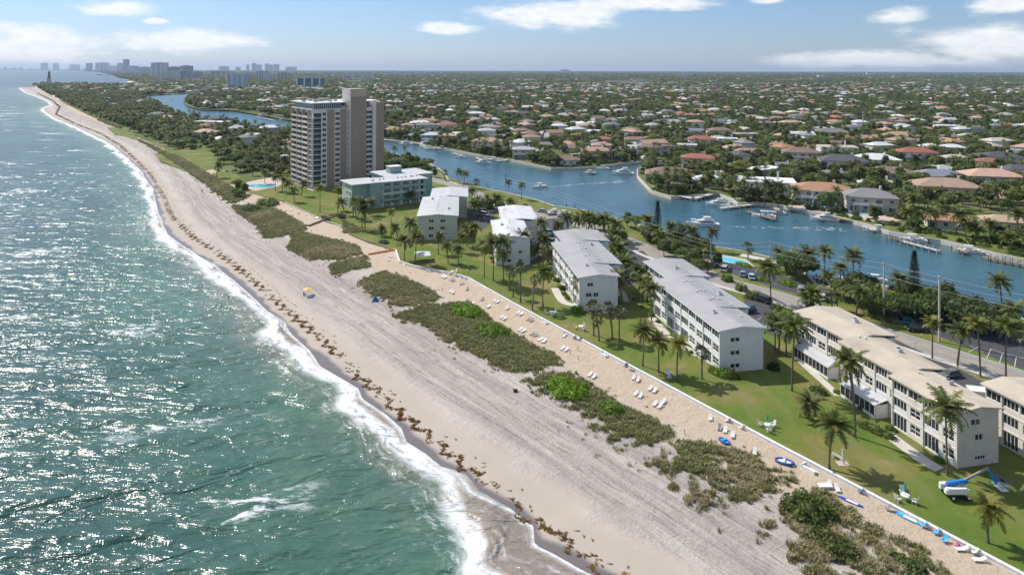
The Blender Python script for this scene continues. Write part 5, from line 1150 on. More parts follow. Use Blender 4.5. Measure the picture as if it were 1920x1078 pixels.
# mint-green walk-up -------------------------------------------------------
def mint():
    A = G(693, 344, 11.5); B = G(801, 334, 11.5); Cc = G(640, 338, 11.5)
    ex = (B-A)/np.hypot(*(B-A)); ang = math.atan2(ex[1], ex[0]); L = np.hypot(*(B-A)); D = 13.0; H = 11.2; fh = 2.75
    t = empty('apartment_building', (A[0], A[1], 0), ang); tag(t, 'mint green four-storey walk-up with gallery bands and flat white roof', 'apartment building')
    b = MB(); g = M['mint']; gl = M['mint_light']
    b.box(0.8, L-0.6, 1.9, D-0.6, 0, H, g); b.box(-7.0, 5.5, 2.4, D+2.0, 0, H, g); b.box(L*0.50, L+9, D-0.4, D+20, 0, H-0.1, g)
    b.box(0.35, 5.6, 0.6, 2.38, 0, H-0.04, g); b.build('wall', t)
    s = MB(); s.box(-7.25, -7.003, 2.6, D+1.8, 0, H-0.1, gl); s.build('end_wall', t)
    for k in range(4):
        z = k*fh+0.1
        if k: s = MB(); s.box(5.9, L-0.6, 0.55, 1.89, z-0.15, z+0.05, gl); s.box(5.9, L-0.6, 0.45, 0.56, z-0.15, z+1.0, M['mint'] if k % 2 else gl); s.build('gallery', t)
        n = 13
        for i in range(n):
            x = 6.6+(L-8.6)*i/n; dr = i % 3 == 0
            if dr: q = MB(); q.box(x, x+0.95, 1.84, 1.898, z+0.05, z+2.1, M['white']); q.build('door', t)
            else: put_window(t, (x+1.3, 1.69, z+1.05), rad(180), 1.3, 1.0, 2, 1)
        for i in range(2): put_window(t, (-7.46, 4.2+i*3.6, z+0.9), rad(90), 1.5, 1.2, 2, 1)
        q = MB(); q.box(L-3.9, L-1.2, 1.85, 1.897, z+0.1, z+2.3, M['dark']); q.build('stair_shade_panel', t)  # dark slab on the wall paints the shade of an open stair
    n = 5
    for i in range(n+1): x = 5.95+(L-6.7)*i/n; q = MB(); q.box(x-0.09, x+0.09, 0.60, 0.78, 0, H-0.02, gl); q.build('column', t)
    r = MB(); r.box(-8.0, 5.9, 0.2, D+3.0, H+0.0, H+0.35, M['white'], top=M['greywhite']); r.box(5.903, L+0.4, -0.3, D+0.2, H+0.004, H+0.352, M['white'], top=M['greywhite']); r.box(L*0.48, L+10, D+0.203, D+21, H-0.02, H+0.33, M['white'], top=M['greywhite']); r.build('roof', t)
    r = MB(); r.box(L*0.68, L*0.68+6, D+9, D+14, H+0.34, H+3.4, M['mint'], top=M['white']); r.box(L*0.68-.2, L*0.68+6.2, D+8.8, D+14.2, H+3.4, H+3.6, M['white']); r.build('lift_house', t)
    for (x, y) in ((3, 5), (3.8, 5.3), (7, 6), (9, 6.3), (16, 6), (18, 6.2), (24, 7), (26, 7.2), (L-8, 7), (L-5, 7.4)): q = MB(); q.box(x, x+0.6, y, y+0.5, H+0.35, H+0.9, M['metal']); q.build('roof_vent', t)
mint()

# houses -------------------------------------------------------------------
_hc = {}
def house_parts(key, w_, d_, h, roof, over=0.7, pitch=0.36):
    if key in _hc: return _hc[key]
    wm = MB(); wm.box(-w_/2, w_/2, -d_/2, d_/2, -0.2, h, WL['white'])
    r = MB(); x, y = w_/2+over, d_/2+over; e = 0.18
    if roof == 'hip':
        rh = min(x, y)*pitch; q = min(x, y); 
        rid = [(-x+q, 0, h+rh+e), (x-q, 0, h+rh+e)] if x >= y else [(0, -y+q, h+rh+e), (0, y-q, h+rh+e)]
        V = [(-x, -y, h+e), (x, -y, h+e), (x, y, h+e), (-x, y, h+e)]+rid+[(-x, -y, h), (x, -y, h), (x, y, h), (-x, y, h)]
        F = [(0, 1, 5, 4), (2, 3, 4, 5), (1, 2, 5), (3, 0, 4)] if x >= y else [(1, 2, 5, 4), (3, 0, 4, 5), (0, 1, 4), (2, 3, 5)]
        r.add(V, F+[(6, 7, 1, 0), (7, 8, 2, 1), (8, 9, 3, 2), (9, 6, 0, 3), (9, 8, 7, 6)], RF['grey'])
    elif roof == 'gable':
        rh = y*pitch*1.1; V = [(-x, -y, h), (x, -y, h), (x, y, h), (-x, y, h), (-x, 0, h+rh), (x, 0, h+rh)]
        V += [(a, b, c+0.2) for a, b, c in V]
        r.add(V, [(6, 7, 11, 10), (8, 9, 10, 11), (1, 0, 4, 5), (3, 2, 5, 4), (0, 1, 7, 6), (2, 3, 9, 8), (0, 6, 10, 4), (4, 10, 9, 3), (1, 5, 11, 7), (5, 2, 8, 11)], RF['grey'])
        wm.add([(-w_/2, -d_/2, h), (-w_/2, d_/2, h), (-w_/2, 0, h+rh*.92), (w_/2, -d_/2, h), (w_/2, d_/2, h), (w_/2, 0, h+rh*.92)], [(0, 2, 1), (3, 4, 5)], WL['white'])
    else:
        r.box(-x*.97, x*.97, -y*.97, y*.97, h, h+0.28, RF['grey']); r.box(-w_*.2, w_*.12, -d_*.15, d_*.2, h+0.28, h+0.8, RF['grey'])
    _hc[key] = (wm.mesh('wall'), r.mesh('roof')); return _hc[key]
def house(xy, ang, w_, d_, fl, roof, rc, wc, lab, group=None, detail=True, wing=None, z=0.0, name='house'):
    h = 3.1*fl; w_, d_ = round(w_, 1), round(d_, 1)
    wm, rm = house_parts((w_, d_, fl, roof), w_, d_, h, roof)
    t = empty(name, (xy[0], xy[1], z), ang); tag(t, lab, 'house', group)
    link('wall', wm, t, mat=WL[wc]); link('roof', rm, t, mat=RF[rc])
    if wing:
        ww, wd, wx, wy, wf = wing; ww, wd = round(ww, 1), round(wd, 1); w2, r2 = house_parts((ww, wd, wf, roof), ww, wd, 3.1*wf, roof)
        link('wing_wall', w2, t, (wx, wy, -0.01), mat=WL[wc]); link('wing_roof', r2, t, (wx, wy, -0.01), mat=RF[rc])
    if detail:
        for f_ in range(fl):
            n = max(2, int(w_/4.2)); z0 = f_*3.1
            for i in range(n):
                x = -w_/2+w_*(i+0.5)/n; big_ = (i+f_) % 3 == 0; ww_ = min(2.6 if big_ else 1.5, w_/n*0.8); hh = 2.0 if big_ else 1.3
                put_window(t, (x+ww_/2, -d_/2-0.21, z0+(0.35 if big_ else 1.0)), rad(180), ww_, hh, 3 if big_ else 2, 1, 'white', 'blueglass' if rc in ('grey', 'blue') else 'glass')
            for i in range(max(1, int(d_/5))):
                y = -d_/2+d_*(i+0.5)/max(1, int(d_/5)); put_window(t, (-w_/2-0.21, y-0.7, z0+1.0), rad(90), 1.4, 1.3, 2, 1)
        if fl == 2 and w_ > 12:
            b = MB(); b.box(-w_*.38, w_*.18, -d_/2-2.2, -d_/2-0.003, 3.0, 3.2, M['white']); b.box(-w_*.38, w_*.18, -d_/2-2.2, -d_/2-2.1, 3.2, 4.05, M['white'])
            for i in range(5): x = -w_*.38+w_*.56*i/4; b.box(x-.12, x+.12, -d_/2-2.15, -d_/2-1.9, 0, 3.0, M['white'])
            b.build('balcony', t)
        c = MB(); c.box(w_*.2, w_*.2+0.9, 0.4, 1.3, h, h+min(w_, d_)*0.20+1.1, WL['white']); c.build('chimney', t)
    return t
# hand-placed waterfront and second-row houses: px left, px right, px foot, storeys, roof kind, roof, wall, angle, label
HS = [(715, 757, 257, 2, 'hip', 'orange', 'cream', 0, 'cream house with salmon tiled hip roof just right of the tower, on the far bank'), (762, 792, 262, 1, 'hip', 'pale', 'white', 10, 'low house with pale roof between salmon-roofed and teal houses'),
 (786, 832, 268, 2, 'hip', 'pale', 'teal', -8, 'teal two-storey house with grey-green hip roof on the far bank'), (822, 856, 269, 2, 'hip', 'tan', 'tan', -10, 'narrow tan house with orange-tan hip roof on the far bank'),
 (856, 895, 272, 1, 'hip', 'blue', 'white', -12, 'low house with pale blue-grey hip roof on the far bank'), (880, 940, 281, 2, 'hip', 'pink', 'white', -10, 'white two-storey house with pink-tan roof behind the pale quay'),
 (940, 964, 288, 1, 'flat', 'beige', 'cream', -8, 'small beige flat-roofed house beside the pink-tan roof'), (958, 1004, 298, 2, 'hip', 'pale', 'cream', -5, 'house with pale pyramid roof on the rounded bank'),
 (1000, 1024, 292, 1, 'hip', 'pale', 'white', -5, 'low pale-roofed wing beside the pyramid-roofed house'), (1050, 1092, 286, 1, 'hip', 'brown', 'cream', 0, 'low brown-roofed house behind the waterfront sunroom'),
 (1036, 1094, 310, 1, 'hip', 'brown', 'white', 6, 'waterfront house with brown roof and white glazed sunroom on the point'), (1092, 1152, 301, 2, 'hip', 'pink', 'tan', 4, 'two-storey house with reddish hip roof on the point'),
 (1150, 1172, 300, 2, 'flat', 'char', 'grey', 4, 'dark modern house with blue glass at the mouth of the side canal'), (1192, 1242, 293, 2, 'hip', 'brown', 'cream', -14, 'pale two-storey house with brown hip roof beyond the side canal'),
 (1240, 1268, 291, 2, 'flat', 'brown', 'cream', -14, 'brown gabled house beside the white terraced house'), (1268, 1308, 288, 2, 'flat', 'white', 'white', -14, 'white terraced house with blue glazing beyond the red roof'),
 (1290, 1342, 276, 2, 'hip', 'red', 'white', -10, 'white house with bright red roof in the second row'), (1345, 1385, 275, 2, 'flat', 'white', 'white', -10, 'modern white house with blue windows amid palms, second row'),
 (1275, 1340, 316, 2, 'hip', 'red', 'white', -16, 'large white house with bright red tiled roof near the side canal'), (1206, 1312, 339, 1, 'hip', 'brown', 'grey', -12, 'wide low grey house with brown-grey hip roof on the canal corner'),
 (1296, 1362, 350, 1, 'hip', 'white', 'cream', -14, 'house with low white hip roof above the pillared terrace'), (1380, 1496, 366, 2, 'flat', 'white', 'white', -16, 'long white two-storey house with flat white roof by the boats'),
 (1486, 1602, 384, 2, 'hip', 'orange', 'cream', -18, 'Mediterranean villa with brown-red tiles and arched loggia above a pool'), (1586, 1684, 397, 2, 'hip', 'grey', 'cream', -18, 'cream villa with grey hip roof and arched ground-floor porch'),
 (1534, 1602, 340, 1, 'hip', 'grey', 'white', -14, 'grey hip-roofed house behind the brown-red villa'), (1468, 1542, 304, 2, 'hip', 'brown', 'cream', -12, 'house with brown hip roof and dark upper windows, third row'),
 (1442, 1496, 322, 1, 'hip', 'grey', 'cream', -12, 'low grey-roofed house below the brown hip roof'), (1540, 1632, 322, 2, 'hip', 'char', 'white', -14, 'white house with charcoal roof and wide dark windows'),
 (1538, 1612, 293, 2, 'flat', 'beige', 'white', -12, 'white flat-roofed house just above the charcoal roof'), (1606, 1692, 309, 1, 'hip', 'white', 'white', -12, 'white house with broad white hip roof left of the red-roofed villa'),
 (1630, 1722, 336, 1, 'hip', 'brown', 'grey', -16, 'broad tan-grey hip-roofed house below the white hip roof'), (1612, 1690, 357, 1, 'flat', 'white', 'white', -16, 'low house with plain white roof behind two tall palms'),
 (1688, 1762, 304, 2, 'hip', 'red', 'white', -10, 'white villa with red tiled roof and dark balconies, right side'), (1772, 1822, 306, 1, 'hip', 'beige', 'cream', -10, 'small beige hip-roofed house right of the red-tiled villa'),
 (1846, 1924, 314, 2, 'hip', 'char', 'white', -10, 'long white house with charcoal roof at the right edge'), (1722, 1816, 342, 1, 'hip', 'blue', 'white', -14, 'white house with slate-blue hip roof, right side'),
 (1818, 1925, 354, 2, 'hip', 'pink', 'grey', -12, 'house with salmon-pink hip roof at the right edge'), (1722, 1842, 376, 2, 'hip', 'tan', 'tan', -18, 'ochre house with long sand-pink hip roof among palms'),
 (1842, 1910, 385, 1, 'hip', 'tan', 'tan', -14, 'ochre wing with tan roof at right among palms'), (1740, 1830, 430, 1, 'hip', 'orange', 'cream', -20, 'cream waterfront house with terracotta porch behind palms'), (1850, 1930, 432, 1, 'hip', 'tan', 'tan', -20, 'tan-roofed house half hidden by palms near the dock at right'),
 (1440, 1482, 281, 1, 'hip', 'orange', 'cream', -10, 'orange-tiled house, left one of a close pair'), (1488, 1524, 282, 1, 'hip', 'red', 'cream', -10, 'red-tiled house, right one of a close pair'),
 (1560, 1610, 268, 1, 'hip', 'red', 'cream', -8, 'red-roofed house partly hidden by trees below the tall mast'), (1616, 1662, 282, 1, 'hip', 'char', 'white', -10, 'charcoal-gabled house between white roofs'), (1525, 1600, 255, 1, 'hip', 'grey', 'white', -6, 'long grey-roofed house in front of the tall mast'),
 (1665, 1730, 262, 1, 'hip', 'tan', 'cream', -8, 'wide tan-roofed house above the red-tiled villa'), (1760, 1812, 266, 1, 'hip', 'brown', 'cream', -8, 'brown-red-roofed house at the right among trees'), (1760, 1806, 248, 2, 'flat', 'white', 'white', -8, 'terraced white house right of centre horizon trees'),
 (1520, 1552, 246, 1, 'flat', 'white', 'white', -6, 'white flat-roofed house left of the tall mast'), (1484, 1530, 260, 1, 'gable', 'white', 'white', -6, 'white gabled house beside dark trees'), (1388, 1420, 270, 1, 'hip', 'tan', 'cream', -8, 'tan-roofed house beyond the palm grove'),
 (350, 424, 240, 2, 'flat', 'white', 'white', -20, 'large white modern villa with flat terraces on the barrier island'), (352, 402, 262, 2, 'hip', 'tan', 'teal', -20, 'greenish villa with tan hip roof below the white modern villa'), (494, 548, 290, 1, 'hip', 'beige', 'cream', -15, 'beige house in trees left of the tower foot'), (500, 545, 276, 1, 'hip', 'orange', 'cream', -15, 'orange-tan roof in trees left of the tower'),
 (240, 300, 214, 1, 'flat', 'white', 'white', -20, 'long white-roofed villa on the barrier island, in the trees'), (182, 232, 193, 1, 'flat', 'white', 'white', -20, 'white flat-roofed villa farther along the barrier island'), (126, 170, 181, 1, 'hip', 'tan', 'cream', -20, 'tan-roofed villa near the lighthouse point'), (140, 176, 171, 1, 'flat', 'white', 'white', -20, 'white-roofed villa near the lighthouse'),
 (286, 326, 226, 1, 'hip', 'tan', 'cream', -20, 'tan-roofed villa among island palms'), (330, 352, 233, 1, 'hip', 'grey', 'cream', -20, 'small domed grey-roofed house on the island'), (200, 216, 207, 1, 'hip', 'white', 'white', -20, 'small white-roofed house on the island'), (236, 270, 222, 1, 'gable', 'grey', 'white', -20, 'grey-roofed villa amid dense island palms')]
HOUSE_XY = []

for i, (xa, xb, yb, fl, rk, rc, wc, ang, lab) in enumerate(HS):
    xy = G((xa+xb)/2, yb); w_ = (xb-xa)*xy[1]/CAM_F/1.12; d_ = min(w_*0.62, 17) if w_ > 10 else w_*0.85
    w_ = min(w_, 46); a = rad(ang); c = xy+np.array([-math.sin(a), math.cos(a)])*d_*0.5
    if i in (22, 23): d_ = 15
    HOUSE_XY.append((c[0], c[1], max(w_, d_)*0.62))
    t = house(c, a, w_, d_, fl, rk, rc, wc, lab, None, xy[1] < 640, (w_*.45, d_*.7, w_*.22, d_*.35, fl) if (i % 2 == 0 and rk == 'hip' and w_ > 15) else None)
    if i == 22:      # arched loggia
        s = MB(); s.box(-5.2, 5.2, -d_/2-3.0, -d_/2-0.01, 3.0, 3.3, M['white'])
        for f_ in range(2):
            for k in range(4):
                x = -4.8+k*3.2; s.box(x-.22, x+.22, -d_/2-3.0, -d_/2-2.6, f_*3.3, f_*3.3+2.3, M['white'])
                if k < 3:
                    pr = [(x+0.22, 0), (x+2.98, 0)]
                    for q in range(9): an = math.pi*q/8; x1 = x+1.6+1.38*math.cos(an); z1 = f_*3.3+1.7+1.2*math.sin(an); s.box(x1-0.22, x1+0.22, -d_/2-2.98, -d_/2-2.62, z1, f_*3.3+3.05+(0.002*q), M['white'])
        s.add([(-5.6, -d_/2-3.3, 6.5), (5.6, -d_/2-3.3, 6.5), (5.6, -d_/2+1, 7.6), (-5.6, -d_/2+1, 7.6)], [(0, 1, 2, 3)], RF['orange'])
        s.box(-5.2, 5.2, -d_/2-3.0, -d_/2-0.01, 6.2, 6.48, M['white']); s.build('loggia', t)
# ------------------------------------------------------------------ sea wall between lawn and sand
wl_px = BACK_PX[:13]; wp_ = gp([(2010, 1131)]+wl_px)
def low_wall(name, line, wdt, z0, z1, mt, label, cat='wall'):
    """line from near to far, inland on the right"""
    P = np.asarray(line); t = empty(name, (P[0][0], P[0][1], 0)); tag(t, label, cat)
    k = 0
    for i in range(len(P)-1):
        A, B = P[i], P[i+1]; L = B-A; ln = np.hypot(*L); u = L/ln; n = np.array([u[1], -u[0]]); m = max(1, int(round(ln/6.0)))
        for j in range(m):
            p, q = A+L*j/m+u*0.02, A+L*(j+1)/m-u*0.02; mb = MB(); o = P[0]; dz = 0.012*(k % 3)
            mb.prism([tuple(p-o), tuple(q-o), tuple(q+n*wdt-o), tuple(p+n*wdt-o)], z0, z1-0.08, mt); mb.prism([tuple(p-n*.06-o), tuple(q-n*.06-o), tuple(q+n*(wdt+.06)-o), tuple(p+n*(wdt+.06)-o)], z1-0.08, z1+dz, mt)
            mb.build('wall_panel', t); k += 1
    return t
low_wall('sea_wall', wp_[:5], 0.42, -0.9, 0.42, M['white'], 'long low white wall between the lawn and the warm sand, running to the foreground')
low_wall('sea_wall', wp_[4:9], 0.40, -0.9, 0.40, M['white'], 'low pale wall bending round the lawn before the sage end wall')
low_wall('sea_wall', wp_[11:14], 0.3, -0.9, 0.3, M['paleconc'], 'low concrete wall along the farthest lawn and its sand terrace')
low_wall('timber_edging', gp([(741, 470), (704, 457), (690, 454), (655, 439), (640, 424), (610, 416)]), 0.25, -0.5, 0.22, M['wood'], 'weathered timber edging along the curved lawn beside the open sand', 'edging')
low_wall('divider_wall', gp([(578, 424), (606, 413), (628, 406)]), 0.3, -0.9, 0.45, M['wood'], 'brown timber wall dividing the sand terrace from the open sand', 'wall')
low_wall('divider_wall', gp([(690, 477), (712, 473), (742, 468)]), 0.25, -0.9, 0.3, M['orange'], 'thin rust-coloured board laid across the sand to the wall corner', 'wall')
for p, lab in (((1134, 668), 'white concrete stair block stepping down from the wall, nearer of two'), ((1023, 607), 'white concrete stair block stepping down from the wall, farther of two'), ((1520, 884), 'white angled concrete ledge against the wall in the foreground')):
    q = G(*p, -0.4); t = empty('steps', (q[0], q[1], 0), EA); tag(t, lab, 'steps')
    for k in range(3): b = MB(); b.box(-1.1, 1.1, 0.3-0.45*k, 0.75-0.45*k, -0.9, 0.30-0.22*k, M['white']); b.build('step', t)
    b = MB(); b.box(1.103, 1.3, -0.7, 0.75, -0.9, 0.42, M['white']); b.build('side_wall', t)

# loungers -----------------------------------------------------------------
def lounger_proto(sm):
    t = empty('sun_lounger', (0, 0, 0)); f = MB(); P_ = M['plastic']
    for y in (-0.33, 0.33): f.box(-0.95, 0.95, y-0.03, y+0.03, 0.26, 0.34, P_)
    f.build('frame', t)
    s = MB(); 
    for i in range(9): s.box(-0.94+i*0.135, -0.94+i*0.135+0.118, -0.30, 0.30, 0.32, 0.355, sm)
    s.build('seat', t)
    b = MB(); c, s_ = math.cos(.5), math.sin(.5)
    for i in range(5): x = 0.30+i*0.135; b.obox((x*1.0+0.05, 0, 0.36+(i+.3)*0.135*s_), ((c, 0, s_), (0, 1, 0), (-s_, 0, c)), (0.06, 0.30, 0.018), sm)
    b.build('backrest', t)
    for x in (-0.8, 0.6):
        for y in (-0.30, 0.30): l = MB(); l.box(x-.04, x+.04, y-.04, y+.04, 0, 0.26, P_); l.build('leg', t)
    return t
LP = {'white': lounger_proto(M['plastic']), 'grey': lounger_proto(M['greyplastic'])}
_used = set()
LG = [  # pixel, kind, angle offset, pair?, label core
 ((830, 521), 'w', 0, 1), ((846, 527), 'g', 0, 1), ((866, 535), 'g', -20, 0), ((845, 549), 'w', 30, 1), ((876, 545), 'g', 20, 0), ((875, 566), 'g', 0, 0), ((885, 572), 'w', 0, 0), ((904, 564), 'g', 10, 0), ((927, 567), 'w', 10, 1), ((915, 578), 'w', 0, 0), ((950, 581), 'w', 10, 0),
 ((971, 590), 'w', 0, 1), ((991, 602), 'g', 0, 1), ((940, 598), 'w', 0, 1), ((975, 621), 'w', -10, 1), ((998, 629), 'g', -10, 1), ((1013, 640), 'w', -10, 1), ((1020, 643), 'w', 10, 0), ((1058, 633), 'w', 10, 0), ((1055, 656), 'w', 0, 1), ((1106, 706), 'w', 0, 1), ((1188, 712), 'w', 15, 1), ((1219, 732), 'w', 0, 1), ((1192, 742), 'w', 0, 1),
 ((1228, 761), 'w', 0, 1), ((1244, 757), 'w', 0, 0), ((1332, 788), 'w', 20, 0), ((1360, 811), 'w', 10, 0), ((1374, 820), 'w', 10, 0), ((1349, 806), 'g', 10, 0), ((1415, 852), 'w', 10, 0), ((1556, 914), 'w', 15, 1), ((1803, 1035), 'w', -60, 0), ((1836, 1055), 'w', -60, 0), ((730, 482), 'w', 60, 1), ((728, 490), 'w', 60, 0), ((545, 396), 'w', 20, 0), ((560, 402), 'g', 20, 0), ((574, 405), 'w', 25, 0), ((592, 411), 'w', 0, 1)]
def near_lab(px):
    marks = [((760, 480), 'the wall corner by the canopy'), ((870, 520), 'the leaning palm trio'), ((900, 585), 'the highest bright sea grape mound'), ((985, 610), 'the farther stair block'), ((1060, 650), 'the middle of the sand terrace'), ((1110, 690), 'the nearer stair block'),
             ((1200, 730), 'the wall below the centre block'), ((1340, 800), 'the gap between the scrub patches'), ((1420, 850), 'the blue inflatable'), ((1550, 910), 'the angled ledge'), ((1820, 1045), 'the bottom right corner'), ((565, 400), 'the far walled terrace')]
    return min(marks, key=lambda m: math.hypot(m[0][0]-px[0], m[0][1]-px[1]))[1]
LL = []
for p, k, da, pair in LG:
    q = G(*p, -0.4); u = np.array([math.cos(EA+rad(40)), math.sin(EA+rad(40))])
    LL.append((p, k, da, q)); 
    if pair: v = EV*(-1.15)+NV*0.1; q2 = q+v; LL.append(((p[0]+9, p[1]+4), k, da+random.uniform(-6, 6), q2))
from collections import Counter, defaultdict
grp = defaultdict(list)
for i, l in enumerate(LL): grp[(l[1], near_lab(l[0]))].append(i)
for (k, w0), ids in grp.items():
    ids.sort(key=lambda i: LL[i][0][0])
    for n_, i in enumerate(ids):
        p, kk, da, q = LL[i]; pr = LP['grey' if kk == 'g' else 'white']
        o = pr if kk not in _used else copy_tree(pr); _used.add(kk)
        o.location = (q[0], q[1], sand_z(q)-0.02); o.rotation_euler = (0, 0, EA+rad(90+180+25+da)); o.scale = (.88, .9, .9)
        tag(o, '%s sun lounger on the sand near %s%s' % ('grey' if kk == 'g' else 'white', w0, '' if len(ids) == 1 else ', %s there' % nth(n_, len(ids))), 'sun lounger', 'sun loungers on the sand')
# padded daybeds, boats and toys on the sand
def daybed(p, lab, mt):
    q = G(*p, -0.4); t = empty('daybed', (q[0], q[1], sand_z(q)), EA+rad(60)); tag(t, lab, 'daybed'); b = MB(); b.box(-1.0, 1.0, -.55, .55, 0.02, 0.22, M['greyplastic']); b.build('base', t)
    b = MB(); b.box(-.98, .98, -.53, .53, 0.223, 0.42, mt); b.build('cushion', t)
daybed((1547, 916), 'thick white daybed beside the footpath in the foreground', M['plastic'])
def inflatable(p, lab, mt, mt2, r=0.8, rz=0.0):
    q = G(*p, -0.4); t = empty('inflatable_boat', (q[0], q[1], sand_z(q)+0.16), EA+rz); tag(t, lab, 'inflatable boat'); b = MB(); b.smooth = True
    pts = [(1.35*r*math.cos(a), 0.75*r*math.sin(a)*(1.0 if math.cos(a) > -.5 else .9), 0.08) for a in np.linspace(0, 2*math.pi, 19)]; b.tube(pts, 0.2*r, mt, 8, False); b.build('tube', t)
    b = MB(); b.box(-1.0*r, 1.0*r, -.5*r, .5*r, -0.02, 0.08, mt2); b.build('floor', t); b = MB(); b.box(-.1, .25, -.62*r, .62*r, 0.16, 0.30, mt2); b.build('thwart', t)
inflatable((1358, 831), 'small blue inflatable boat with pale floor beside the scrub', M['navy'], M['ltblue'], .75)
inflatable((1471, 870), 'round blue and white striped inflatable boat near the wall', M['navy'], M['plastic'], 1.0, rad(30))
def board(p, rz, lab, mt, L=2.6):
    q = G(*p, -0.4); t = empty('paddle_board', (q[0], q[1], sand_z(q)+0.03), EA+rz); tag(t, lab, 'paddle board'); b = MB()
    out = [(L/2*math.cos(a), 0.36*math.sin(a)*(1-0.35*max(0, math.cos(a))**3), ) for a in np.linspace(0, 2*math.pi, 17)[:-1]]; b.prism(out, 0, 0.12, mt); b.build('hull', t); b = MB(); b.box(-L*.3, L*.15, -.22, .22, 0.123, 0.135, M['plastic']); b.build('deck_pad', t)
board((1594, 943), rad(10), 'blue curved kayak lying on the sand at the head of the footpath', M['navy'], 3.6)
board((1702, 975), rad(5), 'bright blue kayak leaning along the wall in the foreground', M['ltblue'], 3.8)
board((870, 524), rad(0), 'navy catamaran hull lying at the end of the pale wall', M['navy'], 3.2)
board((585, 422), rad(-60), 'orange kayak on the brown timber wall', M['orange'], 3.4)
board((566, 424), rad(-40), 'blue kayak end beside the orange kayak', M['navy'], 2.2)
board((802, 508), rad(-8), 'white sailing hull lying along the pale wall, left of the navy hull', M['plastic'], 4.2)
board((756, 496), rad(-10), 'white hull resting against the wall corner', M['plastic'], 4.6)
board((728, 466), rad(-60), 'navy hull on the board crossing the sand', M['navy'], 4.0)
# folding chairs
def beach_chair(p, lab, mt, rz=0.0, z=None, legs=True):
    q = G(*p, -0.3 if z is None else z); zz = sand_z(q) if z is None else z; t = empty('beach_chair', (q[0], q[1], zz), EA+rz); tag(t, lab, 'beach chair', 'beach chairs by the wall' if z is None else None)
    b = MB(); b.obox((0.0, 0, 0.30), ((1, 0, -.12), (0, 1, 0), (.12, 0, 1)), (.27, .28, .03), mt); b.build('seat', t)
    b = MB(); b.obox((-0.36, 0, 0.62), ((.45, 0, -.89), (0, 1, 0), (.89, 0, .45)), (.34, .28, .03), mt); b.build('backrest', t)
    b = MB()
    for y in (-.28, .28): b.bar((-.3, y, 0), (.25, y, .5), .03, .03, M['plastic']); b.bar((.25, y, 0), (-.25, y, .5), .03, .03, M['plastic']); b.bar((-.3, y, .5), (.28, y, .5), .05, .03, M['plastic'])
    b.build('legs', t)
for p, lab, mt, rz in (((1730, 990), 'bright blue beach chair by the wall, left of a pair', 'ltblue', .4), ((1754, 1003), 'bright blue beach chair by the wall, right of a pair', 'ltblue', .6), ((1770, 1018), 'flat blue folded chair lying by the pink bag', 'ltblue', 1.4), ((1558, 892), 'navy folding chair leaning on the wall beside the angled ledge', 'navy', .2), ((1612, 925), 'navy folding chair against the wall above the curved kayak', 'navy', .3),
        ((1086, 640), 'navy chair folded at the wall above the stair block, right one', 'navy', .3), ((1075, 636), 'grey chair folded at the wall above the stair block, left one', 'greyplastic', .5), ((1172, 688), 'blue chair on the sand below the wall near the white chair pair', 'navy', .1), ((1180, 694), 'white folded chair beside the blue chair at the wall', 'plastic', .3), ((1390, 805), 'white folded chair on the wall above the left scrub', 'plastic', .2), ((1362, 792), 'pale crate-like chair by the wall above the stacked loungers', 'plastic', .6), ((1663, 957), 'brown wooden chair by the wall right of the parasol table', 'wood', .6), ((1826, 1040), 'pale metal chair by the wall at bottom right', 'plastic', .5), ((853, 519), 'white chair among the gear at the end of the pale wall', 'plastic', .1), ((1056, 628), 'white chair alone below the wall', 'plastic', .1)):
    beach_chair(p, lab, M[mt], rz)
q = G(1794, 1027, -.4); o = empty('beach_bag', (q[0], q[1], sand_z(q))); tag(o, 'round pink beach bag against the wall between blue chair and white lounger', 'bag'); b = MB(); b.smooth = True; b.tube([(0, 0, 0), (0, 0, .1), (0, 0, .35), (0, 0, .5)], [.3, .42, .36, .12], M['pink'], 10); b.build('bag_body', o); b = MB(); b.tube([(-.15, 0, .45), (0, 0, .65), (.15, 0, .45)], .025, M['pink'], 5); b.build('handle', o)
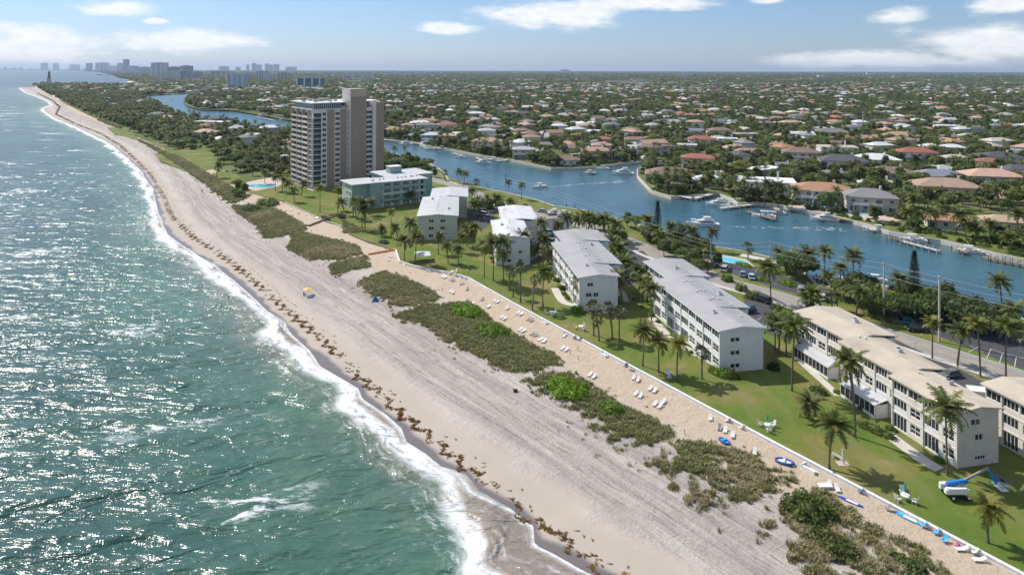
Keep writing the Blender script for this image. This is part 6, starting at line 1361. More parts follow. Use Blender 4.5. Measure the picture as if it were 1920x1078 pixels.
# garden tables with chairs --------------------------------------------------
def garden_set(p, lab, rz, n=3, parasol=None, mt='plastic'):
    q = G(*p); t = empty('garden_table', (q[0], q[1], 0.004), rz); tag(t, 'round white garden table '+lab, 'table', 'white garden tables on the lawn'); b = MB(); b.tube([(0, 0, .70), (0, 0, .75)], [.62, .62], M[mt], 14); b.build('tabletop', t)
    for k in range(4): a = k*1.57+.4; l = MB(); l.bar((.45*math.cos(a), .45*math.sin(a), 0), (.2*math.cos(a), .2*math.sin(a), .7), .06, .06, M[mt]); l.build('leg', t)
    for k in range(n):
        a = rz+k*6.283/n+.5; c = empty('garden_chair', (q[0]+1.25*math.cos(a), q[1]+1.25*math.sin(a), 0.004), a+math.pi); tag(c, 'white garden chair at the table %s, %s' % (lab, ['inland one', 'left one', 'right one', 'beach one'][k]), 'garden chair', 'white garden chairs on the lawn')
        s = MB()
        for j in range(4): s.box(-.25+j*.14, -.25+j*.14+.11, -.28, .28, .36, .40, M[mt])
        s.build('seat', c); s = MB()
        for j in range(4): s.obox((-.38, -.21+j*.14, .74), ((.3, 0, -.95), (0, 1, 0), (.95, 0, .3)), (.40, .055, .02), M[mt])
        s.build('backrest', c)
        for y in (-.34, .34): s = MB(); s.box(-.35, .32, y-.06, y+.06, .56, .60, M[mt]); s.build('armrest', c)
        for x in (-.25, .25):
            for y in (-.3, .3): s = MB(); s.box(x-.035, x+.035, y-.035, y+.035, 0, .36, M[mt]); s.build('leg', c)
    if parasol:
        u = empty('folded_parasol', (q[0], q[1], 0.0)); tag(u, 'folded %s parasol standing in the table %s' % (parasol, lab), 'parasol'); s = MB(); s.tube([(0, 0, 0), (0, 0, 2.6)], .03, M['metal'], 6); s.build('pole', u); s = MB(); s.tube([(0, 0, 1.15), (0, 0, 1.4), (0, 0, 2.45), (0, 0, 2.6)], [.10, .17, .09, .02], M['teal'], 8); s.build('canopy', u)
garden_set((1034, 590), 'by the tall palm below the shorter block', .3, 3); garden_set((1089, 617), 'left of the two leaning fan palms', .5, 3); garden_set((1253, 706), 'between the two yellow palms', 1.0, 2); garden_set((1439, 803), 'under the pale teal parasol', 2.0, 3, 'pale teal'); garden_set((1697, 937), 'with the green parasol in the right foreground', .8, 3, 'green'); garden_set((848, 513), 'among gear by the hulls', .2, 2, None, 'plastic')
# bench and shower post near (1570, 860)
t_ = G(1570, 860); o = empty('bench', (t_[0], t_[1], 0.004), EA); tag(o, 'small white bench beside the white post in the right foreground', 'bench'); b = MB(); b.box(-.75, .75, -.22, .22, .40, .46, M['white']); b.build('seat', o); b = MB(); b.box(-.75, .75, .2, .26, .5, .85, M['white']); b.build('backrest', o)
for x in (-.6, .6): b = MB(); b.box(x-.06, x+.06, -.2, .2, 0, .4, M['white']); b.build('leg', o)
t_ = G(1580, 869); o = empty('shower_post', (t_[0], t_[1], 0)); tag(o, 'white outdoor shower post on its slab beside the small bench', 'shower post'); b = MB(); b.box(-.09, .09, -.09, .09, 0, 2.3, M['white']); b.build('post', o); b = MB(); b.box(-.9, .9, -.7, .7, 0.0, .06, M['pinkconc']); b.build('slab', o); b = MB(); b.tube([(0, 0, 2.1), (.3, 0, 2.2), (.32, 0, 2.05)], .03, M['metal'], 6); b.build('shower_head', o)
# canopy tent by the far lawn
t_ = G(792, 488); o = empty('canopy', (t_[0], t_[1], 0), EA-.4); tag(o, 'white square canopy standing behind the pale wall', 'canopy'); b = MB()
b.add([(-2.6, -2.6, 2.1), (2.6, -2.6, 2.1), (2.6, 2.6, 2.1), (-2.6, 2.6, 2.1), (0, 0, 3.0)], [(0, 1, 4), (1, 2, 4), (2, 3, 4), (3, 0, 4), (3, 2, 1, 0)], M['plastic']); b.build('roof', o)
for x in (-2.5, 2.5):
    for y in (-2.5, 2.5): b = MB(); b.box(x-.04, x+.04, y-.04, y+.04, 0, 2.1, M['metal']); b.build('pole', o)
# fence posts of the dune path
fp = [(1310, 575+120), (1055, 690), (1070, 668), (1084, 660), (1037, 696), (1284, 818), (1128, 660), (1084, 676)]
for i, p in enumerate(sorted(fp)): q = G(*p, -.5); o = MB().box(-.05, .05, -.05, .05, -.3, 1.0, M['wood']).build('fence_post', None, loc=(q[0], q[1], sand_z(q))); tag(o, 'short weathered post on the sand by a footpath, %s of eight' % nth(i, 8), 'post', 'weathered posts at the footpaths')
# beach parasol, person and tent
def person(q, z, pose, shirt, trousers, lab, rz=0.0):
    t = empty('person', (q[0], q[1], z), rz); tag(t, lab, 'person')
    if pose == 'sit':
        J = [(0, 0, .22), (0, 0, .45), (0, 0, .66), (0, 0, .76), (0, 0, .90), (.05, .12, .2), (.42, .16, .42), (.75, .16, .06), (.05, -.12, .2), (.42, -.16, .42), (.75, -.16, .06), (.02, .21, .62), (.15, .27, .40), (.38, .2, .38), (.02, -.21, .62), (.15, -.27, .40), (.38, -.2, .38)]
    else:
        J = [(0, 0, .95), (0, 0, 1.18), (0, 0, 1.42), (0, 0, 1.54), (0, 0, 1.68), (0, .11, .88), (.10, .12, .48), (.02, .13, .06), (0, -.11, .88), (-.08, -.12, .48), (-.16, -.13, .06), (0, .21, 1.38), (.05, .28, 1.10), (.14, .27, .86), (0, -.21, 1.38), (-.04, -.28, 1.10), (.04, -.28, .84)]
    R = [.15, .14, .15, .06, .11, .10, .07, .05, .10, .07, .05, .07, .05, .04, .07, .05, .04]; E = [(0, 1), (1, 2), (2, 3), (3, 4), (0, 5), (5, 6), (6, 7), (0, 8), (8, 9), (9, 10), (2, 11), (11, 12), (12, 13), (2, 14), (14, 15), (15, 16)]
    me = bpy.data.meshes.new('body'); me.from_pydata(J, E, []); o = link('body', me, t); me.materials.append(M['skin']); me.materials.append(M[shirt]); me.materials.append(M[trousers])
    sk = o.modifiers.new('skin', 'SKIN')
    for i, v in enumerate(me.skin_vertices[0].data): v.radius = (R[i], R[i])
    me.skin_vertices[0].data[0].use_root = True; o.modifiers.new('sub', 'SUBSURF').levels = 1
    b = MB(); b.smooth = True; h = J[4]; b.tube([(h[0], h[1], h[2]-.02), (h[0]-.01, h[1], h[2]+.08), (h[0]-.01, h[1], h[2]+.14)], [.12, .115, .04], M['iron'], 8); b.build('hair', t)
    b = MB(); b.smooth = True; a, c = J[0], J[2]; b.tube([(a[0], a[1], a[2]), ((a[0]+c[0])/2, 0, (a[2]+c[2])/2), (c[0], 0, c[2]+.03)], [.19, .18, .19], M[shirt], 9); b.build('shirt', t)
    b = MB(); b.smooth = True
    for k in (5, 8): b.tube([J[0], J[k], J[k+1]], [.15, .12, .09], M[trousers], 7)
    b.build('shorts', t)
q = G(576, 553, -1.6); z = sand_z(q); u = empty('beach_parasol', (q[0], q[1], z)); tag(u, 'yellow beach parasol open on the dark sand near the tide line', 'parasol'); b = MB(); b.tube([(0, 0, -.2), (.15, 0, 2.1)], .03, M['metal'], 6); b.build('pole', u)
b = MB(); n = 10; b.add([(0.15+1.25*math.cos(a*.6283), 1.25*math.sin(a*.6283), 1.75) for a in range(n)]+[(.15, 0, 2.2)], [(i, (i+1) % n, n) for i in range(n)], M['yellow']); b.build('canopy', u)
person(q+np.array([-.9, -.3]), z, 'sit', 'iron', 'navy', 'person in dark clothes sitting beside the yellow parasol', 0.5)
q = G(583, 558, -1.6); o = tag(MB().box(-.9, .9, -.35, .35, .02, .10, M['navy']).box(-.5, .1, -.3, .3, .103, .35, M['greyplastic']).build('beach_towel', None, loc=(q[0], q[1], sand_z(q))), 'dark towel and bag spread beside the yellow parasol', 'towel')
q = G(704, 565, -.8); t = empty('beach_tent', (q[0], q[1], sand_z(q))); tag(t, 'small light blue beach tent at the edge of the dune grass', 'tent'); b = MB(); b.add([(-1, -.8, 0), (1, -.8, 0), (1, .8, 0), (-1, .8, 0), (0, .1, 1.5)], [(1, 2, 4), (2, 3, 4), (3, 0, 4)], M['ltblue']); b.build('shell', t); b = MB(); b.box(-.95, .95, -.75, .75, 0, .03, M['plastic']); b.build('groundsheet', t)
q = G(379, 363, -1.2); person(q, sand_z(q), 'walk', 'iron', 'iron', 'person in dark clothes walking on the open beach far from the water', 2.0)
q = G(966, 737, -1.0); t = empty('pushchair', (q[0], q[1], sand_z(q))); tag(t, 'black folded beach trolley left on the sand beside the bright mound', 'trolley'); b = MB(); b.box(-.35, .45, -.25, .25, .2, .5, M['iron']); b.build('bin', t); b = MB(); b.bar((-.35, 0, .4), (-.8, 0, .95), .05, .05, M['iron']); b.build('handle', t)
for x in (-.25, .3):
    for y in (-.28, .28): b = MB(); b.tube([(x, y-.03, .14), (x, y+.03, .14)], .14, M['black'], 8); b.build('wheel', t)

# boom lift ------------------------------------------------------------------
q = G(1793, 931); t = empty('boom_lift', (q[0], q[1], 0), rad(2)); tag(t, 'blue and white boom lift with raised jointed arm and basket on the lawn', 'boom lift')
b = MB(); b.box(-1.5, 1.5, -.75, .75, .45, .75, M['iron']); b.build('chassis', t)
for x in (-1.15, 1.15):
    for y in (-.95, .95):
        b = MB(); b.tube([(x, y-.17, .46), (x, y+.17, .46)], .46, M['black'], 14); w_ = b.build('wheel', t); b = MB(); b.tube([(x, y-.18, .46), (x, y+.18, .46)], .22, M['plastic'], 10); b.build('hub', w_)
b = MB(); b.prism([(-2.1, -.9), (-1.8, -1.05), (1.1, -1.05), (1.4, -.8), (1.4, -.35), (-2.1, -.35)], .95, 1.55, M['plastic']); b.prism([(-1.9, -.85), (-1.6, -.98), (0.9, -.98), (1.1, -.75), (1.1, -.4), (-1.9, -.4)], 1.553, 1.72, M['plastic']); b.build('counterweight_cover', t); b = MB(); b.prism([(-2.1, .35), (1.2, .35), (1.4, .6), (1.1, 1.05), (-1.8, 1.05), (-2.1, .8)], .95, 1.7, M['plastic']); b.build('engine_cover', t)
b = MB(); b.box(-1.6, 1.0, -.35, .35, .78, 1.2, M['iron']); b.build('turntable', t)
pts = [(-1.5, 0, 1.9), (1.6, 0, 2.35), (4.9, 0.2, 3.9), (6.3, .4, 1.7)]
b = MB(); b.bar(pts[0], pts[1], .42, .5, M['blue']); b.build('lower_boom', t); b = MB(); b.bar((1.2, 0, 2.40), (4.9, .2, 4.0), .26, .3, M['metal']); b.build('upper_boom', t); b = MB(); b.bar((4.75, .2, 4.05), pts[3], .26, .34, M['blue']); b.build('jib', t); b = MB(); b.bar((.2, .05, 1.4), (1.8, .05, 2.0), .12, .12, M['metal']); b.build('hydraulic_ram', t)
k = empty('x', (0, 0, 0)); bpy.data.objects.remove(k)
b = MB(); x0, y0, z0 = 6.2, -.8, 1.1; b.box(x0, x0+1.1, y0, y0+2.3, z0, z0+.08, M['plastic']); b.build('basket_floor', t); b = MB()
for zz in (.55, 1.1):
    for a, c in (((x0, y0), (x0+1.1, y0)), ((x0+1.1, y0), (x0+1.1, y0+2.3)), ((x0+1.1, y0+2.3), (x0, y0+2.3)), ((x0, y0+2.3), (x0, y0))): b.bar((*a, z0+zz), (*c, z0+zz), .05, .05, M['blue'])
for a in ((x0, y0), (x0+1.1, y0), (x0+1.1, y0+1.15), (x0+1.1, y0+2.3), (x0, y0+2.3), (x0, y0+1.15)): b.bar((*a, z0+.08), (a[0]+.001, a[1], z0+1.12), .05, .05, M['blue'])
b.build('basket_rail', t); b = MB(); b.box(x0+.7, x0+1.0, y0+.8, y0+1.4, z0+.9, z0+1.2, M['iron']); b.build('control_panel', t)

# poles and wires -------------------------------------------------------------
POLES = [((1022, 404), 347), ((1333, 492), 452), ((1443, 537), 450), ((1657, 598), 490), ((1761, 640), 515), ((1990, 700), 560), ((868, 352), 310)]
tops = []
for i, (b_, yt) in enumerate(POLES):
    g = G(*b_); h = height_at(b_, yt); t = empty('utility_pole', (g[0], g[1], 0)); tag(t, ['slim pale utility pole by the boats at the canal head', 'thin pale pole beside the swimming pool', 'pale utility pole rising behind the tall roadside palm', 'thick pale concrete utility pole left of the dark pine', 'pale concrete utility pole right of the dark pine', 'pale utility pole outside the right edge', 'tall thin mast pole among the palms beyond the mint green building'][i], 'utility pole', 'utility poles along the road')
    r = .28 if i in (3, 4) else .16; m = MB(); m.tube([(0, 0, -.1), (0, 0, h)], [r, r*.7], M['poleconc'], 8); m.build('pole', t); m = MB(); m.bar((-.9, -.4, h-.5), (.9, .4, h-.5), .12, .12, M['wood']); m.build('crossarm', t)
    for s in (-1, 0, 1): m = MB(); m.tube([(s*.8, s*.36, h-.44), (s*.8, s*.36, h-.2)], [.06, .04], M['greyplastic'], 6); m.build('insulator', t)
    tops.append((g[0], g[1], h))
tops_o = sorted(tops, key=lambda q: q[1])
for k, dz in enumerate((-.25, -1.6, -3.2)):
    mb = MB()
    for i in range(len(tops_o)-1):
        A, B = tops_o[i], tops_o[i+1]
        pts = [(A[0]+(B[0]-A[0])*s, A[1]+(B[1]-A[1])*s, A[2]+dz+(B[2]-A[2])*s-4*1.0*s*(1-s)*min(1, math.hypot(B[0]-A[0], B[1]-A[1])/60)) for s in np.linspace(0, 1, 9)]
        mb.tube(pts, .028, M['poleconc'], 4, False)
    o = mb.build('power_line'); tag(o, ['topmost bright wire strung along the canal-side poles', 'middle wire strung along the canal-side poles', 'lowest wire strung along the canal-side poles'][k], 'power line', 'wires on the utility poles')
# street signs / bollards
for p, h, lab in (((1716, 655), 1.2, 'short grey street bollard on the verge by the beige roof'), ((1913, 655), 1.6, 'thin sign post beside the shaded parking stalls')):
    g = G(*p); o = empty('sign_post', (g[0], g[1], 0)); tag(o, lab, 'sign post'); m = MB(); m.tube([(0, 0, 0), (0, 0, h)], .04, M['metal'], 6); m.build('post', o); m = MB(); m.box(-.2, .2, -.02, .02, h, h+.45, M['plastic']); m.build('sign_plate', o)

# cars -------------------------------------------------------------------------
CARP = {n: mat(n+'_car_paint', c, 0.25, 0.03, 0.5, spec=0.6) for n, c in {'black': (.015, .016, .018), 'white': (.72, .72, .72), 'silver': (.42, .43, .45), 'blue': (.16, .28, .42), 'navy': (.03, .05, .11), 'red': (.35, .03, .03), 'grey': (.14, .145, .15), 'lightblue': (.42, .53, .62), 'teal': (.02, .25, .25)}.items()}
def car_meshes(kind):
    L, Wd, H = {'car': (4.5, 1.8, 1.42), 'suv': (4.8, 1.95, 1.75), 'pickup': (5.6, 2.0, 1.8)}[kind]; l = L/2; w_ = Wd/2
    b = MB(); zb = .30; zs = H*.56
    prof = [(-l, zb), (-l-.03, zs*.75), (-l+.12, zs), (l-.9, zs-.02), (l-.1, zs*.82), (l, zs*.6), (l-.02, zb)]
    n = len(prof); V = []; 
    for y, k in ((-w_, .94), (-w_*.97, 1.0), (w_*.97, 1.0), (w_, .94)): V += [(x*(.985 if abs(y) == w_ else 1), y, zb+(z-zb)*(k if abs(y) == w_ else 1)) for x, z in prof]
    F = [(r*n+i, r*n+(i+1) % n, (r+1)*n+(i+1) % n, (r+1)*n+i) for r in range(3) for i in range(n)]+[tuple(range(n))[::-1], tuple(range(3*n, 4*n))]
    b.add(V, F, CARP['white']); x0, x1 = {'car': (-l+.35, l-1.25), 'suv': (-l+.15, l-1.2), 'pickup': (-.6, l-1.5)}[kind]
    if kind == 'pickup': b.box(-l+.1, -.75, -w_+.12, w_-.12, zs-.35, zs+.005, M['black'])
    g = MB(); a = .45 if kind == 'car' else .2; V = [(x0, -w_*.9, zs-.02), (x1+.35, -w_*.9, zs-.02), (x1+.35, w_*.9, zs-.02), (x0, w_*.9, zs-.02), (x0+a, -w_*.74, H-.05), (x1-.35, -w_*.74, H-.05), (x1-.35, w_*.74, H-.05), (x0+a, w_*.74, H-.05)]
    g.add(V, [(0, 1, 5, 4), (1, 2, 6, 5), (2, 3, 7, 6), (3, 0, 4, 7), (4, 5, 6, 7)], M['glass'])
    r = MB(); r.box(x0+a-.04, x1-.31, -w_*.76, w_*.76, H-.05, H, CARP['white'])
    wh = MB(); wh.tube([(0, -.1, 0), (0, .1, 0)], .33, M['black'], 12); wh.tube([(0, -.11, 0), (0, .11, 0)], .19, M['metal'], 8)
    hl = MB(); hl.box(-.03, .03, -.18, .18, -.07, .07, M['plastic'])
    return b.mesh('body'), g.mesh('windows'), r.mesh('roof'), wh.mesh('wheel'), hl.mesh('headlight'), l, w_, zs
_cm = {k: car_meshes(k) for k in ('car', 'suv', 'pickup')}
def car(p, kind, col, rz, lab, z=0.018, group='parked cars'):
    B, Gm, R, Wm, Hm, l, w_, zs = _cm[kind]; q = G(*p) if len(p) == 2 else p; t = empty('parked_car', (q[0], q[1], z), rz); tag(t, lab, {'car': 'car', 'suv': 'car', 'pickup': 'pick-up'}[kind], group)
    link('body', B, t, mat=CARP[col]); link('windows', Gm, t); link('roof', R, t, mat=CARP[col])
    for x in (-l*.62, l*.62):
        for y in (-w_+.08, w_-.08): link('wheel', Wm, t, (x, y, .33))
    for y in (-w_*.7, w_*.7): link('headlight', Hm, t, (l-.02, y, zs*.72))
def rdir(q):
    i = np.argmin(np.hypot(*(ROAD-q).T)); i = min(max(i, 1), len(ROAD)-2); d = ROAD[i+1]-ROAD[i-1]; return math.atan2(d[1], d[0])
CARS = [((1430, 566), 'suv', 'black', 0, 'black pick-up-sized car parked beside the olive bush behind the grey roof'), ((1400, 586), 'suv', 'navy', 1.4, 'dark car half hidden under the step of the grey roof'), ((1452, 617), 'car', 'silver', 1.3, 'silver car at the corner of the pale blue end wall'), ((1474, 628), 'car', 'grey', 1.3, 'dark grey car beside the silver car near the beige roof'),
 ((1359, 508), 'suv', 'silver', -.9, 'silver car parked across the road by the swimming pool'), ((1393, 517), 'car', 'blue', -.9, 'blue car second from the swimming pool across the road'), ((1409, 522), 'car', 'lightblue', -.9, 'pale blue car third from the swimming pool across the road'), ((1338, 500), 'car', 'grey', -.9, 'dark car in shade left of the silver car by the pool'),
 ((1502, 548), 'suv', 'silver', -.9, 'silver-pink car at left of the three cars by the boat dock'), ((1519, 554), 'car', 'white', -.9, 'white saloon, middle of three cars by the boat dock'), ((1541, 561), 'car', 'white', -.9, 'white car at right of the three cars by the boat dock'),
 ((1720, 621), 'suv', 'black', .9, 'black car in the shaded lot across the road from the beige roof'), ((1697, 606), 'car', 'teal', .9, 'teal car deep in tree shade across the road'), ((1188, 520), 'suv', 'black', 1.2, 'black car with lights facing between two grey-roofed blocks'), ((1200, 512), 'car', 'black', 1.2, 'second black car between two grey-roofed blocks'),
 ((903, 392), 'suv', 'white', .3, 'white car farthest in the row beside the palms behind the sage block'), ((904, 398), 'car', 'grey', .3, 'grey car in the row behind the sage block'), ((905, 404), 'suv', 'white', .3, 'white car nearest in the row behind the sage block'), ((1026, 437), 'car', 'blue', .2, 'blue car between white and grey-roofed blocks, farthest'), ((1029, 444), 'car', 'black', .2, 'black car between white and grey-roofed blocks'), ((1030, 455), 'suv', 'lightblue', .2, 'pale blue car between white and grey-roofed blocks, nearest left'), ((1044, 450), 'car', 'navy', .2, 'dark blue car beside the pale blue car'),
 ((1782, 706), 'car', 'grey', 1.3, 'dark car tucked under the middle step of the beige roof'), ((1035, 402), 'suv', 'white', .5, 'white car by the trailered boats at the canal head'), ((1016, 398), 'car', 'silver', .5, 'silver car by the trailered boats at the canal head')]
for p, k, c, rz, lab in CARS: q = G(*p); car(p, k, c, rdir(q)+rz, lab)
q = G(1434, 594); person(q, .018, 'walk', 'plastic', 'iron', 'person in a white top walking across the dark parking lot', 1.0)
# box truck
q = G(1858, 768); t = empty('box_truck', (q[0], q[1], .018), rad(103-180+92)); t.rotation_euler = (0, 0, rad(-14)); tag(t, 'white box truck with faded dark red lettering parked behind the beige roof', 'truck')
b = MB(); b.box(-3.6, 3.2, -1.2, 1.2, .9, 3.5, M['cream'], top=M['white']); b.build('cargo_box', t); b = MB(); b.box(-3.7, 3.3, -1.25, 1.25, 3.503, 3.6, M['white']); b.build('box_roof', t); b = MB(); b.prism([(-5.2, -1.05), (-3.7, -1.05), (-3.7, 1.05), (-5.2, 1.05)], .6, 2.3, M['white']); b.build('cab', t); b = MB(); b.box(-5.22, -4.0, -1.06, 1.06, 1.5, 2.1, M['glass']); b.build('cab_window', t)
for x in (-4.5, 1.2, 2.2):
    for y in (-1.05, 1.05): b = MB(); b.tube([(x, y-.15, .48), (x, y+.15, .48)], .48, M['black'], 12); b.build('wheel', t)
b = MB(); x = -2.4
for i in range(17):
    w0 = [.20, .16, .24, .18][i % 4]
    if i % 6 != 5: b.box(x, x+.06, -1.212, -1.201, 2.55, 2.95, M['brown']); b.box(x+.06, x+w0, -1.212, -1.201, 2.88-(i % 3)*.14, 2.95-(i % 3)*.14, M['brown'])
    x += w0+.07
b.build('lettering', t)

# boats ---------------------------------------------------------------------------
def boat_proto(L, Wd, kind, hull='hull'):
    t = empty('motor_boat', (0, 0, 0)); b = MB(); b.smooth = False; n = 9; V = []; 
    for i in range(n):
        s = i/(n-1); x = -L/2+L*s; w_ = Wd/2*(1 if s < .55 else max(0.02, 1-((s-.55)/.45)**1.8)); zt = L*.10+L*.05*s*s; V += [(x, -w_, zt), (x, -w_*.72, -.15), (x, w_*.72, -.15), (x, w_, zt)]
    F = []
    for i in range(n-1):
        for j in range(3): F.append((i*4+j, i*4+j+1, (i+1)*4+j+1, (i+1)*4+j))
    F = [f[::-1] for f in F]+[(0, 1, 2, 3)]; b.add(V, F, M[hull]); b.add([V[i*4] for i in range(n)]+[V[i*4+3] for i in range(n-1, -1, -1)], [tuple(range(2*n))], M['paleconc'] if kind != 'yacht' else M['hull']); b.build('hull', t)
    zt = L*.11
    if kind == 'yacht':
        c = MB(); c.prism([(-L*.32, -Wd*.36), (L*.16, -Wd*.36), (L*.30, 0), (L*.16, Wd*.36), (-L*.32, Wd*.36)], zt, zt+L*.10, M['hull']); c.build('cabin', t)
        c = MB(); c.prism([(-L*.30, -Wd*.37), (L*.14, -Wd*.37), (L*.27, 0), (L*.14, Wd*.37), (-L*.30, Wd*.37)], zt+L*.035, zt+L*.07, M['glass']); c.build('windows', t)
        c = MB(); c.prism([(-L*.25, -Wd*.28), (L*.02, -Wd*.28), (L*.10, 0), (L*.02, Wd*.28), (-L*.25, Wd*.28)], zt+L*.101, zt+L*.14, M['hull']); c.box(-L*.22, L*.02, -Wd*.3, Wd*.3, zt+L*.20, zt+L*.21, M['hull']); c.build('flybridge', t)
        c = MB(); 
        for y in (-Wd*.25, Wd*.25): c.bar((-L*.18, y, zt+L*.14), (-L*.15, y, zt+L*.2), .08, .08, M['hull'])
        c.bar((-L*.1, 0, zt+L*.21), (-L*.13, 0, zt+L*.30), .07, .07, M['metal']); c.build('mast', t)
    else:
        c = MB(); c.box(-L*.08, L*.10, -Wd*.18, Wd*.18, zt, zt+.7, M['hull']); c.build('console', t); c = MB(); c.box(-L*.16, L*.14, -Wd*.34, Wd*.34, zt+1.7, zt+1.78, M['hull']); c.build('t_top', t)
        c = MB()
        for x in (-L*.12, L*.1):
            for y in (-Wd*.28, Wd*.28): c.bar((x, y, zt-.1), (x+.01, y, zt+1.7), .06, .06, M['metal'])
        c.build('top_frame', t)
        for y in (-.3, .3): c = MB(); c.box(-L/2-.5, -L/2-.05, y-.17, y+.17, .2, 1.25, M['iron']); c.build('outboard', t)
        c = MB(); c.box(-L*.38, -L*.24, -Wd*.32, Wd*.32, zt, zt+.35, M['plastic']); c.build('bench', t)
    return t
BP = {}
BOATS = [((738, 296), 'yacht', 13, 25, 'white motor yacht with radar arch moored right of the tower'), ((818, 318), 'm', 7, 160, 'small white boat moored off the bank beyond the mint green building'), ((1012, 352), 'm', 9, -155, 'white boat under way in mid-canal leaving a wake, left of the pole'), ((1320, 424), 'yacht', 12, 175, 'white cabin cruiser under way behind the palms, nearer bank'),
 ((1168, 327), 'yacht', 13, 165, 'large white catamaran-like yacht at the side canal mouth'), ((1216, 303), 'yacht', 16, 10, 'long white yacht moored inside the side canal'), ((806, 281), 'm', 10, 160, 'white boat at the quay under the tan-roofed house, left one'), ((798, 272), 'yacht', 13, 165, 'white cruiser at the quay under the tan-roofed house, behind another'), ((828, 281), 'm', 11, 165, 'dark-shaded boat right of the white quay boats'), ((735, 265), 'm', 9, 165, 'boat on the lift under the salmon roof'),
 ((925, 302), 'm', 10, 165, 'white boat at the end of the long jetty below the pink-tan roof'), ((1345, 386), 'yacht', 11, 165, 'white sport cruiser at the dock, left of the moored group'), ((1370, 389), 'm', 9, 160, 'open white boat second from left in the moored group'), ((1385, 381), 'm', 8, 150, 'white boat on the lift behind the moored group'), ((1432, 408), 'm', 10, 160, 'open boat lying at the rough dock below the white flat-roofed house'), ((1710, 453), 'm', 10, 165, 'boat on the white lift dock beyond the pine'),
 ((1555, 524), 'm', 8, 168, 'white boat with sunshade at the near dock, between two palms'), ((1568, 529), 'm', 6.5, 168, 'small white skiff right of the sunshade boat'), ((1040, 400), 'm', 7, 20, 'white boat on its trailer by the canal head, left one'), ((1058, 403), 'm', 7, 20, 'white boat on its trailer by the canal head, right one'),
 ((640, 0), 'm', 0, 0, ''), ((487, 233), 'm', 9, 150, 'speedboat under way on the far channel left of the tower'), ((455, 240), 'yacht', 13, 160, 'white yacht by the mangroves left of the tower'), ((492, 218), 'yacht', 14, 165, 'white yacht moored under the far bank left of the tower'), ((512, 219), 'm', 11, 165, 'white boat moored beside the yacht on the far bank'), ((323, 187), 'm', 10, 120, 'dark small boat in the far lagoon, right'), ((303, 186), 'm', 10, 120, 'dark small boat in the far lagoon, left'), ((300, 176), 'yacht', 16, 175, 'large yacht moored at the head of the far lagoon'), ((1640, 527), 'm', 7, 165, 'small boat behind the bushes at the near bank'), ((1300, 420), 'm', 7, 175, 'small boat behind the cabin cruiser')]
for p, k, L, a, lab in BOATS:
    if not L: continue
    key = (k, 10 if k == 'm' else 14)
    if key not in BP: o = BP[key] = boat_proto(key[1], 3.0 if k == 'm' else 4.2, k)
    else: o = copy_tree(BP[key])
    z = .55 if 'trailer' in lab else CANAL_Z+.05; q = G(p[0], p[1], z); o.location = (q[0], q[1], z); o.rotation_euler = (0, 0, rad(a)); s = L/key[1]; o.scale = (s, s, s)
    o.name = 'yacht' if k == 'yacht' else 'motor_boat'; tag(o, lab, 'boat', 'boats on the canal')
    if 'under way' in lab:
        wm = MB(); V = []; dx, dy = -math.cos(rad(a)), -math.sin(rad(a)); n = 14
        for i in range(n): s = i/(n-1); r = L*.4+s*50; w_ = .7+s*3.4; V += [(q[0]+dx*r-dy*w_, q[1]+dy*r+dx*w_, CANAL_Z+.02), (q[0]+dx*r+dy*w_, q[1]+dy*r-dx*w_, CANAL_Z+.02)]
        if 'wk' not in M:
            m_ = bpy.data.materials.new('wake_foam'); m_.use_nodes = True; t_ = NT(m_.node_tree); bb = t_.n['Principled BSDF']; ps = t_.node('ShaderNodeTexCoord').outputs['Object']; bb.inputs['Base Color'].default_value = (.75, .8, .82, 1); t_.put(bb.inputs['Alpha'], t_.rng(t_.noise(t_.vmap(ps, (.5, .5, 1)), 1.0, 6.0, .75), .5, .66, 0, .7)); M['wk'] = m_
        me = bpy.data.meshes.new('wake'); me.from_pydata(V, [], [(2*i, 2*i+1, 2*i+3, 2*i+2) for i in range(n-1)]); me.materials.append(M['wk']); tag(link('wake', me), kind='stuff', label='white wake trailing a boat, '+lab.split(' under way')[1].strip(), cat='wake')
# docks -------------------------------------------------------------------------
def dock(pa, pb, wdt, lab, mt='wood', posts=6, z=-.35, tall=.9, rail=False):
    A, B = G(*pa, z), G(*pb, z); L = np.hypot(*(B-A)); t = empty('dock', (A[0], A[1], z), math.atan2(*(B-A)[::-1])); tag(t, lab, 'dock')
    n = max(3, int(L/2.4))
    for i in range(n): b = MB(); b.box(L*i/n+.03, L*(i+1)/n-.03, -wdt/2, wdt/2, -.08, .04+.01*(i % 2), M[mt]); b.build('deck_panel', t)
    for i in range(posts):
        for y in (-wdt/2-.14, wdt/2+.14): b = MB(); b.tube([(L*i/(posts-1), y, -2.2), (L*i/(posts-1), y, tall)], .15, M['wood' if mt == 'wood' else 'paleconc'], 6); b.build('pile', t)
    return t
dock((1692, 452), (1760, 470), 1.6, 'white lift dock with boat beyond the pine, parallel to the bank', 'paleconc', 6); dock((1662, 444), (1700, 452), 1.0, 'row of weathered piles left of the white lift dock', 'wood', 5); dock((1766, 449), (1838, 468), 2.4, 'long pale boardwalk along the far bank at the right', 'paleconc', 7, -.2, .1)
dock((1842, 481), (1925, 497), 1.8, 'brown pile dock at the right edge of the far bank', 'wood', 7, -.3, 1.1); dock((1838, 464), (1920, 480), 2.2, 'timber walkway behind the pile dock at the right edge', 'wood', 6, -.1, .5); dock((1222, 357), (1300, 372), 3.5, 'white-fronted terrace deck on piles at the canal corner', 'paleconc', 9, -.1, .3); dock((1300, 372), (1340, 362), 3.0, 'second arm of the terrace deck bending back to the bank', 'paleconc', 6, -.1, .3)
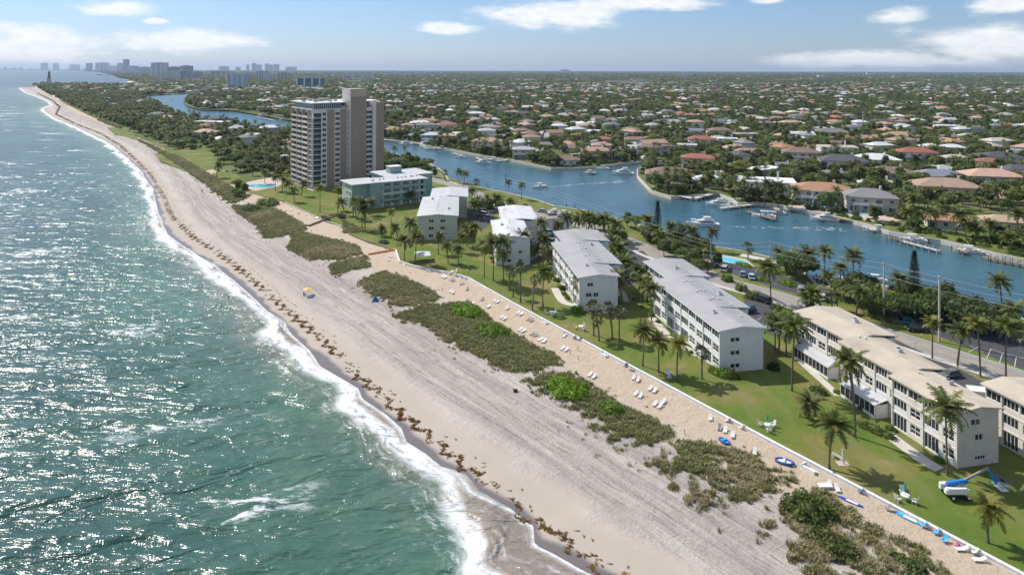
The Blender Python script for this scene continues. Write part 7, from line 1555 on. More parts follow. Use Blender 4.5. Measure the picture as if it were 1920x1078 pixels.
dock((1350, 390), (1415, 383), 2.2, 'pale dock with moored white boats below the flat-roofed house', 'paleconc', 7); dock((1402, 396), (1452, 411), 2.6, 'rough brown dock sloping into the canal', 'wood', 6); dock((930, 302), (985, 297), 2.2, 'jetty reaching left from the rounded bank', 'paleconc', 6); dock((1528, 520), (1600, 534), 2.0, 'near timber dock behind the pair of tall palms', 'wood', 6); dock((720, 262), (790, 270), 2.0, 'quay deck under the salmon-roofed house', 'paleconc', 7); dock((1480, 391), (1570, 405), 1.6, 'pale quay edge below the Mediterranean villa', 'paleconc', 7, -.2, .1)
XD = [((850, 287), (868, 292), 'short pale jetty below the blue-roofed low house'), ((893, 296), (915, 305), 'short pale jetty below the pink-tan-roofed house'), ((1100, 319), (1112, 325), 'small jetty at the reddish point house'), ((1452, 388), (1462, 398), 'short timber jetty left of the Mediterranean villa'), ((1530, 403), (1540, 412), 'short timber jetty below the Mediterranean villa'), ((1618, 423), (1640, 432), 'pale jetty below the cream arched villa'), ((600, 246), (640, 256), 'long pale jetty just left of the tower'), ((480, 219), (512, 226), 'pale jetty on the far bank left of the tower'), ((1790, 463), (1812, 474), 'timber jetty under the palms on the far bank')]
for a_, b_, lab in XD: dock(a_, b_, 1.8, lab, 'paleconc' if 'pale' in lab else 'wood', 4, -.3, .5)
XB = [((864, 296), 'm', 8, 165, 'white boat beside the jetty of the blue-roofed low house'), ((905, 307), 'yacht', 11, 165, 'white cruiser beside the jetty of the pink-tan-roofed house'), ((1106, 326), 'm', 8, 175, 'white boat beside the jetty of the reddish point house'), ((1456, 401), 'm', 8, 160, 'open boat beside the jetty left of the Mediterranean villa'), ((1545, 414), 'yacht', 11, 162, 'white cruiser moored below the Mediterranean villa'), ((1646, 434), 'm', 9, 162, 'white boat beside the jetty of the cream arched villa'), ((1815, 474), 'm', 9, 160, 'white boat beside the timber jetty under the palms'), ((1130, 318), 'm', 9, 178, 'white boat tied below the reddish point house'), ((760, 272), 'yacht', 12, 165, 'white cruiser tied right of the salmon-roofed house'), ((556, 232), 'yacht', 12, 160, 'white cruiser moored behind the tall tower'), ((530, 225), 'm', 10, 160, 'white boat moored just left of the tall tower')]
for p, k, L, a, lab in XB:
    key = (k, 10 if k == 'm' else 14); o = copy_tree(BP[key]); z = CANAL_Z+.05; q = G(p[0], p[1], z); o.location = (q[0], q[1], z); o.rotation_euler = (0, 0, rad(a)); s = L/key[1]; o.scale = (s, s, s); o.name = 'yacht' if k == 'yacht' else 'motor_boat'; tag(o, lab, 'boat', 'boats on the canal')
for i, (p, yt) in enumerate([((1062, 392), 383), ((1078, 394), 381), ((1041, 389), 384), ((948, 342), 325), ((913, 358), 344), ((917, 360), 348)]):
    z = CANAL_Z; q = G(*p, z); h = height_at(p, yt, z); o = MB().tube([(0, 0, -1), (0, 0, max(1.5, h))], .16, M['iron'], 6).build('mooring_pile', None, loc=(q[0], q[1], z)); tag(o, 'dark mooring pile standing in the near canal water, %s of six' % nth(sorted([1062, 1078, 1041, 948, 913, 917]).index(p[0]), 6), 'mooring pile', 'dark mooring piles by the near bank')
# terrace pavilion colonnade on the corner
A, B = G(1242, 352), G(1296, 358); t = empty('pergola', (A[0], A[1], 0), math.atan2(*(B-A)[::-1])); tag(t, 'curved white pillared terrace above the canal corner', 'terrace'); L = np.hypot(*(B-A)); b = MB(); b.box(0, L, 0, 4, 2.4, 2.75, M['white'], top=M['pinkconc']); b.build('terrace_slab', t)
for i in range(8): b = MB(); b.box(L*i/7-.25 if i else 0, L*i/7+.25, .02, .5, 0, 2.399, M['white']); b.build('pillar', t)
# pools
def pool(p, rx, ry, lab, rz=0.0, z=.03):
    q = G(*p); t = empty('swimming_pool', (q[0], q[1], 0), rz); tag(t, lab, 'swimming pool'); n = 18
    out = [((rx+.5)*abs(math.cos(a))**.7*np.sign(math.cos(a)), (ry+.5)*abs(math.sin(a))**.7*np.sign(math.sin(a))) for a in np.linspace(0, 2*math.pi, n+1)[:-1]]; inn = [(x*rx/(rx+.5), y*ry/(ry+.5)) for x, y in out]
    b = MB(); b.prism(out, 0.0, z+.05, M['paleconc']); b.build('coping', t); b = MB(); b.prism(inn, z+.02, z+.062, M['pool']); b.build('water', t)
pool((489, 349), 7.5, 4.5, 'turquoise swimming pool on the dune terrace below the tower', -.3); pool((1362, 487), 7.5, 2.6, 'pale blue kidney-shaped swimming pool beside the canal road', rad(-42)); pool((1530, 388), 5.5, 2.2, 'bright blue pool before the Mediterranean villa', -.3); pool((1606, 400), 5.0, 2.0, 'blue pool before the cream villa', -.3); pool((1768, 428), 3, 2, 'small dark blue pool under palms on the far bank', -.3)
# fence rail by the road
for a, b_, lab in (((1356, 498), (1440, 522), 'low dark fence between parked cars and the canal garden'), ((1480, 530), (1560, 553), 'low grey fence behind the three cars by the dock')):
    A, B = G(*a), G(*b_); L = np.hypot(*(B-A)); t = empty('fence', (A[0], A[1], 0), math.atan2(*(B-A)[::-1])); tag(t, lab, 'fence')
    for i in range(int(L/1.6)): m = MB(); m.box(i*1.6, i*1.6+.08, -.04, .04, 0, 1.1, M['iron']); m.build('post', t)
    for z in (.35, .95): m = MB(); m.box(0, L, -.025, .025, z, z+.07, M['iron']); m.build('rail', t)

# air conditioners on the roofs and small gear of the blocks
for blk, lst in ((b1, [(8, -6.5, 9.1), (21, -8.2, 9.2), (36, -11, 9.3)]), (b2, [(8.5, -3.2, 9.0), (20, -10.5, 9.0), (41, -9, 9.2)]), (b3, [(8, -4, 9.0), (30, -11, 9.0)]), (b4, [(9, -8, 9.1), (16, -3, 9.0)]), (b5, [(10, -11, 9.1), (30, -4, 9.1)])):
    for x, y, z in lst: m = MB(); m.box(x, x+1.1, y-.9, y, z-.25, z+.62, M['greywhite']); m.tube([(x+.55, y-.45, z+.62), (x+.55, y-.45, z+.68)], .36, M['iron'], 10); m.build('roof_unit', blk)
for blk, L_, yy in ((b1, 13.2, -9.3), (b2, 11.4, -.02), (b3, 10.4, 0.0)):
    m = MB(); m.bar((1.2, -.62, .3), (1.2, -.621, 8.3), .09, .09, M['conc']); m.build('downpipe', blk)
# ------------------------------------------------------------------ the suburb beyond the canal
def seg_dist(P, line):
    d = np.full(len(P), 1e9)
    for i in range(len(line)-1):
        A, B = line[i], line[i+1]; L = B-A; tt = np.clip(((P-A)@L)/(L@L+1e-9), 0, 1); d = np.minimum(d, np.hypot(*(P-A-tt[:, None]*L).T))
    return d
def inview(P, m=0.03): r = P[:, 0]/P[:, 1]; return (r > -0.74-m) & (r < 0.74+m)
road_d = lambda P: seg_dist(P, ROAD)
ISL_A = ab(G(545, 345))[0]
def landmask(P, pad=6.0):
    a, b = ab(P); ok = inside(P, LAND) & ~inside(P, WATERS)
    return ok & (seg_dist(P, WATERS) > pad)
isle = lambda P: inside(P, np.vstack([from_ab(BA, BB)[1:], spit, lagoon[::-1][:3], canal_near[::-1]]))
SHORT = ['salmon-roofed house', 'low pale-roofed house', 'teal house', 'narrow tan house', 'blue-roofed low house', 'pink-tan-roofed house', 'small beige house', 'pyramid-roofed house', 'low pale wing', 'low brown-roofed house', 'sunroom house', 'reddish point house', 'dark modern house', 'side canal brown house', 'brown gabled house', 'white terraced house', 'bright red-roofed house', 'blue-windowed house', 'large red-roofed house', 'grey corner house', 'white hip-roofed house', 'long white flat house', 'Mediterranean villa', 'cream arched villa', 'grey house behind the villa', 'third-row brown house', 'low grey-roofed house', 'charcoal-roofed white house', 'white flat house above charcoal', 'broad white hip roof', 'broad tan-grey roof', 'low plain white roof', 'red-tiled white villa', 'small beige hip roof', 'edge charcoal house', 'slate-blue roof', 'salmon-pink roof', 'ochre pink-roofed house', 'ochre wing', 'terracotta porch house', 'tan house by the dock', 'left orange-tiled house', 'right red-tiled house', 'red house below the mast', 'charcoal-gabled house', 'long grey roof by the mast', 'wide tan roof', 'brown-red roof', 'terraced white house', 'white house by the mast', 'white gabled house', 'palm grove tan roof', 'white modern villa', 'greenish villa', 'beige house by the tower', 'orange-tan roof by the tower', 'long white-roofed villa', 'far white flat villa', 'lighthouse tan villa', 'lighthouse white villa', 'island tan villa', 'domed island house', 'small white island house', 'grey-roofed island villa']
assert len(SHORT) == len(HS)
PEND = []
def near_house(c): k = int(np.argmin([math.hypot(h[0]-c[0], h[1]-c[1]) for h in HOUSE_XY])); return SHORT[k]
def settle():
    g_ = defaultdict(list)
    for o, core, c, cat in PEND: g_[(core, near_house(c), c[1] > HOUSE_XY[SHORT.index(near_house(c))][1])].append((c[0]/c[1], o))
    for (core, nm, bh), l in g_.items():
        l.sort(key=lambda q: q[0])
        for i, (_, o) in enumerate(l): o['label'] = '%s %s %s%s' % (core, 'behind' if bh else 'before', nm, '' if len(l) == 1 else ', %s of %d' % (nth(i, len(l))+(' from left' if 0 < i < len(l)-1 else ''), len(l)))
# lots on a turned grid
g0 = rad(12); gx = np.array([math.cos(g0), math.sin(g0)]); gy = np.array([-math.sin(g0), math.cos(g0)])
cand = []
for j, v in enumerate(np.arange(150, 2900, 34.0)):
    for u in np.arange(-2200, 2300, 26.0):
        jj = 6.0*(j % 2); c = gx*u+gy*(v+jj)+np.array([random.uniform(-8, 8), random.uniform(-8, 8)]); cand.append(c)
cand = np.array(cand); cand = cand[(cand[:, 1] > 300) & inview(cand, .06)]; cand = cand[landmask(cand, 15)]
HX = np.array(HOUSE_XY); keep = []
isl = isle(cand); tn = vnoise(cand, .008, 5)
for i, c in enumerate(cand):
    if np.min(np.hypot(HX[:, 0]-c[0], HX[:, 1]-c[1])-HX[:, 2]) < 12: continue
    if isl[i]: 
        a, b = ab(c)
        if b < bl(a)+45 or RNG.random() < .45 or a < ISL_A+60: continue
    if c[1] < 360 or road_d(c[None])[0] < 14: continue
    if RNG.random() < .10+.35*(tn[i] > .3)+.35*min(1, max(0, (c[1]-700)/1300)): continue
    keep.append(c)
keep = np.array(keep); keep = keep[np.argsort(keep[:, 1])]
rcs = ['white', 'pale', 'tan', 'grey', 'orange', 'brown', 'beige', 'white', 'pink', 'char', 'red', 'pale', 'tan', 'white', 'blue', 'white']
RNAME = {'white': 'white', 'pale': 'pale grey', 'tan': 'sand-coloured', 'grey': 'grey', 'orange': 'orange-tiled', 'brown': 'brown-tiled', 'beige': 'beige', 'pink': 'pinkish', 'char': 'charcoal', 'red': 'red-tiled', 'blue': 'slate-blue'}
NH = 238; occ = [tuple(h) for h in HOUSE_XY]; dims = [(15, 10), (17, 10.5), (14, 11), (21, 11)]
stuffV = {}; 
def far_mesh_add(store, c, ang, w_, d_, h, rk, rc, wc):
    V, F, FM = store; b = len(V); ca, sa = math.cos(ang), math.sin(ang); R = lambda x, y, z: (c[0]+x*ca-y*sa, c[1]+x*sa+y*ca, z)
    x, y = w_/2, d_/2; V += [R(-x, -y, 0), R(x, -y, 0), R(x, y, 0), R(-x, y, 0), R(-x, -y, h), R(x, -y, h), R(x, y, h), R(-x, y, h)]
    F += [(b, b+1, b+5, b+4), (b+1, b+2, b+6, b+5), (b+2, b+3, b+7, b+6), (b+3, b, b+4, b+7)]; FM += [wc]*4
    b = len(V); o = .7
    if rk: V += [R(-x-o, -y-o, h), R(x+o, -y-o, h), R(x+o, y+o, h), R(-x-o, y+o, h), R(-x+y, 0, h+y*.42), R(x-y, 0, h+y*.42)]; F += [(b, b+1, b+5, b+4), (b+2, b+3, b+4, b+5), (b+1, b+2, b+5, b+5), (b+3, b, b+4, b+4)]; FM += [rc]*4
    else: V += [R(-x-o, -y-o, h+.3), R(x+o, -y-o, h+.3), R(x+o, y+o, h+.3), R(-x-o, y+o, h+.3)]; F += [(b, b+1, b+2, b+3)]; FM += [rc]
side_words = lambda c: ('far left' if c[0]/c[1] < -.45 else 'left of centre' if c[0]/c[1] < -.12 else 'behind the middle of the canal' if c[0]/c[1] < .2 else 'right of centre' if c[0]/c[1] < .48 else 'far right')
dist_words = lambda c: ('near the canal' if c[1] < 560 else 'in the middle distance' if c[1] < 820 else 'well back from the canal')
store = ([], [], []); mats_far = [WL['white'], WL['cream'], WL['grey']]+[RF[k] for k in RF]; rk_i = {k: 3+i for i, k in enumerate(RF)}
for i, c in enumerate(keep):
    w_, d_ = dims[RNG.integers(4)]; rc = rcs[RNG.integers(len(rcs))]; rk = 'flat' if (rc in ('white', 'beige') and RNG.random() < .45) else ('gable' if RNG.random() < .15 else 'hip'); fl = 2 if RNG.random() < .42 else 1; ang = g0+RNG.choice([0, 0, math.pi/2])+RNG.normal()*.25
    occ.append((c[0], c[1], 10.5))
    if i < NH:
        wc = ['white', 'cream', 'white', 'grey'][RNG.integers(4)]
        HL = [None]; HL[0] = house(c, ang, w_, d_, fl, rk, rc, wc, None, 'houses of the suburb beyond the canal', False)
        PEND.append((HL[0], '%s-roofed %s house' % (RNAME[rc], 'two-storey' if fl == 2 else 'low'), c, 'house'))
    else: far_mesh_add(store, c, ang, w_*1.05, d_*1.05, 3.2*fl, rk != 'flat', rk_i[rc], int(RNG.integers(3)))
# bigger pale blocks and warehouses farther off
for _ in range(240):
    Y = 10**RNG.uniform(3.45, 4.2); c = np.array([Y*RNG.uniform(-.62, .74), Y])
    if not landmask(c[None], 30)[0]: continue
    far_mesh_add(store, c, RNG.uniform(-.2, .3), RNG.uniform(40, 130), RNG.uniform(25, 60), RNG.uniform(6, 13), False, rk_i[['white', 'pale', 'beige', 'tan'][RNG.integers(4)]], int(RNG.integers(3)))
for _ in range(320):
    Y = 10**RNG.uniform(3.5, 4.05); c = np.array([Y*RNG.uniform(-.62, .74), Y])
    if not landmask(c[None], 30)[0]: continue
    far_mesh_add(store, c, RNG.uniform(-.3, .3), RNG.uniform(18, 34), RNG.uniform(12, 18), RNG.uniform(4, 9), True, rk_i[rcs[RNG.integers(len(rcs))]], int(RNG.integers(3)))
F2 = [f if f[2] != f[3] else f[:3] for f in store[1]]
me = bpy.data.meshes.new('distant_houses'); me.from_pydata(store[0], [], F2)
for m_ in mats_far: me.materials.append(m_)
me.polygons.foreach_set('material_index', store[2]); tag(link('distant_houses', me), 'countless pale and tiled roofs of the suburb toward the horizon', 'houses', kind='stuff')
# streets between the lots
st = MB()
for v in np.arange(168, 1500, 74.0):
    for u in np.arange(-1200, 1500, 18.0):
        A = gx*u+gy*v; B = gx*(u+18.0)+gy*v; mid_ = (A+B)/2
        if mid_[1] < 340 or not inview(mid_[None], .05)[0] or not landmask(np.array([A, B]), 14).all() or isle(mid_[None])[0]: continue
        if np.min(np.hypot(HX[:, 0]-mid_[0], HX[:, 1]-mid_[1])-HX[:, 2]) < 6: continue
        st.add([(*(A-gy*3.2), .012), (*(B-gy*3.2), .012), (*(B+gy*3.2), .012), (*(A+gy*3.2), .012)], [(0, 1, 2, 3)], M['conc'])
tag(st.build('streets'), kind='structure')
# patios, drives and a few pools beside the houses
pt = MB(); pw = 0
for k, (x, y, r) in enumerate(occ):
    if y > 1300 or RNG.random() < .25: continue
    a = g0+RNG.choice([0, math.pi/2, math.pi, -math.pi/2]); c = np.array([x, y])+np.array([math.cos(a), math.sin(a)])*(r*.95+3); hw, hd = RNG.uniform(3, 6.5), RNG.uniform(3, 5)
    u_ = np.array([math.cos(g0), math.sin(g0)]); v_ = np.array([-u_[1], u_[0]]); cs = [c+u_*hw*i+v_*hd*j for i, j in ((-1, -1), (1, -1), (1, 1), (-1, 1))]
    if not landmask(np.array(cs), 3).all() or isle(c[None])[0]: continue
    pt.add([(*q, .020+.0011*(k % 7)) for q in cs], [(0, 1, 2, 3)], M['conc' if RNG.random() < .4 else 'paleconc'])
    if y < 620 and pw < 16 and RNG.random() < .35: pw += 1; t = empty('swimming_pool', (c[0], c[1], .03), g0); q_ = MB(); q_.box(-hw*.6, hw*.6, -hd*.5, hd*.5, .005, .04, M['pool']); q_.build('water', t); tag(t, None, 'swimming pool', 'garden pools across the canal'); PEND.append((t, 'small turquoise garden pool', c, 'pool'))
tag(pt.build('patios'), kind='structure')
# trees --------------------------------------------------------------------
OC = np.array(occ)
def free(P, pad=1.0, rr=None):
    """clear of every house, using a coarse grid"""
    cell = 40.0; grid = defaultdict(list)
    for k, (x, y, r) in enumerate(OC): grid[(int(x//cell), int(y//cell))].append(k)
    ok = np.ones(len(P), bool)
    for i, (x, y) in enumerate(P):
        if y > 3600: continue
        cx_, cy_ = int(x//cell), int(y//cell)
        for a in (-1, 0, 1):
            for b in (-1, 0, 1):
                for k in grid.get((cx_+a, cy_+b), ()):
                    if (OC[k, 0]-x)**2+(OC[k, 1]-y)**2 < (OC[k, 2]*.88+pad)**2: ok[i] = False
    return ok
def wedge(y0, y1, n): 
    Y = np.sqrt(RNG.uniform(y0*y0, y1*y1, n)); return np.c_[Y*RNG.uniform(-.78, .78, n), Y]
P1 = wedge(300, 1700, 40000); P1 = P1[landmask(P1, 3.5)]
is1 = isle(P1); a1, b1_ = ab(P1)
near_isl = is1 & (a1 < ISL_A+20)
bare = vnoise(P1, .03, 9) > 1.35
P1 = P1[~near_isl & ~(is1 & (b1_ < bl(a1)+np.where(a1 > ISL_A+120, 6, 16))) & ~(bare & ~is1)]
# lawns kept open
for pl in ([(290, 288), (345, 280), (395, 283), (410, 300), (395, 318), (350, 322), (300, 302)], [(440, 352), (520, 345), (540, 362), (530, 378), (470, 362)], [(470, 340), (560, 335), (600, 350), (520, 365)]): P1 = P1[~inside(P1, gp(pl))]
P1 = P1[free(P1, .6)]; P1 = P1[isle(P1) | (P1[:, 1] > 800) | (RNG.random(len(P1)) < .75)]
st_c = np.abs(((P1@gy-168+37) % 74)-37) < 3.5; P1 = P1[~(st_c & (P1[:, 1] < 1500) & (RNG.random(len(P1)) < .7))]
o_ = np.argsort(P1[:, 1]); P1 = P1[o_]; palmy = vnoise(P1, .02, 3)+RNG.normal(0, .6, len(P1)) > np.where(isle(P1), .35, 1.15-.9*np.exp(-((seg_dist(P1, canal_far)-14)/18)**2))
PP, PT = P1[palmy], P1[~palmy]
bankw = lambda c: ('on the barrier island' if isle(c[None])[0] else 'on the far bank of the canal')
for i, c in enumerate(PP[:110]):
    h = RNG.uniform(6, 11); PEND.append((palm(c, h, 'm', RNG.uniform(.85, 1.2), None, 'palms among the houses '+bankw(c)), '%s palm' % ('tall' if h > 9 else 'mid-height'), c, 'palm'))
EXP = [((1433, 385), 343), ((1460, 388), 349), ((1485, 389), 355), ((1607, 347), 325), ((1635, 349), 325), ((1521, 340), 313), ((1503, 341), 316), ((1682, 392), 368), ((1713, 398), 371), ((1734, 392), 364), ((1763, 402), 379), ((1796, 392), 365), ((1838, 400), 375), ((1877, 402), 358), ((1767, 424), 404), ((1792, 440), 400), ((1830, 450), 427), ((1855, 456), 419), ((1910, 454), 400), ((1893, 466), 446),
       ((1700, 425), 395), ((1722, 430), 402), ((1745, 432), 398), ((1690, 412), 388), ((1811, 448), 415), ((1874, 458), 430), ((1326, 338), 308), ((1334, 340), 310), ((1348, 338), 309), ((1363, 340), 312), ((1376, 342), 318), ((1293, 326), 305), ((1268, 350), 322), ((1290, 356), 335), ((1318, 360), 338), ((1388, 372), 345), ((1402, 360), 330), ((935, 290), 276), ((950, 294), 280), ((1130, 302), 290), ((1260, 298), 282), ((1358, 300), 285), ((1372, 302), 283), ((1390, 305), 287), ((1410, 308), 290), ((1640, 415), 392), ((1661, 300), 280), ((1568, 384), 360)]
for i, (b_, yt) in enumerate(sorted(EXP)):
    palm(G(*b_), max(4, height_at(b_, yt)), 'c', 1.0+.1*(i % 3), 'feathery palm beside the far waterfront houses, %s of forty-eight from left' % nth(i, len(EXP)), 'palms beside the far waterfront houses')
# hedges, shrubs and palms crowding the far seawall
cf = canal_far[5:46]; sl = np.r_[0, np.cumsum(np.hypot(*np.diff(cf, axis=0).T))]
def bank_pts(n, o0, o1):
    s_ = RNG.uniform(0, sl[-1], n); X_ = np.interp(s_, sl, cf[:, 0]); Y_ = np.interp(s_, sl, cf[:, 1]); k_ = np.clip(np.searchsorted(sl, s_)-1, 0, len(cf)-2); d_ = cf[k_+1]-cf[k_]; d_ /= np.hypot(*d_.T)[:, None]; nn_ = np.c_[-d_[:, 1], d_[:, 0]]
    P = np.c_[X_, Y_]+nn_*RNG.uniform(o0, o1, n)[:, None]; ok = landmask(P, 2.0) & ~isle(P) & inview(P, .05); P = P[ok]; return P[free(P, 0.2)]
BPs = bank_pts(1500, 2.5, 26); sc_b = RNG.uniform(.18, .5, len(BPs))
o = scatter('bank_shrubs', np.c_[BPs, sc_b*.9], sc_b, RNG.uniform(0, 6.28, len(BPs)), RNG.integers(0, 3, len(BPs)), [next(o for o in bpy.data.objects if o.name.startswith('crown') and o.data == m_) if any(o.name.startswith('crown') and o.data == m_ for o in bpy.data.objects) else None for m_ in BT[:3]]); tag(o, 'hedges and low shrubs in the waterfront gardens of the far bank', 'shrubs', kind='stuff')
BPp = bank_pts(120, 3, 24)[:62]
for c in BPp: h = RNG.uniform(4, 9.5); PEND.append((palm(c, h, 'm', RNG.uniform(.85, 1.2), None, 'palms in the waterfront gardens'), 'waterfront %s palm' % ('tall' if h > 7 else 'short'), c, 'palm'))
BPt = bank_pts(110, 5, 26)[:50]
for c in BPt: h = RNG.uniform(3.5, 6.5); PEND.append((tree(c, h, False, None, 'trees in the waterfront gardens'), 'waterfront garden tree', c, 'tree'))
NTREE = 175
for i, c in enumerate(PT[:NTREE]):
    h = RNG.uniform(5.0, 9.5); PEND.append((tree(c, h, True, None, 'trees among the houses '+bankw(c)), 'leafy %s tree' % ('tall' if h > 6 else 'low'), c, 'tree'))
src = [o for o in bpy.data.objects if o.name.startswith('crown') and o.data in BM]; srcs = [next(o for o in src if o.data == m_) for m_ in BM]
srcp = [next(o for o in bpy.data.objects if o.name.startswith('crown') and o.data == m_) for m_ in CCM]
R_ = PT[NTREE:]; h = RNG.uniform(3.8, 7.6, len(R_))+3.2*np.clip((R_[:, 1]-500)/700, 0, 1)*RNG.random(len(R_))**2; s_ = h/7.2*1.08
o = scatter('suburban_trees', np.c_[R_, h-2.35*s_], s_, RNG.uniform(0, 6.28, len(R_)), RNG.integers(0, 3, len(R_)), srcs); tag(o, 'mass of green trees filling the suburb between the houses', 'trees', kind='stuff')
R_ = PP[110:]; h = RNG.uniform(6, 10.5, len(R_)); o = scatter('suburban_palms', np.c_[R_, h], RNG.uniform(.9, 1.3, len(R_)), RNG.uniform(0, 6.28, len(R_)), RNG.integers(0, 3, len(R_)), srcp); tag(o, 'scattered palm crowns showing between the distant houses', 'palm trees', kind='stuff')
P2 = wedge(1600, 5200, 30000); P2 = P2[landmask(P2, 8)]; P2 = P2[free(P2, 1.0)]; sc2 = RNG.uniform(1.2, 2.3, len(P2))*(P2[:, 1]/2200)**.45
P3 = wedge(5000, 22000, 30000); P3 = P3[landmask(P3, 20)]; P3 = P3[vnoise(P3, .0012, 8) < 1.4]; sc3 = RNG.uniform(2.2, 4.2, len(P3))*(P3[:, 1]/6000)**.35
PB = np.r_[P2, P3]; sc = np.r_[sc2, sc3]
t0 = tree(P2[0], 8, True, 'solitary dark tree far off among distant roofs', None); far_src = []
for k, m_ in enumerate(BF):
    c = P2[1+k]; tt = empty('broadleaf_tree', (c[0], c[1], 0)); tag(tt, ['rounded dark tree clump standing far off in the suburb', 'wide dark tree clump standing far off in the suburb'][k], 'tree'); link('trunk', TMF, tt, (0, 0, 0), 0, (1, 1, 3)); far_src.append(link('crown', m_, tt, (0, 0, 4.5)))
o = scatter('distant_woods', np.c_[PB, 2.4*np.minimum(sc, 2.2)], sc, RNG.uniform(0, 6.28, len(PB)), RNG.integers(0, 2, len(PB)), far_src); tag(o, 'dark band of distant treetops reaching to the horizon', 'trees', kind='stuff')
# undergrowth on the island shore side
PU = wedge(330, 2300, 30000); au, bu = ab(PU); off = bu-bl(au); PU = PU[(off > -4-3*np.sin(au*.05)) & (off < 30) & (au > ISL_A+45) & (au < A_TIP-25) & isle(PU)]
for pl in ([(290, 288), (345, 280), (395, 283), (410, 300), (395, 318), (350, 322), (300, 302)], [(440, 352), (520, 345), (540, 362), (530, 378), (470, 362)], [(440, 365), (540, 330), (600, 350), (520, 375)]): PU = PU[~inside(PU, gp(pl))]
au, bu = ab(PU); u_ = RNG.uniform(0, 1, len(PU)); s_ = (.20+.35*np.clip((bu-bl(au))/25, 0, 1))*RNG.uniform(.7, 1.5, len(PU))*np.clip(PU[:, 1]/700, .8, 2)
o = scatter('coastal_scrub', np.c_[PU, .6*s_], s_, RNG.uniform(0, 6.28, len(PU)), RNG.integers(0, 3, len(PU)), srcs); tag(o, 'low green scrub behind the far beach of the barrier island', 'scrub', kind='stuff')
# ------------------------------------------------------------------ skyline towers
def tower_mat(name, c, gl, sx_=.30, sz_=.33):
    m = bpy.data.materials.new(name); m.use_nodes = True; t = NT(m.node_tree); b = t.n['Principled BSDF']; pos = t.node('ShaderNodeTexCoord').outputs['Object']; x, y, z = t.sep(pos)
    fz = t.math('FRACT', t.math('MULTIPLY', z, sz_)); fx_ = t.math('FRACT', t.math('MULTIPLY', t.math('ADD', x, y), sx_*.5)); wn = t.math('MULTIPLY', t.rng(fz, .38, .42), t.rng(fx_, .3, .34)); nz = t.node('ShaderNodeNewGeometry').outputs['Normal']; up = t.math('ABSOLUTE', t.sep(nz)[2]); wn = t.math('MULTIPLY', wn, t.rng(up, .3, .5, 1, 0))
    t.put(b.inputs['Base Color'], t.mix(wn, c, gl)); b.inputs['Roughness'].default_value = .6; return m
TMt = {'white': tower_mat('white_tower_facade', (.72, .72, .72), (.20, .24, .29)), 'grey': tower_mat('grey_tower_facade', (.56, .57, .59), (.17, .20, .24)), 'blue': tower_mat('blue_glass_tower', (.50, .60, .70), (.12, .20, .30)), 'tan': tower_mat('tan_tower_facade', (.55, .43, .37), (.2, .18, .18)), 'teal': tower_mat('teal_block_facade', (.10, .20, .24), (.03, .07, .1))}  # facades lightened in colour, standing in for denser haze
SKY = [(1131-0, 0, 0, 0, '')]
# px left, px right, px top, px base, tone, label
TW = [(426, 457, 139, 166, 'blue', 'broad pale blue glass tower, nearest of the skyline towers left of the high-rise'), (557, 602, 147, 165, 'teal', 'wide dark teal office block left of the high-rise'), (283, 312, 118, 144, 'white', 'tallest pale twin tower of the left skyline group'), (297, 314, 134, 151, 'white', 'pale blue-white block in front of the tall twin tower'), (316, 339, 134, 150, 'white', 'stepped white block right of the pale blue-white block'), (314, 336, 126, 147, 'grey', 'grey block behind the stepped white block'), (338, 356, 124, 150, 'grey', 'grey tower right of the twin tower'), (358, 374, 135, 152, 'grey', 'broad low grey tower on its own'), (219, 231, 119, 135, 'grey', 'dark grey beachfront tower with the tallest neighbour'), (231, 240, 112, 137, 'grey', 'slender tallest beachfront tower'), (240, 258, 124, 138, 'blue', 'blue beachfront block right of the tallest'), (258, 280, 126, 138, 'grey', 'low dark beachfront block'), (178, 204, 118, 130, 'white', 'white stepped beachfront hotel'), (161, 172, 119, 128, 'grey', 'small grey beachfront block at the bay'), (130, 150, 120, 127, 'grey', 'low grey block beyond the bay'), (99, 110, 118, 127, 'grey', 'small distant block beyond the bay, right one'), (76, 89, 117, 126, 'grey', 'small distant block beyond the bay, left one'), (480, 497, 134, 152, 'blue', 'blue tower with white edge'), (495, 512, 139, 153, 'white', 'small white tower beside the blue tower'), (520, 540, 137, 151, 'tan', 'pale tan tower left of the teal block'), (395, 425, 134, 145, 'tan', 'row of tan blocks behind the blue glass tower'), (410, 429, 125, 134, 'grey', 'dark wide block above the blue glass tower'), (642, 700, 140, 150, 'white', 'long white block behind the high-rise roof'), (462, 466, 122, 132, 'grey', 'leftmost thin downtown tower'), (472, 480, 119, 131, 'grey', 'tall downtown tower, second group left'), (481, 490, 122, 131, 'grey', 'squat downtown tower left of centre'), (497, 504, 120, 131, 'grey', 'slim downtown tower beside the squat one'), (504, 511, 122, 131, 'grey', 'stepped downtown tower near the right'), (513, 523, 121, 131, 'grey', 'broad downtown tower at the right of the cluster'), (536, 556, 126, 132, 'grey', 'low downtown blocks right of the cluster'), (442, 450, 126, 133, 'grey', 'small block left of the downtown towers'), (1052, 1068, 131, 136, 'grey', 'small dark block on the horizon above the canal corner'), (1273, 1297, 138, 144, 'white', 'white block on the horizon right of centre'), (1627, 1640, 136, 142, 'white', 'small white block on the horizon far right'), (740, 800, 136, 141, 'white', 'low white block right of the high-rise near the horizon'), (205, 220, 124, 131, 'white', 'low white hotel between the stepped hotel and dark tower')]
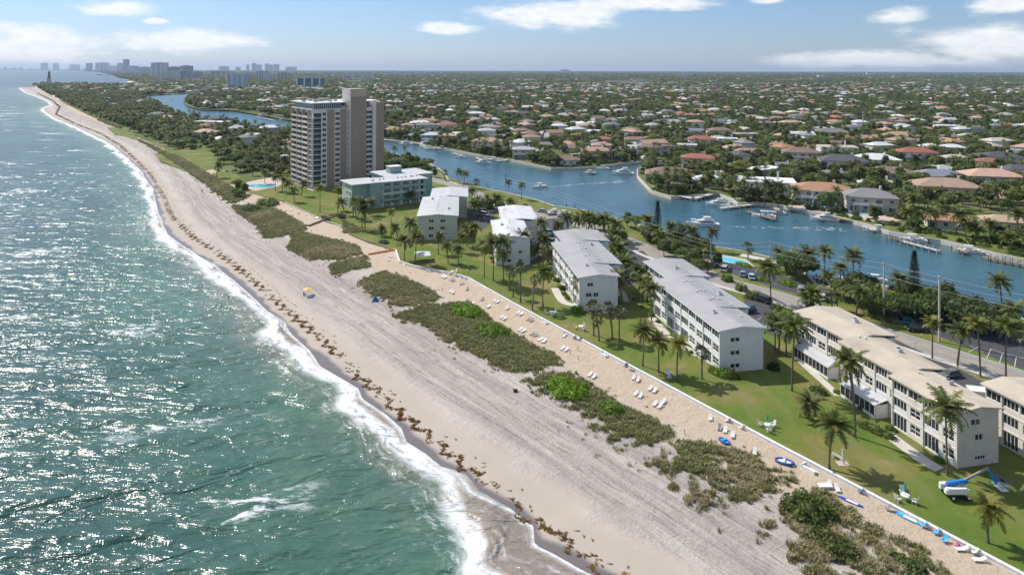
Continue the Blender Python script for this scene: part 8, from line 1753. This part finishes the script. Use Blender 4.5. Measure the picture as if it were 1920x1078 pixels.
for xa, xb, yt, yb, tone, lab in TW:
    Y = G((xa+xb)/2, yb)[1] if yb > 138 else (CAM_F*30.0/2.2)
    xm = (xa+xb)/2
    if yb <= 138: Y = G(xm, yb)[1] if yb > 134.5 else G(xm, 134.6 if xm > 160 else 132.0)[1]
    X = ((xa+xb)/2-960)/CAM_F*Y; w_ = (xb-xa)*Y/CAM_F; h = max(10, (CAM_Y0+_s*((xa+xb)/2-960)-yt)/CAM_F*Y+CAM_H); d_ = min(w_, 40); h = h-Y*.0012 if xm < 160 else h
    t = empty('tower_block', (X, Y+d_/2, 0), rad(-8)); tag(t, lab, 'tower block', 'towers of the distant skyline'); b = MB(); b.box(-w_/2, w_/2, -d_/2, d_/2, 0, h, TMt[tone]); b.build('body', t)
    b = MB(); b.box(-w_*.25, w_*.2, -d_*.3, d_*.2, h, h+3.5, M['conc']); b.build('roof_house', t)
    if w_ > 25: 
        for k in (-.5, -.17, .17, .5): b = MB(); b.box(w_*k-w_*.03, w_*k+w_*.03, -d_/2-.7, -d_/2-.01, 0, h+.6, M['white'] if tone != 'grey' else M['conc']); b.build('fin', t)
bx = MB()
for _ in range(170):
    xp = RNG.uniform(-20, 960); yp = float(np.interp(xp, [-20, 150, 200, 300, 640, 960], [131.4, 132.6, 138, 141, 139, 137]))-RNG.uniform(0, 1.6)*(xp > 180); q = G(xp, yp); w_ = RNG.uniform(.6, 4.5)*q[1]/CAM_F; h = RNG.uniform(1.2, 5.5)*q[1]/CAM_F*(1.0 if xp < 480 else .6)
    bx.box(q[0]-w_/2, q[0]+w_/2, q[1], q[1]+30, 0, h+_*.01, TMt[['white', 'grey', 'blue', 'white'][_ % 4]])
tag(bx.build('distant_blocks'), 'pale jumble of small far buildings along the left horizon', 'buildings', kind='stuff')
# lighthouse
q = G(92, 158); h = height_at((92, 158), 136); t = empty('lighthouse', (q[0], q[1], 0)); tag(t, 'dark skeletal iron lighthouse with lantern at the point', 'lighthouse'); r0 = h*.17; r1 = h*.045
for k in range(8): a = k*math.pi/4; b = MB(); b.bar((r0*math.cos(a), r0*math.sin(a), 0), (r1*math.cos(a), r1*math.sin(a), h*.84), .8, .8, M['iron']); b.build('leg', t)
for z in (.2, .42, .62): r = r0+(r1-r0)*z/.84; b = MB(); b.tube([(r*math.cos(a), r*math.sin(a), h*z) for a in np.linspace(0, 6.283, 9)], .4, M['iron'], 5, False); b.build('ring', t)
b = MB(); b.tube([(0, 0, 0), (0, 0, h*.84)], [1.7, 1.7], M['iron'], 8); b.build('stair_column', t); b = MB(); b.tube([(0, 0, h*.80), (0, 0, h*.84), (0, 0, h*.93), (0, 0, h*1.0)], [r1*1.3, r1*2.0, r1*1.5, .3], M['iron'], 10); b.build('lantern_room', t)
# fishing pier on the far beach
A, B = G(186, 141.5), G(222, 142.5); mb = MB(); mb.bar((A[0], A[1], 4), (B[0], B[1], 4), 8, 1.5, M['wood']); mb.box(A[0]-20, A[0]+20, A[1]-10, A[1]+10, 3, 10, M['wood']); t = empty('pier', (0, 0, 0)); tag(t, 'thin dark fishing pier reaching into the far bay', 'pier'); mb.build('deck', t)
for i in range(9): p = A+(B-A)*i/8; mb = MB(); mb.tube([(p[0], p[1], -3), (p[0], p[1], 3.3)], 1.2, M['wood'], 5); mb.build('pile', t)
sheet('sandbar', gp([(245, 152), (262, 149), (275, 151), (262, 156.5), (245, 157), (236, 154)]), .05, M['paleconc'])['kind'] = 'structure'
sheet('sandbar', gp([(62, 160), (75, 160), (100, 172), (115, 192), (85, 172), (70, 165)]), .03, M['pinkconc'])['kind'] = 'structure'
# tall radio mast
for p, yt, lab in (((1618, 243), 208, 'tall thin pale mast standing above the suburb at the right'), ((1172, 290), 260, 'slender pale mast behind the point house')):
    q = G(*p); h = height_at(p, yt); t = empty('mast', (q[0], q[1], 0)); tag(t, lab, 'mast'); b = MB(); b.tube([(0, 0, 0), (0, 0, h)], [.7, .35], M['poleconc'], 6); b.build('pole', t); b = MB(); b.tube([(0, 0, h*.93), (0, 0, h)], [.9, .9], M['poleconc'], 6); b.build('antenna', t)
settle()
# ------------------------------------------------------------------ air
hz_m = bpy.data.materials.new('haze_air'); hz_m.use_nodes = True; t = NT(hz_m.node_tree); t.n.clear()
pv = t.node('ShaderNodeVolumePrincipled'); pv.inputs['Color'].default_value = (.62, .78, 1.0, 1); pv.inputs['Density'].default_value = 0.000036; pv.inputs['Anisotropy'].default_value = 0.2
mo = t.node('ShaderNodeOutputMaterial'); t.l.new(pv.outputs[0], mo.inputs['Volume'])
bpy.context.view_layer.update(); top_z = max([(ob.matrix_world @ Vector(c_))[2] for ob in bpy.data.objects if ob.type == 'MESH' and ob.parent and ob.parent.name.startswith(('tower_block', 'apartment_tower', 'lighthouse', 'mast')) for c_ in ob.bound_box]+[CAM_H])
hb = MB(); hb.box(-60000, 60000, -500, 44000, -6.0, top_z+8.0, hz_m); o = hb.build('haze'); tag(o, kind='stuff', label='thin pale air haze over the whole coast', cat='haze')
